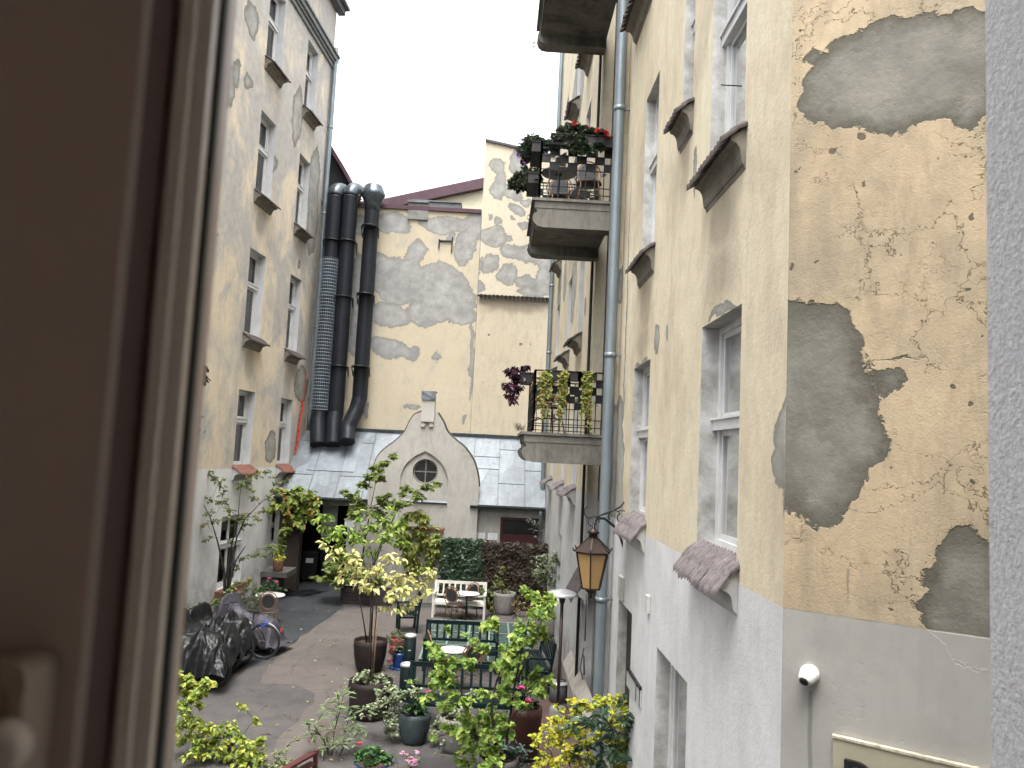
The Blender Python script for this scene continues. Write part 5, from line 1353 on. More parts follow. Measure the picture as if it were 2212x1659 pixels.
# --- vine over the dark post
YV = 24.2; post = thing('timber_post', atZ(622, 1270), 'dark timber post at the corner of the passage carrying the climbing vine', 'post')
p0 = atY(628, 1160, YV + .25); mb = MB(True); mb.box2((p0.x - .33, YV + .05, 0), (p0.x + .32, YV + .42, 2.75)); mb.build('post_shaft', simple('dark_timber', (.022, .016, .013), (.035, .026, .02), 5, .8, bump=.4, stretch=(3, 3, .3)), post)
vn = thing('climbing_vine', atY(622, 1265, YV - .1), 'green and orange climbing vine hanging over the dark post and gutter corner', 'vine')
bl = [(600, 1062, 10, 14), (620, 1068, 16, 34), (640, 1062, 16, 34), (662, 1070, 18, 36), (680, 1085, 14, 24), (688, 1075, 8, 10), (630, 1088, 20, 44), (655, 1098, 18, 34), (675, 1105, 12, 18), (610, 1095, 14, 22), (640, 1118, 16, 26), (650, 1135, 12, 14), (620, 1125, 12, 18), (618, 1145, 12, 18), (612, 1165, 10, 14), (606, 1180, 8, 9), (672, 1125, 8, 8), (590, 1100, 10, 10), (576, 1106, 8, 8)]
plant(vn, YV - .1, bl, atY(620, 1260, YV - .08), VINE, BARK, .15, .13, 'heart', .25, droop=.45, seed=16, trunk=.02, nodes0=[atY(x, y, YV - .1) for x, y in ((622, 1200), (620, 1140), (630, 1090))])
# --- creeper on the pillar stub
YP = 23.35; pil = thing('garden_pillar', atZ(905, 1290), 'grey plastered wall stub beneath the orange tinged creeper', 'wall')
pa, pb_ = atY(872, 1140, YP + .2), atY(957, 1148, YP + .2)
mb = MB(True); mb.box2((pa.x, YP + .15, 0), (pb_.x, YP + .55, pa.z - .05)); mb.build('pillar_body', GREYP, pil)
mb = MB(True); mb.box2((pa.x - .03, YP + .1, pa.z - .049), (pb_.x + .03, YP + .6, pa.z + .02)); mb.build('capstone', TILER, pil)
cr = thing('creeper', atY(905, 1250, YP), 'bushy orange and green creeper mounded over the grey wall stub', 'creeper')
bl = []
r_ = random.Random(5)
for i in range(70):
    a = r_.uniform(0, 6.28); q = math.sqrt(r_.random()); x = 903 + 46 * q * math.cos(a); y = 1172 + 62 * q * math.sin(a)
    if y > 1200 and x < 872: continue
    bl.append((x, y, 14, 15))
plant(cr, YP, bl, atY(905, 1270, YP), CREEP, BARK, .14, .10, 'ovate', .28, droop=.5, seed=17, trunk=.02)
# --- ivy hedge
YH = 22.9
def hedge(x0, x1, ytop, ybot, label, mat, seed, n, L=.09):
    a = atY(x0, ytop, YH); b = atY(x1, ytop, YH); h = thing('ivy_hedge', (a.x * .5 + b.x * .5, YH + .2, 0), label, 'hedge')
    z1 = (a.z + b.z) / 2; r = random.Random(seed)
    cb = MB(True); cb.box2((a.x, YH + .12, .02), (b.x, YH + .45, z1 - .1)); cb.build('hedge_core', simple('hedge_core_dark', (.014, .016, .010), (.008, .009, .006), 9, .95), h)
    lb = MB(True)
    for i in range(n):
        x = r.uniform(a.x - .03, b.x + .03); z = r.uniform(.05, z1); face = r.random()
        bumpy = .10 * mn.noise(Vector((x * 2, z * 2, seed)))
        if face < .8: p = Vector((x, YH + .06 + bumpy + r.uniform(-.07, .05), z)); nn = Vector((r.uniform(-.5, .5), -1, r.uniform(0, .7)))
        else: p = Vector((x, YH + r.uniform(0, .5), z1 - .08 + bumpy + r.uniform(-.06, .08))); nn = Vector((r.uniform(-.4, .4), -.4, 1))
        d = Vector((r.uniform(-1, 1), -.2, r.uniform(-1.2, .3)))
        s = r.uniform(.6, 1.2); leaf(lb, p, d, nn.normalized(), L * s, L * .85 * s, 'heart', .15, .2, r)
    lb.build('foliage', mat, h); return h
hedge(957, 1040, 1168, 1290, 'dark glossy green part of the ivy hedge behind the white bench', IVYG, 41, 2600, .10)
hedge(1041, 1192, 1176, 1290, 'brown red part of the ivy hedge right of the green part', IVYR, 42, 3600, .085)
# --- light shrub by the right wall
YQ = 20.0
sh = thing('shrub', atZ(1190, 1360), 'pale silvery variegated shrub in a pot at the far end of the right wall', 'shrub')
g_ = Vector((atY(1190, 1300, YQ).x, YQ, 0)); sh.location = g_; pot(sh, g_, .27, .5, POTGREY)
bl = []
r_ = random.Random(6)
for i in range(60):
    a = r_.uniform(0, 6.28); q = math.sqrt(r_.random()); bl.append((1188 + 36 * q * math.cos(a) + 4, 1232 + 36 * q * math.sin(a), 12, 22))
bl += [(1150, 1215, 10, 8), (1146, 1236, 10, 8), (1210, 1205, 8, 8), (1155, 1255, 12, 10)]
plant(sh, YQ, bl, atY(1190, 1300, YQ), VARI, BARK, .055, .04, 'ovate', .3, seed=18, trunk=.012)
plant(sh, YQ, [(1215, 1225, 12, 20), (1220, 1245, 12, 20), (1225, 1215, 8, 10)], atY(1195, 1290, YQ), leafmat('brownish_leaves', [(0, (.16, .09, .04)), (1, (.26, .17, .07))]), BARK, .06, .045, 'ovate', .2, seed=19, name='brown_foliage')
# --- thin bare shrub in front of the red door
YR = 22.2; bs_ = thing('thin_shrub', Vector((atY(1160, 1300, YR).x, YR, 0)), 'thin dusky shrub with round leaves before the dark red door', 'shrub')
plant(bs_, YR, [(1150, 1125, 8, 8), (1160, 1135, 10, 12), (1145, 1145, 8, 8), (1170, 1150, 8, 8), (1158, 1165, 10, 10), (1140, 1128, 6, 5), (1165, 1185, 10, 8), (1150, 1180, 8, 6), (1176, 1168, 6, 5)], bs_.location, leafmat('grey_leaves', [(0, (.10, .11, .09)), (1, (.2, .2, .17))]), BARKD, .07, .055, 'round', .15, seed=20, trunk=.012)
# --- grey stone pot
g3 = atZ(1088, 1326); gp3 = thing('potted_plant', g3, 'leafy lily like plant in the pale grey stone pot right of the white bench', 'plant')
pot(gp3, g3, .31, .60, POTGREY, .8)
plant(gp3, g3.y, [(1080, 1268, 8, 8), (1083, 1255, 8, 8), (1078, 1240, 7, 8), (1082, 1225, 6, 7), (1090, 1262, 8, 8), (1098, 1275, 10, 8), (1070, 1272, 8, 6)], g3 + Vector((-.05, 0, .5)), leafmat('lily_leaves', [(0, (.12, .17, .05)), (1, (.26, .28, .09))]), BARK, .16, .05, 'long', .08, seed=21, trunk=.012)
gp4 = thing('leafy_plant', atZ(1055, 1330), 'trailing leafy plant on the ground left of the grey stone pot', 'plant')
plant(gp4, atZ(1055, 1330).y, [(1050, 1275, 12, 14), (1045, 1290, 12, 14), (1056, 1300, 12, 12), (1060, 1315, 10, 10), (1066, 1285, 10, 10), (1040, 1272, 8, 8)], atZ(1055, 1328), GR2, BARK, .10, .075, 'ovate', .2, seed=22, trunk=.01)
gp5 = thing('leafy_plant', atZ(1120, 1335), 'low reddish brown leafy plant right of the grey stone pot', 'plant')
plant(gp5, atZ(1120, 1335).y, [(1108, 1300, 10, 10), (1125, 1305, 12, 12), (1138, 1312, 12, 12), (1115, 1318, 10, 10), (1142, 1298, 8, 8)], atZ(1120, 1333), leafmat('autumn_leaves', [(0, (.14, .12, .05)), (1, (.3, .22, .1))]), BARK, .10, .05, 'long', .2, seed=23, trunk=.01)
# --- the big lime tinted tree in the foreground
YF = 11.0
ft_ = thing('lime_tree', Vector((atY(1075, 1700, YF).x, YF, 0)), 'large bright lime green sapling filling the lower centre foreground', 'tree')
pot(ft_, ft_.location, .27, .38, simple('dusky_pot', (.10, .095, .09), (.07, .066, .06), 6, .8))
bl = [(1128, 1270, 10, 6), (1140, 1280, 14, 10), (1160, 1288, 16, 11), (1182, 1290, 18, 13), (1198, 1300, 10, 6), (1170, 1312, 20, 14), (1150, 1325, 14, 9), (1188, 1322, 14, 9), (1175, 1338, 12, 7), (1060, 1340, 8, 4), (1048, 1352, 12, 7), (1075, 1350, 10, 5), (1128, 1358, 18, 12), (1148, 1350, 16, 10), (1170, 1358, 12, 7), (1120, 1380, 20, 13), (1145, 1382, 18, 11),
      (1182, 1372, 10, 5), (1012, 1376, 10, 5), (972, 1356, 8, 4), (930, 1395, 12, 6), (942, 1410, 14, 9), (955, 1425, 16, 10), (978, 1430, 16, 10), (950, 1442, 12, 7), (1000, 1428, 14, 8), (1022, 1434, 8, 4), (1050, 1395, 10, 5), (1040, 1402, 8, 4), (1090, 1408, 16, 10), (1112, 1405, 20, 13), (1125, 1420, 20, 13), (1098, 1432, 20, 12), (1075, 1438, 12, 7),
      (935, 1458, 20, 13), (960, 1465, 20, 12), (942, 1478, 14, 8), (1122, 1448, 12, 7), (1100, 1465, 18, 10), (1160, 1462, 18, 11), (1185, 1472, 14, 7), (1170, 1490, 16, 9), (1145, 1478, 14, 8), (1082, 1490, 20, 11), (1052, 1498, 18, 9), (1108, 1505, 18, 9), (975, 1495, 20, 12), (992, 1518, 18, 10), (962, 1525, 14, 7), (915, 1502, 12, 5), (905, 1512, 10, 4), (1135, 1535, 12, 6),
      (1010, 1548, 22, 13), (1040, 1548, 22, 14), (1070, 1545, 24, 15), (1092, 1558, 18, 11), (1000, 1580, 22, 13), (1030, 1590, 26, 16), (1062, 1585, 26, 16), (1088, 1590, 20, 12), (960, 1575, 16, 7), (945, 1592, 14, 6), (1020, 1620, 26, 15), (1050, 1622, 26, 15), (1075, 1625, 20, 11), (992, 1642, 20, 10), (1040, 1652, 22, 12), (1065, 1650, 18, 8), (1015, 1565, 20, 9), (885, 1470, 5, 2),
      (1055, 1565, 22, 9), (1195, 1480, 9, 3), (1105, 1575, 12, 5)]
wbt = MB(True); nd = []
for px_ in (((1080, 1700), (1090, 1640), (1100, 1560), (1112, 1480), (1122, 1430), (1135, 1370), (1150, 1310)), ((1075, 1700), (1050, 1640), (1030, 1590), (1010, 1530), (990, 1480), (965, 1440)), ((1078, 1700), (1070, 1600), (1062, 1540), (1070, 1480), (1095, 1430)),
            ((1100, 1560), (1140, 1500), (1175, 1480)), ((1112, 1480), (1145, 1410), (1170, 1340))):
    pp_ = [atY(x, y, YF + rnd.uniform(-.1, .1)) for x, y in px_]; wbt.tube(pp_, [.03, .024, .018, .014, .011, .008, .005][:len(pp_)] if px_[0][1] > 1650 else [.012, .009, .005], 7); nd += pp_[1:]
wbt.build('trunk', BARKD, ft_)
plant(ft_, YF, bl, atY(1080, 1690, YF), LIMEF, BARKD, .086, .080, 'heart', .45, droop=.35, seed=24, dens=2.8, nodes0=nd, trunk=.014, jit=.5, fold=.2)
# --- yellow shrub bottom right
YY = 9.7
ys = thing('yellow_shrub', Vector((atY(1270, 1690, YY).x, YY, 0)), 'bright yellow small leaved shrub against the white wall bottom right', 'shrub')
r_ = random.Random(8); bl = []
while len(bl) < 120:
    x, y = r_.uniform(1150, 1385), r_.uniform(1500, 1700)
    e_ = ((x - 1290) / 105) ** 2 + ((y - 1610) / 112) ** 2
    if e_ < 1 and not (x < 1200 and y < 1540): bl.append((x, y, 13, 12))
bl += [(1345, 1505, 10, 12), (1340, 1520, 12, 14), (1160, 1590, 12, 12), (1150, 1610, 12, 12), (1180, 1570, 12, 12), (1165, 1640, 12, 8), (1195, 1650, 12, 10), (1145, 1590, 8, 6), (1175, 1610, 14, 12), (1190, 1590, 14, 12), (1180, 1630, 14, 12), (1205, 1610, 14, 12), (1160, 1655, 12, 10), (1195, 1560, 12, 12), (1210, 1640, 14, 14), (1205, 1530, 12, 14), (1230, 1510, 12, 14), (1385, 1560, 8, 6)]
plant(ys, YY, bl, atY(1270, 1700, YY), YELL, BARK, .047, .044, 'round', .35, droop=.1, seed=25, dens=2.0, trunk=.012, jit=.6, flat=.35, updir=.1, steps=5)
la = thing('laurel_shrub', Vector((atY(1330, 1690, YY - .3).x, YY - .45, 0)), 'glossy dark green laurel growing in front of the yellow shrub', 'shrub')
bl = [(1237, 1530, 16, 6), (1240, 1555, 16, 8), (1255, 1575, 18, 9), (1290, 1560, 16, 8), (1300, 1545, 14, 6), (1320, 1580, 18, 9), (1345, 1520, 10, 5), (1350, 1545, 16, 7), (1380, 1560, 14, 5), (1340, 1590, 18, 9), (1365, 1600, 16, 7), (1300, 1610, 20, 11), (1270, 1620, 18, 9), (1330, 1630, 20, 11), (1360, 1640, 18, 9), (1290, 1645, 20, 9), (1385, 1625, 12, 4), (1372, 1650, 12, 5), (1250, 1640, 14, 6), (1365, 1570, 14, 6), (1345, 1565, 14, 6)]
plant(la, YY - .45, bl, atY(1325, 1710, YY - .45), LAUREL, BARK, .15, .052, 'long', .25, droop=.25, seed=26, trunk=.014, jit=.7, updir=.5)
# --- yellow green shrubs bottom left
YL = 11.6
for (lab, bx, bl, sd) in (('upper yellow green shrub beside the covered bicycles at the left casement', 415, [(385, 1462, 12, 8), (400, 1470, 16, 12), (420, 1480, 16, 12), (440, 1482, 14, 10), (455, 1478, 10, 6), (395, 1495, 18, 13), (420, 1502, 18, 13), (438, 1500, 12, 8), (462, 1482, 7, 4), (385, 1520, 16, 10), (405, 1525, 14, 9), (430, 1525, 12, 6), (392, 1545, 14, 9)], 27),
                  ('lower bright yellow green shrub spreading along the bottom left edge', 460, [(380, 1570, 14, 9), (400, 1560, 14, 9), (425, 1560, 18, 13), (445, 1575, 18, 14), (470, 1570, 14, 10), (485, 1585, 16, 12), (455, 1600, 20, 14), (425, 1600, 20, 14), (395, 1600, 18, 12), (500, 1605, 18, 12), (475, 1620, 20, 14), (440, 1630, 22, 14), (405, 1635, 20, 12), (515, 1590, 12, 7), (530, 1620, 16, 12), (550, 1610, 14, 10), (560, 1630, 18, 13), (585, 1625, 16, 11), (520, 1645, 18, 12), (600, 1640, 16, 10), (480, 1650, 20, 12), (555, 1555, 8, 5), (515, 1528, 7, 4), (570, 1600, 10, 6), (500, 1575, 16, 8), (530, 1600, 16, 8), (560, 1645, 18, 10), (540, 1655, 18, 10), (460, 1580, 16, 8), (430, 1615, 20, 10), (490, 1635, 20, 10), (390, 1655, 20, 10), (420, 1655, 20, 10)], 28)):
    s_ = thing('yellow_green_shrub', Vector((atY(bx, 1700, YL).x, YL, 0)), lab, 'shrub')
    plant(s_, YL, bl, atY(bx, 1710, YL), leafmat('shrub_leaves_%d' % sd, [(0, (.12, .20, .035)), (.4, (.23, .31, .055)), (.8, (.38, .42, .08)), (1, (.50, .44, .08))]), BARKD, .078, .056, 'ovate', .45, droop=.3, seed=sd, dens=4.2, trunk=.012, jit=.6)
# small plants near the red board
gq = thing('dry_bush', Vector((atY(615, 1690, 11.3).x, 11.3, 0)), 'loose olive green bush left of the dark red board', 'bush')
plant(gq, 11.3, [(590, 1650, 20, 30), (615, 1645, 20, 30), (605, 1625, 14, 18), (640, 1655, 16, 22), (620, 1610, 8, 7), (645, 1600, 6, 5), (570, 1655, 14, 16)], gq.location, GRASSY, BARK, .05, .03, 'ovate', .25, seed=29, trunk=.01)
# --- oleander
YO = 11.8
ol = thing('oleander', Vector((atY(718, 1690, YO).x, YO, 0)), 'oleander with long narrow leaves in front of the brown pots', 'shrub')
wbt = MB(True); nd = []
for px_ in (((716, 1700), (716, 1640), (722, 1580), (738, 1520), (742, 1500)), ((716, 1650), (700, 1600), (680, 1570)), ((717, 1660), (745, 1610), (780, 1575))):
    pp_ = [atY(x, y, YO) for x, y in px_]; wbt.tube(pp_, [.012, .010, .008, .006, .004][:len(pp_)], 6); nd += pp_[1:]
wbt.build('trunk', BARK, ol)
bl = [(742, 1500, 12, 9), (735, 1520, 14, 9), (725, 1545, 14, 9), (750, 1535, 14, 8), (705, 1530, 10, 6), (680, 1565, 12, 8), (690, 1590, 16, 11), (670, 1585, 10, 6), (720, 1580, 14, 8), (745, 1580, 14, 8), (765, 1570, 14, 8), (785, 1575, 10, 7), (775, 1600, 10, 6), (740, 1610, 16, 10), (705, 1615, 16, 10), (725, 1640, 18, 12), (760, 1545, 12, 6), (690, 1620, 12, 7), (745, 1640, 14, 8)]
plant(ol, YO, bl, atY(716, 1660, YO), OLE, BARK, .17, .032, 'long', .22, droop=.1, seed=30, trunk=.008, nodes0=nd, jit=.8, updir=.6, fold=.1)
# --- trailing pots
g5 = atZ(893, 1604); sp = thing('potted_plant', g5, 'geranium in a slate green pot with silvery stems trailing left', 'plant')
pot(sp, g5, .25, .46, POTG, .66)
Y5 = g5.y
bl = [(880, 1500, 12, 30), (860, 1505, 14, 34), (840, 1490, 12, 26), (845, 1515, 16, 40), (825, 1520, 14, 32), (805, 1535, 12, 22), (830, 1545, 16, 36), (790, 1530, 8, 10), (845, 1565, 14, 28), (860, 1545, 14, 28), (870, 1585, 10, 16), (850, 1590, 10, 14), (835, 1580, 8, 10), (900, 1490, 10, 14), (815, 1495, 10, 16), (785, 1548, 7, 8)]
plant(sp, Y5, bl, g5 + Vector((0, 0, .45)), VARI, BARK, .042, .036, 'round', .2, seed=31, dens=6, trunk=.006, name='trailing_foliage', updir=.35)
plant(sp, Y5, [(880, 1530, 14, 20), (900, 1528, 16, 24), (915, 1538, 12, 16), (890, 1545, 14, 18)], g5 + Vector((0, 0, .45)), DGREEN, BARK, .085, .08, 'round', .2, seed=32, trunk=.006)
flowers(sp, Y5, [(927, 1497)], PINK, .035, 8)
g6 = Vector((atY(985, 1600, 12.2).x, 12.2, 0)); sp = thing('potted_plant', g6, 'silvery trailing plant in a round grey pot behind the lime green sapling', 'plant'); pot(sp, g6, .27, .5, POTGREY)
plant(sp, 12.2, [(950, 1530, 14, 30), (975, 1540, 16, 34), (955, 1560, 16, 34), (980, 1575, 16, 30), (1005, 1530, 14, 24), (940, 1575, 12, 18), (1020, 1500, 12, 16), (965, 1600, 14, 20), (1000, 1560, 14, 22), (935, 1595, 10, 10)], g6 + Vector((0, 0, .5)), VARI, BARK, .042, .036, 'round', .25, seed=33, dens=6, trunk=.006, updir=.35)
g7 = Vector((atY(1132, 1640, 12.0).x, 12.0, 0)); sp = thing('potted_plant', g7, 'magenta flowered geranium in a dark brown pot right of the lime green sapling', 'plant'); pot(sp, g7, .24, .75, simple('maroon_pot', (.07, .025, .02), (.05, .02, .015), 5, .6), .75)
plant(sp, 12.0, [(1130, 1505, 14, 18), (1145, 1520, 16, 20), (1120, 1525, 14, 18), (1150, 1540, 12, 14), (1110, 1550, 14, 14), (1135, 1550, 16, 18)], g7 + Vector((0, 0, .7)), DGREEN, BARK, .075, .07, 'round', .2, seed=34, trunk=.006)
plant(sp, 12.0, [(1150, 1500, 12, 24), (1140, 1530, 12, 20), (1155, 1560, 10, 16), (1128, 1480, 8, 10)], g7 + Vector((0, 0, .7)), VARI, BARK, .034, .03, 'round', .2, seed=35, trunk=.005, name='trailing_foliage')
flowers(sp, 11.9, [(1126, 1488), (1142, 1515)], PINK, .04, 9)
g8 = Vector((atY(1112, 1700, 10.9).x, 10.9, 0)); sp = thing('bluish_shrub', g8, 'bluish grey leaved shrub low beside the lime green sapling', 'shrub')
plant(sp, 10.9, [(1100, 1615, 14, 16), (1120, 1625, 16, 20), (1100, 1640, 16, 20), (1130, 1645, 16, 20), (1085, 1630, 10, 12), (1112, 1655, 16, 18), (1140, 1625, 10, 10)], g8, BLUEG, BARK, .09, .028, 'long', .25, seed=36, trunk=.008, jit=.8, updir=.4)
# --- blue pot bottom with green mound
g9 = Vector((atY(805, 1659, 11.6).x, 11.6, 0)); sp = thing('potted_plant', g9, 'round mound of dark green leaves in the big blue glazed pot at the bottom edge', 'plant')
z9 = atY(805, 1645, 11.6).z; pot(sp, g9, .27, z9, POTBLUE, .8)
bl = [(x, y, 12, 20) for x, y in ((780, 1630), (795, 1622), (812, 1620), (828, 1630), (785, 1642), (805, 1640), (825, 1645), (838, 1640), (772, 1645), (800, 1652), (818, 1655))]
plant(sp, 11.6, bl, g9 + Vector((0, 0, z9)), leafmat('mound_leaves', [(0, (.03, .08, .025)), (.7, (.06, .15, .04)), (1, (.10, .22, .06))]), BARK, .062, .055, 'round', .2, seed=37, trunk=.006, jit=.5)
flowers(sp, 11.7, [(776, 1608)], REDF, .03, 5)
gA_ = Vector((atY(885, 1680, 11.4).x, 11.4, 0)); sp = thing('flowering_plant', gA_, 'airy plant with clusters of light pink flowers at the bottom edge', 'plant')
plant(sp, 11.4, [(880, 1640, 12, 12), (895, 1635, 12, 12), (905, 1645, 10, 10), (870, 1630, 8, 8), (890, 1655, 14, 14)], gA_, VARI, BARK, .03, .02, 'ovate', .15, seed=38, trunk=.006)
flowers(sp, 11.35, [(876, 1632), (889, 1640), (896, 1643), (880, 1645), (900, 1625), (887, 1652), (897, 1650), (868, 1625)], LPINK, .028, 4)
# --- blue pot with red flowers, heather pot
gB_ = atZ(862, 1443); sp = thing('potted_plant', gB_, 'red flowers spilling from a small blue pot by the first ash bin', 'plant')
pot(sp, gB_, .15, .32, POTBLUE, .8); mb = MB(True); mb.lathe(gB_, [(0, .001), (.2, .002), (.21, .03), (.19, .035), (.0, .036)], 24); mb.build('saucer', POTBLUE, sp)
plant(sp, gB_.y, [(855, 1398, 10, 14), (865, 1402, 10, 14), (850, 1412, 9, 10), (868, 1412, 8, 10)], gB_ + Vector((0, 0, .3)), DGREEN, BARK, .065, .055, 'round', .1, seed=39, trunk=.005)
flowers(sp, gB_.y - .1, [(855, 1384), (846, 1400), (850, 1408), (846, 1425), (842, 1430), (852, 1402)], REDF, .032, 6)
gC_ = atZ(858, 1412); sp = thing('potted_plant', gC_, 'olive heather in a squat clay pot behind the red flowers', 'plant'); pot(sp, gC_, .19, .34, TERRA, .8)
bl = [(x, y, 10, 30) for x, y in ((838, 1378), (850, 1370), (862, 1368), (872, 1374), (845, 1388), (860, 1384), (874, 1386))]
plant(sp, gC_.y, bl, gC_ + Vector((0, 0, .3)), GRASSY, BARK, .055, .018, 'long', .1, seed=40, trunk=.005, jit=1.2, updir=.6)
# --- planting along the left wall
YA = 19.2
sp = thing('flower_bush', Vector((atY(545, 1300, YA).x, YA, 0)), 'feathery light green bush between the wall and the lone rattan chair', 'bush')
plant(sp, YA, [(x, y, 12, 36) for x, y in ((520, 1285), (535, 1275), (550, 1272), (528, 1300), (545, 1295), (560, 1290), (540, 1310), (555, 1308))], sp.location, GRASSY, BARK, .06, .02, 'long', .3, seed=51, trunk=.006, jit=1.2, updir=.5)
sp = thing('geranium_bush', Vector((atY(588, 1290, 21.3).x, 21.3, 0)), 'dark green geranium mound with two pink blooms by the left wall', 'bush')
plant(sp, 21.3, [(x, y, 12, 22) for x, y in ((565, 1272), (580, 1268), (595, 1265), (570, 1280), (588, 1278), (602, 1275), (555, 1280))], sp.location, DGREEN, BARK, .10, .09, 'round', .25, seed=52, trunk=.006)
flowers(sp, 21.2, [(581, 1251), (597, 1257)], PINK, .04, 7)
sp = thing('creeping_plant', Vector((atY(445, 1320, 18.4).x, 18.4, 0)), 'low mixed plants with pale flowers growing behind the covered bicycles', 'plant')
plant(sp, 18.4, [(x, y, 10, 16) for x, y in ((425, 1312), (445, 1310), (465, 1305), (485, 1300), (505, 1290), (490, 1285), (470, 1298), (412, 1318), (500, 1270), (520, 1262), (540, 1255))], sp.location, GR2, BARK, .09, .06, 'ovate', .2, seed=53, trunk=.006)
flowers(sp, 18.3, [(502, 1287), (515, 1280), (436, 1312)], LPINK, .035, 4)
# clay pot on ledge
lg = thing('stone_ledge', atY(612, 1240, 23.2), 'weathered stone ledge projecting from the left wall near the passage', 'ledge')
c_ = atY(612, 1232, 23.2); mb = MB(True); mb.box2((c_.x - .55, 22.8, c_.z - .15), (c_.x + .22, 23.9, c_.z)); mb.box2((c_.x - .55, 22.9, 0), (c_.x - .1, 23.8, c_.z - .181)); o = mb.build('ledge_block', simple('old_stone', (.085, .08, .07), (.045, .042, .038), 5, .95, bump=.4), lg)
gD = atY(600, 1232, 23.0); gD.z = c_.z; sp = thing('potted_plant', gD, 'yellow leaved plant in a terracotta pot standing on the stone ledge', 'plant'); pot(sp, gD, .16, .34, TERRA, .72)
plant(sp, 23.0, [(592, 1205, 8, 14), (602, 1208, 8, 14), (612, 1203, 7, 10), (598, 1195, 7, 10)], gD + Vector((0, 0, .33)), YELL, BARK, .09, .075, 'ovate', .12, seed=54, trunk=.005, droop=.5)
plant(sp, 23.0, [(588, 1180, 10, 16), (605, 1178, 10, 14), (598, 1188, 8, 10)], gD + Vector((0, 0, .33)), GR2, BARK, .08, .05, 'ovate', .12, seed=55, trunk=.005, name='green_foliage')

# --- balcony plants
def flowerbox(label, c, axis, L, mat=None, h=.17, w=.17):
    r_o = thing('flower_box', c, label, 'flower box'); ax = Vector(axis).normalized(); pr_ = Vector((-ax.y, ax.x, 0))
    M = Matrix((ax, pr_, Vector((0, 0, 1)))).transposed(); mb = MB(); mb.box((0, 0, h / 2), (L, w, h), rot=M); mb.box((0, 0, h + .006), (L + .03, w + .03, .012), rot=M)
    mb.build('box', mat or simple('black_brown_box', (.022, .018, .02), (.016, .013, .014), 4, .6), r_o); return r_o
BALG = leafmat('balcony_leaves', [(0, (.025, .05, .03)), (.5, (.05, .09, .05)), (.85, (.09, .12, .07)), (1, (.16, .09, .11))], .4, .2)
zr = vU + .98
yfa = YB0 + .04
q = atY(1255, 325, YB0 - .05)
fb_ = flowerbox('long flower box of dark foliage and red blooms on the upper balcony front rail', Vector((atY(1258, 330, YB0 - .08).x, YB0 - .08, zr - .14)), (1, 0, 0), 1.02)
bl = [(x, y, 10, 24) for x, y in ((1200, 300), (1212, 285), (1225, 280), (1240, 275), (1255, 278), (1270, 290), (1285, 285), (1300, 288), (1215, 300), (1232, 298), (1250, 298), (1268, 305), (1288, 305), (1303, 302), (1205, 312), (1225, 312), (1245, 312), (1262, 318), (1282, 320), (1300, 316), (1240, 325), (1260, 328), (1275, 330), (1220, 280), (1195, 310))]
plant(fb_, YB0 - .1, bl, fb_.location + Vector((0, 0, .15)), BALG, BARKD, .075, .06, 'ovate', .12, seed=61, dens=4.0, trunk=.005, jit=.6)
flowers(fb_, YB0 - .22, [(1268, 276), (1309, 287), (1312, 294), (1240, 268), (1290, 283)], REDF, .04, 9)
def obox(label, px, seed, fl=()):
    x, y = px; xl_ = 1.72 - ob; yy = YB0 + .45
    c = atY(x, y, yy); c = Vector((c.x, yy, c.z - .1))
    b_ = flowerbox(label, c, (0, 1, 0), .7, h=.16)
    return b_, yy
b_, yy = obox('flower box with purple petunias on the outer rail corner of the upper balcony', (1158, 332), 62)
bl = [(x, y, 10, 24) for x, y in ((1130, 320), (1140, 308), (1152, 300), (1165, 303), (1178, 312), (1128, 335), (1140, 330), (1155, 322), (1170, 325), (1135, 345), (1148, 342), (1185, 318))]
plant(b_, yy, bl, b_.location + Vector((0, 0, .12)), BALG, BARKD, .075, .06, 'ovate', .3, seed=62, dens=4.0, trunk=.005, jit=.6)
flowers(b_, yy - .3, [(1119, 334), (1121, 340), (1129, 306), (1132, 355)], leafmat('violet_petals', [(0, (.30, .07, .42)), (1, (.42, .14, .55))]), .03, 5)
b_, yy = obox('lower hanging basket of leafy plants outside the upper balcony rail', (1150, 398), 63)
bl = [(x, y, 10, 26) for x, y in ((1110, 390), (1120, 380), (1132, 372), (1145, 372), (1158, 378), (1115, 402), (1128, 395), (1142, 390), (1160, 392), (1125, 408), (1140, 405), (1108, 400))]
plant(b_, yy, bl, b_.location + Vector((0, 0, .12)), BALG, BARKD, .075, .06, 'ovate', .3, seed=63, dens=4.0, trunk=.005, jit=.6)
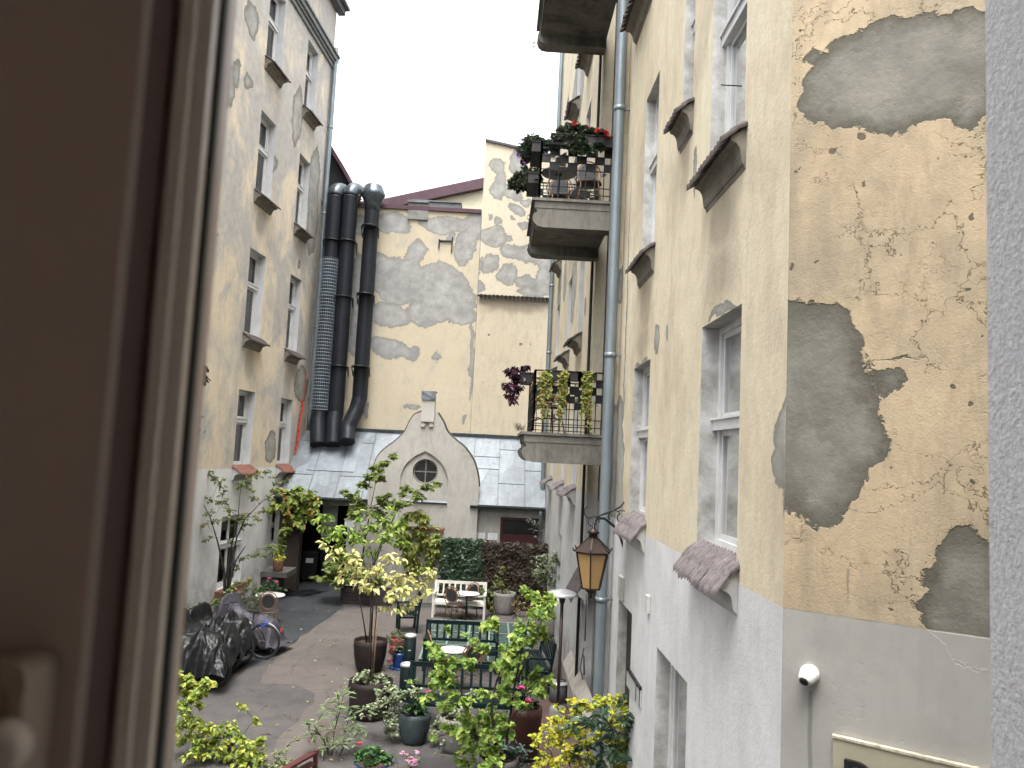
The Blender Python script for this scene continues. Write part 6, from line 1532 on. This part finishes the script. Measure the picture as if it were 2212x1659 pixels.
# lower balcony
zr1 = vB + .98
for i, (px, L) in enumerate(((1203, .40), (1237, .36), (1268, .30))):
    c = atY(px, 812, YB0 - .07); c = Vector((c.x, YB0 - .07, zr1 - .16))
    f_ = flowerbox(('left', 'middle', 'right')[i] + ' one of three rail boxes with long hanging stems on the lower balcony', c, (1, 0, 0), L, h=.14, w=.14)
    xs_ = ((1168, 1172, 1176, 1180, 1188), (1210, 1215, 1219, 1223), (1262, 1267, 1272, 1276))[i]
    lb = MB(True); wb_ = MB(True); r_ = random.Random(70 + i)
    for x in xs_:
        for rep in range(2):
            top_ = atY(x + r_.uniform(-3, 3), 806, YB0 - .16); ln = r_.uniform(.35, 1.0) * (1 if i != 1 else .9)
            pts = [top_ + Vector((r_.uniform(-.01, .01), -.02 * math.sin(k), -ln * k / 12)) for k in range(13)]
            wb_.tube([c + Vector((max(-L / 2, min(L / 2, top_.x - c.x)), 0, .14))] + pts, .003, 4, False)
            for p in pts:
                for k in range(3):
                    leaf(lb, p + rv(r_) * .014 + Vector((0, 0, r_.uniform(-.04, .04))), rv(r_) + Vector((0, -.5, -.4)), (Vector((0, -1, .6)) + rv(r_) * .4).normalized(), .038, .036, 'round', .1, .1, r_)
    wb_.build('stem', BARK, f_); lb.build('trailing_foliage', SEDUM, f_)
c = Vector((1.72 - ob - .0, YB0 + .35, zr1 - .2)); f_ = flowerbox('box of dark purple foliage tumbling off the outer corner of the lower balcony', c, (0, 1, 0), .5, h=.15)
yy = YB0 + .1
bl = [(x, y, 9, 11) for x, y in ((1100, 800), (1112, 793), (1125, 797), (1135, 792), (1105, 812), (1118, 812), (1098, 828), (1110, 830), (1122, 825), (1100, 842), (1112, 845), (1106, 860), (1098, 855), (1118, 842), (1104, 868), (1092, 832), (1125, 815))]
plant(f_, yy, bl, c + Vector((-.05, 0, .12)), PURP, BARKD, .085, .055, 'ovate', .2, seed=65, trunk=.006, droop=.6, jit=.8)
# grass tuft on balcony edge
gt = MB(True); r_ = random.Random(9); tg = Vector((atY(1118, 936, YB0).x + .02, YB0 + .02, vB)); tf = thing('grass_tuft', tg, 'dry grass tuft growing on the outer corner of the lower balcony', 'grass')
for k in range(60):
    d = Vector((r_.uniform(-.6, .5), r_.uniform(-.4, .4), 1)).normalized(); p = tg + Vector((r_.uniform(-.04, .1), r_.uniform(-.03, .05), 0)); leaf(gt, p, d, rv(r_), r_.uniform(.08, .17), .006, 'long', 0, .2, r_)
gt.build('blades', simple('dry_grass', (.22, .20, .13), (.15, .13, .09), 9, .9), tf)

# hanging coleus seen past the left casement
Lc_ = FL.uv(438, 810, 1.0); p_ = FL.pt(Lc_[0], Lc_[1], .9); p_ = Vector((p_.x, p_.y, p_.z)); f_ = thing('hanging_plant', p_, 'dark purple leaves peeping past the casement on the left wall', 'plant')
plant(f_, p_.y, [(436, 800, 10, 14), (438, 815, 10, 14), (440, 828, 8, 10), (440, 793, 8, 8)], p_ + Vector((-.2, 0, .2)), PURP, BARKD, .11, .08, 'ovate', .1, seed=66, trunk=.006, droop=.6)
# ================================================================== FURNITURE
def rattan_chair(loc, rz, label, group=None, seatmat=None):
    root = empty('rattan_chair', loc, label, 'chair', group, rz)
    WOV = WOVEN
    mb = MB()
    cz, rx, rz_ = .70, .21, .225
    tilt = lambda z: -.19 - (z - .45) * .22
    def oval(rx, rz_, a0=0, a1=2 * math.pi, n=36): return [Vector((rx * math.cos(a), tilt(cz + rz_ * math.sin(a)), cz + rz_ * math.sin(a))) for a in [a0 + (a1 - a0) * i / n for i in range(n + 1)]]
    mb.tube(oval(rx * .74, rz_ * .78), .0105, 8, False); mb.tube(oval(rx * .86, rz_ * .88), .0105, 8, False)
    o = oval(rx + .02, rz_ + .02, R(-28), R(208), 26)
    pts = [Vector((.15, -.19, .0 + .02)) + Vector((.05, -.06, -.02)), Vector((.15, -.19, .45))] + o + [Vector((-.15, -.19, .45)), Vector((-.20, -.25, 0))]
    mb.tube(pts, .0135, 8); b = mb.build('back_frame', RATTAN, root)
    mb = MB(); n = 28
    vs = [Vector((rx * .72 * math.cos(a), tilt(cz + rz_ * .76 * math.sin(a)) - .0, cz + rz_ * .76 * math.sin(a))) for a in [2 * math.pi * i / n for i in range(n)]]
    mb.prism(vs, (0, .008, 0)); mb.build('backrest', WOV, root)
    mb = MB(); mb.lathe((0, 0, .44), [(0, .025), (.19, .025), (.21, .015), (.21, -.015), (.19, -.025), (0, -.025)], 28); mb.build('seat', simple('dark_seat_weave', (.03, .028, .03), (.05, .045, .045), 90, .6), root)
    mb = MB(); mb.tube([Vector((.205 * math.cos(a), .205 * math.sin(a), .43)) for a in [2 * math.pi * i / 28 for i in range(29)]], .014, 6, False)
    mb.tube([Vector((.16, -.2, .2)), Vector((.0, -.0, .30)), Vector((-.16, -.2, .2))], .009, 6); mb.tube([Vector((.16, .18, .2)), Vector((.0, 0, .30)), Vector((-.16, .18, .2))], .009, 6)
    mb.tube([Vector((.17, .19, .2)), Vector((.185, 0, .25)), Vector((.17, -.2, .2))], .009, 6); mb.tube([Vector((-.17, .19, .2)), Vector((-.185, 0, .25)), Vector((-.17, -.2, .2))], .009, 6)
    mb.build('seat_frame', RATTAN, root)
    for s in (-1, 1):
        mb = MB(); mb.tube([Vector((s * .14, .15, .43)), Vector((s * .17, .19, .2)), Vector((s * .20, .22, 0))], .0135, 8); mb.build('leg', RATTAN, root)
    return root
def bistro_table(loc, label, r=.30, h=.72, topm=None):
    root = empty('bistro_table', loc, label, 'table')
    mb = MB(); mb.lathe((0, 0, h - .025), [(0, 0), (r - .01, 0), (r, .008), (r, .022), (r - .006, .028), (0, .028)], 36); mb.build('tabletop', topm or TOPW, root)
    mb = MB(); mb.lathe((0, 0, 0), [(.03, .04), (.022, .1), (.02, h - .06), (.05, h - .03)], 14); mb.build('column', BLACKM, root)
    mb = MB()
    for k in range(3):
        a = k * 2.094 + .4; mb.tube([Vector((0, 0, .08)), Vector((.12 * math.cos(a), .12 * math.sin(a), .06)), Vector((.24 * math.cos(a), .24 * math.sin(a), .012))], [.018, .016, .012], 6)
    mb.build('foot', BLACKM, root); return root
def bench(loc, rz, w, label, mat, slats=9, group=None, name='garden_bench', cat='bench', h=.92):
    root = empty(name, loc, label, cat, group, rz); hw = w / 2
    mb = MB()
    for k in range(6): mb.box((0, -.20 + k * .078, .43), (w - .08, .062, .022))
    mb.box((0, -.235, .395), (w - .1, .03, .06)); mb.build('seat', mat, root)
    mb = MB()
    y = lambda z: .24 + (z - .45) * .14
    def hb(z, hh): mb.box((0, y(z), z), (w - .06, .035, hh))
    hb(h - .035, .075); hb(.54, .05)
    for k in range(slats):
        x = -hw + .09 + (w - .18) * k / (slats - 1); mb.bar((x, y(.56), .56), (x, y(h - .06), h - .06), .045, .018)
    mb.build('backrest', mat, root)
    for s in (-1, 1):
        mb = MB(); x = s * (hw - .03); mb.bar((x, .22, 0), (x, .24, .45), .055, .055); mb.bar((x, .24, .449), (x, y(h + .01), h + .01), .055, .05); mb.build('leg', mat, root)
        mb = MB(); mb.bar((x, -.22, 0), (x, -.22, .63), .055, .055); mb.build('leg', mat, root)
        mb = MB(); mb.box((x, .0, .645), (.065, .56, .03)); mb.box((x, .0, .38), (.035, .40, .05)); mb.build('armrest', mat, root)
    return root
# white bench
c = atZ(990, 1336); bench(Vector((c.x, c.y + .15, 0)), R(-2), 1.45, 'white painted garden bench in front of the ivy hedge', WHITEW, 9)
c = atZ(1000, 1342, .92); bench(Vector((c.x, c.y - .3, 0)), 0, 1.55, 'long dark green bench facing us with the glass skylight behind it', GREENW, 10, 'dark green slatted benches')
c = atZ(1010, 1434, .92); bench(Vector((c.x, c.y - .3, 0)), 0, 1.95, 'nearest dark green bench, behind the lime green sapling', GREENW, 12, 'dark green slatted benches')
c = atZ(1140, 1475); bench(Vector((c.x + .1, c.y + .1, 0)), R(-90) + R(4), 1.6, 'dark green bench seen side on at the right edge of the seating area', GREENW, 9, 'dark green slatted benches')
c = atZ(878, 1362); bench(Vector((c.x, c.y, 0)), R(-90) + R(12), .62, 'dark green slatted armchair left of the seating area', GREENW, 5, None, 'garden_armchair', 'armchair')
grp = 'rattan bistro chairs'
c = atZ(578, 1300, .70); rattan_chair(Vector((c.x, c.y + .25, 0)), R(4), 'lone rattan chair with dark oval back behind the covered bicycles', grp)
c2 = atZ(582, 1296, .72); bistro_table(Vector((atY(583, 1300, c.y + .8).x, c.y + .8, 0)), 'small white round table half hidden by the lone rattan chair', .36)
c = atZ(984, 1284, .70); rattan_chair(Vector((c.x, c.y + .02, 0)), R(-22), 'rattan chair with its back to us, left one before the white bench', grp)
c = atZ(1009, 1277, .70); rattan_chair(Vector((c.x, c.y + .2, 0)), R(38), 'darker rattan chair turned sideways, right one before the white bench', grp)
c = atZ(1008, 1287, .72); bistro_table(Vector((c.x, c.y + .42, 0)), 'round white table between the white bench and two rattan chairs', .34)
c = atZ(978, 1408, .72); bistro_table(Vector((c.x, c.y + .2, 0)), 'round white table in front of the long dark bench', .28)
c = atZ(1012, 1406, .70); rattan_chair(Vector((c.x, c.y - .1, 0)), R(25), 'rattan chair right of the middle round table among the lime leaves', grp)
c = atZ(955, 1392, .70); rattan_chair(Vector((c.x, c.y + .1, 0)), R(-75), 'rattan chair seen edge on at the left of the middle round table', grp)
# balcony furniture
c = atZ(1273, 372, vU + .70) if False else atY(1273, 372, YB0 + .4)
rattan_chair(Vector((c.x, YB0 + .45, vU + .002)), R(176) + R(4), 'rattan chair standing right of the small table on the upper balcony', grp)
c = atY(1207, 392, YB0 + .5); bistro_table(Vector((c.x, YB0 + .5, vU + .002)), 'small round table on the upper balcony', .30, .62, simple('grey_top', (.30, .31, .30), (.24, .25, .24), 4, .5))
c = atY(1212, 372, YB0 + 1.2); rattan_chair(Vector((c.x, YB0 + 1.2, vU + .002)), R(180), 'rattan chair mostly hidden behind the round table on the upper balcony', grp)
c = atY(1185, 900, YB0 + .5); rattan_chair(Vector((c.x, YB0 + .55, vB + .002)), R(200), 'rattan chair behind the trailing plants on the lower balcony', grp)
# --- ash bins
for (x, y, lab) in ((883, 1446, 'tall black cylindrical ash bin beside the blue pot'), (875, 1512, 'nearer black ash bin standing between the brown pot and the front bench')):
    c = atZ(x, y); rt = empty('ash_bin', c, lab, 'ash bin', 'black ash bins with steel tops')
    hh = .66 if y < 1500 else .60
    mb = MB(); mb.lathe((0, 0, 0), [(.115, 0), (.12, .02), (.12, hh)], 28); mb.build('bin_body', simple('green_black_bin', (.005, .011, .011), (.008, .014, .014), 4, .55, spec=.08), rt)
    mb = MB(); mb.lathe((0, 0, hh), [(.122, -.01), (.124, .03), (.10, .05), (.07, .048), (.05, .02), (0, .015)], 28); mb.build('lid', STEEL, rt)
    mb = MB(); mb.box((0, -.121, hh * .62), (.05, .004, .02)); mb.build('badge', simple('pale_badge', (.5, .5, .48)), rt)
# --- patio heater
YHt = 13.0; hp = atY(1215, 1283, YHt); rt = empty('patio_heater', (hp.x, YHt, 0), 'patio heater with a shallow steel hood on a tall brown pole by the right wall', 'patio heater')
zt = hp.z
mb = MB(); mb.lathe((0, 0, zt - .0), [(.012, .085), (.10, .07), (.22, .03), (.27, -.02), (.25, -.025), (.10, .02), (.0, .03)], 36); mb.build('hood', STEEL, rt)
mb = MB(); mb.lathe((0, 0, zt), [(.07, .0), (.075, -.03), (.06, -.05), (.045, -.13), (.03, -.16)], 20); mb.build('burner', simple('dark_burner', (.05, .04, .035), (.03, .025, .02)), rt)
mb = MB(); mb.lathe((0, 0, 0), [(.028, .4), (.028, zt - .15)], 14); mb.build('pole', simple('brown_pole', (.06, .04, .035), (.04, .028, .025), 4, .4, .3), rt)
mb = MB(); mb.lathe((0, 0, 0), [(.20, .0), (.21, .03), (.15, .06), (.14, .40), (.12, .45), (.03, .47)], 24); mb.build('heater_base', simple('grey_base', (.18, .18, .18)), rt)
c = atZ(1205, 1515); rt = empty('drum_table', c, 'small steel topped drum with tangled cable by the foot of the right wall', 'drum')
mb = MB(); mb.lathe((0, 0, 0), [(.16, 0), (.16, .30), (.15, .32)], 24); mb.build('drum_body', simple('grey_drum', (.16, .17, .18)), rt)
mb = MB(); mb.lathe((0, 0, .32), [(.18, 0), (.185, .015), (.17, .03), (0, .032)], 28); mb.build('lid', STEEL, rt)
mb = MB(); mb.tube([Vector((.05 + .09 * math.cos(a), .07 * math.sin(a), .36 + .01 * a / 3)) for a in [i * .5 for i in range(22)]], .008, 5); mb.build('cable', BLACKM, rt)
# --- wheelie bins
def wheelie(loc, rz, lab, col):
    rt = empty('wheelie_bin', loc, lab, 'wheelie bin', 'black wheelie bins in the dark passage', rz)
    mb = MB(); w0, w1, d0, d1, h = .22, .29, .24, .34, .98
    vs = [(-w0, -d0, .06), (w0, -d0, .06), (w0, d0, .06), (-w0, d0, .06), (-w1, -d1, h), (w1, -d1, h), (w1, d1, h), (-w1, d1, h)]
    mb.add(vs, [(0, 3, 2, 1), (4, 5, 6, 7), (0, 1, 5, 4), (1, 2, 6, 5), (2, 3, 7, 6), (3, 0, 4, 7)]); mb.box((0, -d1 + .01, h - .03), (2 * w1 + .04, .05, .06)); b = mb.build('bin_body', col, rt, .01)
    mb = MB(); mb.add([(-w1 - .02, -d1 - .03, h + .01), (w1 + .02, -d1 - .03, h + .01), (w1 + .02, d1, h + .06), (-w1 - .02, d1, h + .06), (-w1 - .02, -d1 - .03, h + .04), (w1 + .02, -d1 - .03, h + .04), (w1 - .02, 0, h + .13), (-w1 + .02, 0, h + .13), (w1 + .02, d1, h + .09), (-w1 - .02, d1, h + .09)],
                      [(0, 1, 5, 4), (4, 5, 6, 7), (7, 6, 8, 9), (0, 3, 2, 1), (9, 8, 2, 3), (5, 1, 2, 8, 6), (0, 4, 7, 9, 3)]); mb.build('lid', col, rt)
    for s in (-1, 1):
        mb = MB(); along(mb, (s * .24, d0 - .02, .1), (s, 0, 0), [(.09, -.02), (.1, -.015), (.1, .025), (.09, .03)], 18); mb.build('wheel', BLACKM, rt)
        mb = MB(); along(mb, (s * .15, -d0 + .02, .06), (s, 0, 0), [(.05, -.015), (.055, -.01), (.055, .02), (.05, .025)], 14); mb.build('wheel', BLACKM, rt)
    mb = MB(); mb.box((.02 , -.317, .72), (.24, .004, .17)); mb.build('paper_label', PAPER, rt)
    return rt
NAVY = simple('navy_bin_plastic', (.008, .012, .028), (.012, .016, .032), 4, .4); BLK = simple('black_bin_plastic', (.008, .009, .010), (.012, .012, .013), 4, .4)
c = atZ(708, 1256); wheelie(Vector((c.x, c.y + .3, 0)), R(-4), 'navy wheelie bin with a white sheet on its front, right one in the passage', NAVY)
c = atZ(662, 1258); wheelie(Vector((c.x, c.y + .3, 0)), R(6), 'black wheelie bin with a small tag, left one in the passage', BLK)
# dark tarpaulin lying on the ground
def noise3(v): return mn.noise(Vector(v))
TARP = simple('grey_violet_cover', (.042, .039, .050), (.030, .028, .037), 3, .6, bump=.15)
BLKF = simple('black_foil', (.005, .0055, .006), (.008, .009, .010), 2, .36, spec=.25)
c = atZ(640, 1282); rt = empty('tarpaulin', c, 'crumpled black tarpaulin lying flat on the dark paving by the post', 'tarpaulin')
mb = MB(); nx, ny = 30, 16; vs = []
for i in range(nx + 1):
    for j in range(ny + 1):
        u, v = i / nx * 2 - 1, j / ny * 2 - 1
        edge = 1 + .25 * noise3((u * 2, v * 2, 3)); x = u * .62 * edge + v * .2; y = v * .55 * edge
        fall = max(0, 1 - max(abs(u), abs(v)) ** 3)
        vs.append((x, y, .012 + fall * (.03 + .12 * abs(noise3((x * 4, y * 4, 1))) + .05 * abs(noise3((x * 11, y * 11, 5))))))
mb.add(vs, [(i * (ny + 1) + j, (i + 1) * (ny + 1) + j, (i + 1) * (ny + 1) + j + 1, i * (ny + 1) + j + 1) for i in range(nx) for j in range(ny)], 0, True); mb.build('sheet', BLKF, rt)
# --- bicycles
def wheel(mb_t, mb_s, c, r, ax=(0, 1, 0), spokes=24):
    c = Vector(c)
    ring = [c + Vector((r * math.cos(a), 0, r * math.sin(a))) for a in [2 * math.pi * i / 40 for i in range(41)]]
    mb_t.tube(ring, .022, 8, False)
    mb_s.tube([c + (p - c) * .93 for p in ring], .009, 6, False)
    for k in range(spokes):
        a = 2 * math.pi * k / spokes; s = .03 * (1 if k % 2 else -1); mb_s.tube([c + Vector((.02 * math.cos(a + .6), s, .02 * math.sin(a + .6))), c + Vector((r * .93 * math.cos(a), 0, r * .93 * math.sin(a)))], .0018, 3, False)
    mb_s.tube([c + Vector((0, -.05, 0)), c + Vector((0, .05, 0))], .02, 8)
TYRE = simple('tyre_rubber', (.010, .010, .011), (.016, .016, .017), 5, .7); SPK = simple('spoke_metal', (.16, .16, .17), (.08, .08, .085), 5, .35, .7)
def bicycle_wheels(rt, r=.34, front=True, which=(0, 1)):
    for k in which:
        t = MB(); s = MB(); wheel(t, s, ((0, 0, r + .012), (-1.05, 0, r + .012))[k], r)
        w_ = t.build('wheel', TYRE, rt); s.build('spokes', SPK, w_)
def cover(rt, mat, seed, L=1.62, H=1.05, W=.30, hem=.28, dips=True, fr=3.0, amp=.05, sdk=1):
    """cloth hung over a bicycle: rear wheel at x=0, front at x=-1.05"""
    mb = MB(); nu, nv = 120, 80; vs = []
    def top(s):
        x = -1.42 + L * s + 0
        hb_ = math.exp(-((x + .88) / .16) ** 2) * 1.03; sd = math.exp(-((x + .22) / .20) ** 2) * .92 * sdk
        rw = math.exp(-((x - .02) / .34) ** 4) * .70; fw_ = math.exp(-((x + 1.08) / .34) ** 4) * .70
        base = (.80 if sdk else .92 - .42 * (x + .8)) * (1 if -1.0 < x < .1 else 0)
        sm = (hb_ ** 6 + sd ** 6 + rw ** 6 + fw_ ** 6 + base ** 6) ** (1 / 6)
        return x, sm * H / 1.03
    for i in range(nu + 1):
        s = i / nu; x, h = top(s); h = max(h, hem + .02)
        hbw = math.exp(-((x + .88) / .14) ** 2)
        for j in range(nv + 1):
            v = j / nv * 2 - 1; a = abs(v)
            wtop = .05 + .22 * hbw
            y = (wtop + (W - wtop * .4) * a ** .8 * .9) * (1 if v > 0 else -1) * min(1, a * 5)
            z = h - (h - hem) * max(0, (a - .10) / .90) ** 1.15
            k = a ** .7
            fold = amp * (math.sin(x * 9 * fr / 3 + seed + 3 * noise3((x * 2, z, seed))) * .5 + 1.4 * noise3((x * fr * 1.6, z * 1.3, seed * 3.1)))
            y += (1 if v > 0 else -1) * fold * k
            # tension folds between the high points
            z += .045 * noise3((x * 5, y * 6, seed + 9)) + .02 * noise3((x * 14, y * 12 + z * 8, seed + 4))
            if a > .96: z += .07 * noise3((x * 3, v * 2, seed + 20))
            rg = lambda f, o: 1 - 2.2 * abs(noise3((x * f + o, (z + a) * f, seed + o)))
            cr = .030 * rg(3.2, 1) + .012 * rg(6.5, 5) + .004 * rg(13, 9)
            y += (1 if v > 0 else -1) * cr * (1.3 if mat is BLKF else .5) * min(1, a * 3); z += cr * .6 * (1 if mat is BLKF else .35)
            vs.append((x + .04 * noise3((z * 4, x, seed)) + cr * .5, y, max(.02, z)))
    mb.add(vs, [(i * (nv + 1) + j, (i + 1) * (nv + 1) + j, (i + 1) * (nv + 1) + j + 1, i * (nv + 1) + j + 1) for i in range(nu) for j in range(nv)], 0, True)
    # closed ends
    return mb.build('cover', mat, rt)
spots = [((596, 1408), -14, 'grey_violet', 'bicycle under a dull grey violet cloth cover, farthest in the row', TARP, .22, .85),
         ((540, 1442), -8, 'b', 'bicycle under black foil, right behind the bare bicycle wheel', BLKF, .26, .85),
         ((512, 1458), 0, 'c', 'bicycle under crumpled black foil in the middle of the covered row', BLKF, .30, .85),
         ((488, 1490), 6, 'd', 'bicycle under torn black foil with its rear wheel showing, nearest us', BLKF, .40, .80),
         ((440, 1478), 10, 'e', 'black foil heap hiding a bicycle close to the casement edge', BLKF, .15, .9)]
for i, ((x, y), a, _, lab, m, hem, W_) in enumerate(spots):
    c = atZ(x, y); rt = empty('covered_bicycle', (c.x - .30, c.y + .05, 0), lab, 'bicycle', 'covered bicycles by the left wall', R(180 - 180) + R(a))
    bicycle_wheels(rt, .34); cover(rt, m, i * 5 + 3, 1.95 if i == 0 else 1.75, 1.05 if i == 0 else 1.08 + .03 * i, .40 if i == 0 else .46, hem * .8, sdk=0 if i == 0 else 1)
# uncovered bicycle
c = atZ(568, 1424); rt = empty('bicycle', (c.x - .02, c.y + .02, 0), 'bare black bicycle with a white top tube standing between the covered ones', 'bicycle', None, R(-10))
bicycle_wheels(rt, .345)
mb = MB(); BB = Vector((-.45, 0, .30)); ST = Vector((-.28, 0, .80)); HT_ = Vector((-.86, 0, .86)); HB_ = Vector((-.90, 0, .72))
mb.tube([BB, ST], .016, 8); mb.tube([BB, HB_], .018, 8); mb.tube([HB_, HT_ + Vector((.02, 0, .12))], .02, 8)
for s in (-1, 1):
    mb.tube([BB, Vector((-.2, s * .06, .33)), Vector((0, s * .06, .355))], .01, 6); mb.tube([ST + Vector((-.02, 0, -.05)), Vector((-.1, s * .055, .55)), Vector((0, s * .06, .355))], .008, 6); mb.tube([HB_, Vector((-.98, s * .05, .6)), Vector((-1.05, s * .05, .355))], .012, 6)
mb.build('frame', simple('black_bike_paint', (.012,) * 3, (.02,) * 3, 4, .3), rt)
mb = MB(); mb.tube([ST + Vector((-.01, 0, -.1)), HT_ + Vector((0, 0, -.02))], .019, 8); mb.build('top_tube', simple('white_tube', (.7, .7, .7), (.6, .6, .6), 4, .3), rt)
mb = MB(); mb.tube([ST, ST + Vector((.03, 0, .12))], .013, 8); mb.lathe(ST + Vector((.05, 0, .12)), [(0, .0), (.07, .01), (.075, .03), (.04, .05), (0, .052)], 14); mb.add([ST + Vector((-.18, -.02, .155)), ST + Vector((.0, -.06, .165)), ST + Vector((.13, -.085, .17)), ST + Vector((.15, 0, .18)), ST + Vector((.13, .085, .17)), ST + Vector((0, .06, .165)), ST + Vector((-.18, .02, .155)), ST + Vector((0, 0, .12))], [(0, 1, 2, 3, 4, 5, 6), (0, 7, 1), (1, 7, 2), (2, 7, 3), (3, 7, 4), (4, 7, 5), (5, 7, 6)]); mb.build('saddle', BLACKM, rt)
mb = MB(); H0 = HT_ + Vector((.0, 0, .18)); mb.tube([H0 + Vector((.08, -.28, .02)), H0 + Vector((-.02, -.12, .03)), H0, H0 + Vector((-.02, .12, .03)), H0 + Vector((.08, .28, .02))], .013, 8); mb.tube([HT_, H0], .014, 8); mb.build('handlebar', BLACKM, rt)
mb = MB(); mb.tube([Vector((0, 0, .357)) + Vector((.385 * math.cos(a), 0, .385 * math.sin(a))) for a in [R(20) + R(150) * i / 16 for i in range(17)]], .012, 6); mb.build('mudguard', simple('silver_guard', (.35, .35, .36), (.1, .1, .1), 5, .3, .6), rt)
mb = MB(); mb.tube([Vector((-.14, .02, .72)), Vector((-.02, -.04, .66)), Vector((.05, .0, .74)), Vector((-.03, .04, .78))], .02, 6); mb.build('blue_lock', simple('blue_plastic', (.02, .06, .4)), rt)
mb = MB(); mb.box((.38, 0, .62), (.03, .05, .06)); mb.build('rear_reflector', simple('red_reflector', (.6, .05, .03)), rt)
# --- dark red board bottom
a = atY(655, 1659, 11.2); b = atY(682, 1622, 11.2); rt = empty('red_bench', Vector((a.x, 11.2, 0)), 'corner of a dark red wooden bench back poking up at the bottom edge', 'bench')
RW = simple('dark_red_wood', (.075, .02, .02), (.055, .015, .015), 5, .5)
mb = MB(True)
mb.prism([Vector((b.x - .03, 11.2, 0)), Vector((b.x + .03, 11.2, 0)), Vector((b.x + .03, 11.2, b.z)), Vector((b.x - .03, 11.2, b.z))], (0, .06, 0)); mb.build('post_leg', RW, rt)
mb = MB(True); d = Vector((-.42, -1, 0)).normalized()
for k in range(3):
    z = b.z - .03 - k * .13; q = Vector((b.x - .03, 11.2, z)); mb.bar(q, q + d * 1.3, .10, .03)
mb.build('backrest', RW, rt)
mb = MB(True); q = Vector((b.x - .03, 11.2, 0)) + d * 1.3; mb.bar(q, q + Vector((0, 0, b.z)), .06); mb.build('leg', RW, rt)
# small round lamp next to the balconies of the left building
# ================================================================== LIGHT, CAMERA
w = bpy.data.worlds.new('World'); scene.world = w; w.use_nodes = True; nt = w.node_tree; nt.nodes.clear()
sky = nt.nodes.new('ShaderNodeTexSky'); sky.sky_type = 'NISHITA'; sky.sun_disc = False
ELEV, ROT = R(72), R(186)
sky.sun_elevation = ELEV; sky.sun_rotation = ROT; sky.air_density = 1.0; sky.dust_density = 6.0; sky.ozone_density = 1.0
hs = nt.nodes.new('ShaderNodeHueSaturation'); hs.inputs['Saturation'].default_value = .22
bg = nt.nodes.new('ShaderNodeBackground'); bg.inputs[1].default_value = .15
wo = nt.nodes.new('ShaderNodeOutputWorld')
nt.links.new(sky.outputs[0], hs.inputs['Color']); nt.links.new(hs.outputs[0], bg.inputs[0]); nt.links.new(bg.outputs[0], wo.inputs[0])
sd = bpy.data.lights.new('sun', 'SUN'); sd.energy = .5; sd.angle = R(50); sd.color = (1, .97, .92)
so = bpy.data.objects.new('sun', sd); COL.objects.link(so)
# direction towards the sun, Nishita: rotation measured from +Y clockwise
dv = Vector((math.sin(ROT) * math.cos(ELEV), math.cos(ROT) * math.cos(ELEV), math.sin(ELEV)))
so.rotation_euler = dv.to_track_quat('Z', 'Y').to_euler(); so.location = (0, 0, 30)
cd = bpy.data.cameras.new('camera'); cam = bpy.data.objects.new('camera', cd); COL.objects.link(cam)
M4 = M3.to_4x4(); M4.translation = EYE; cam.matrix_world = M4
cd.sensor_width = 36; cd.lens = FPX / 2212 * 36; cd.clip_start = .02; cd.clip_end = 500
cd.dof.use_dof = True; cd.dof.focus_distance = 12; cd.dof.aperture_fstop = 7.5
scene.camera = cam
scene.view_settings.view_transform = 'Standard'; scene.view_settings.look = 'None'; scene.view_settings.gamma = 1
scene.view_settings.exposure = EXPO
scene.cycles.use_adaptive_sampling = True; scene.cycles.adaptive_threshold = .035
scene.cycles.max_bounces = 6; scene.cycles.diffuse_bounces = 3; scene.cycles.glossy_bounces = 2; scene.cycles.transmission_bounces = 2; scene.cycles.transparent_max_bounces = 8; scene.cycles.caustics_reflective = False; scene.cycles.caustics_refractive = False
scene.cycles.use_denoising = True
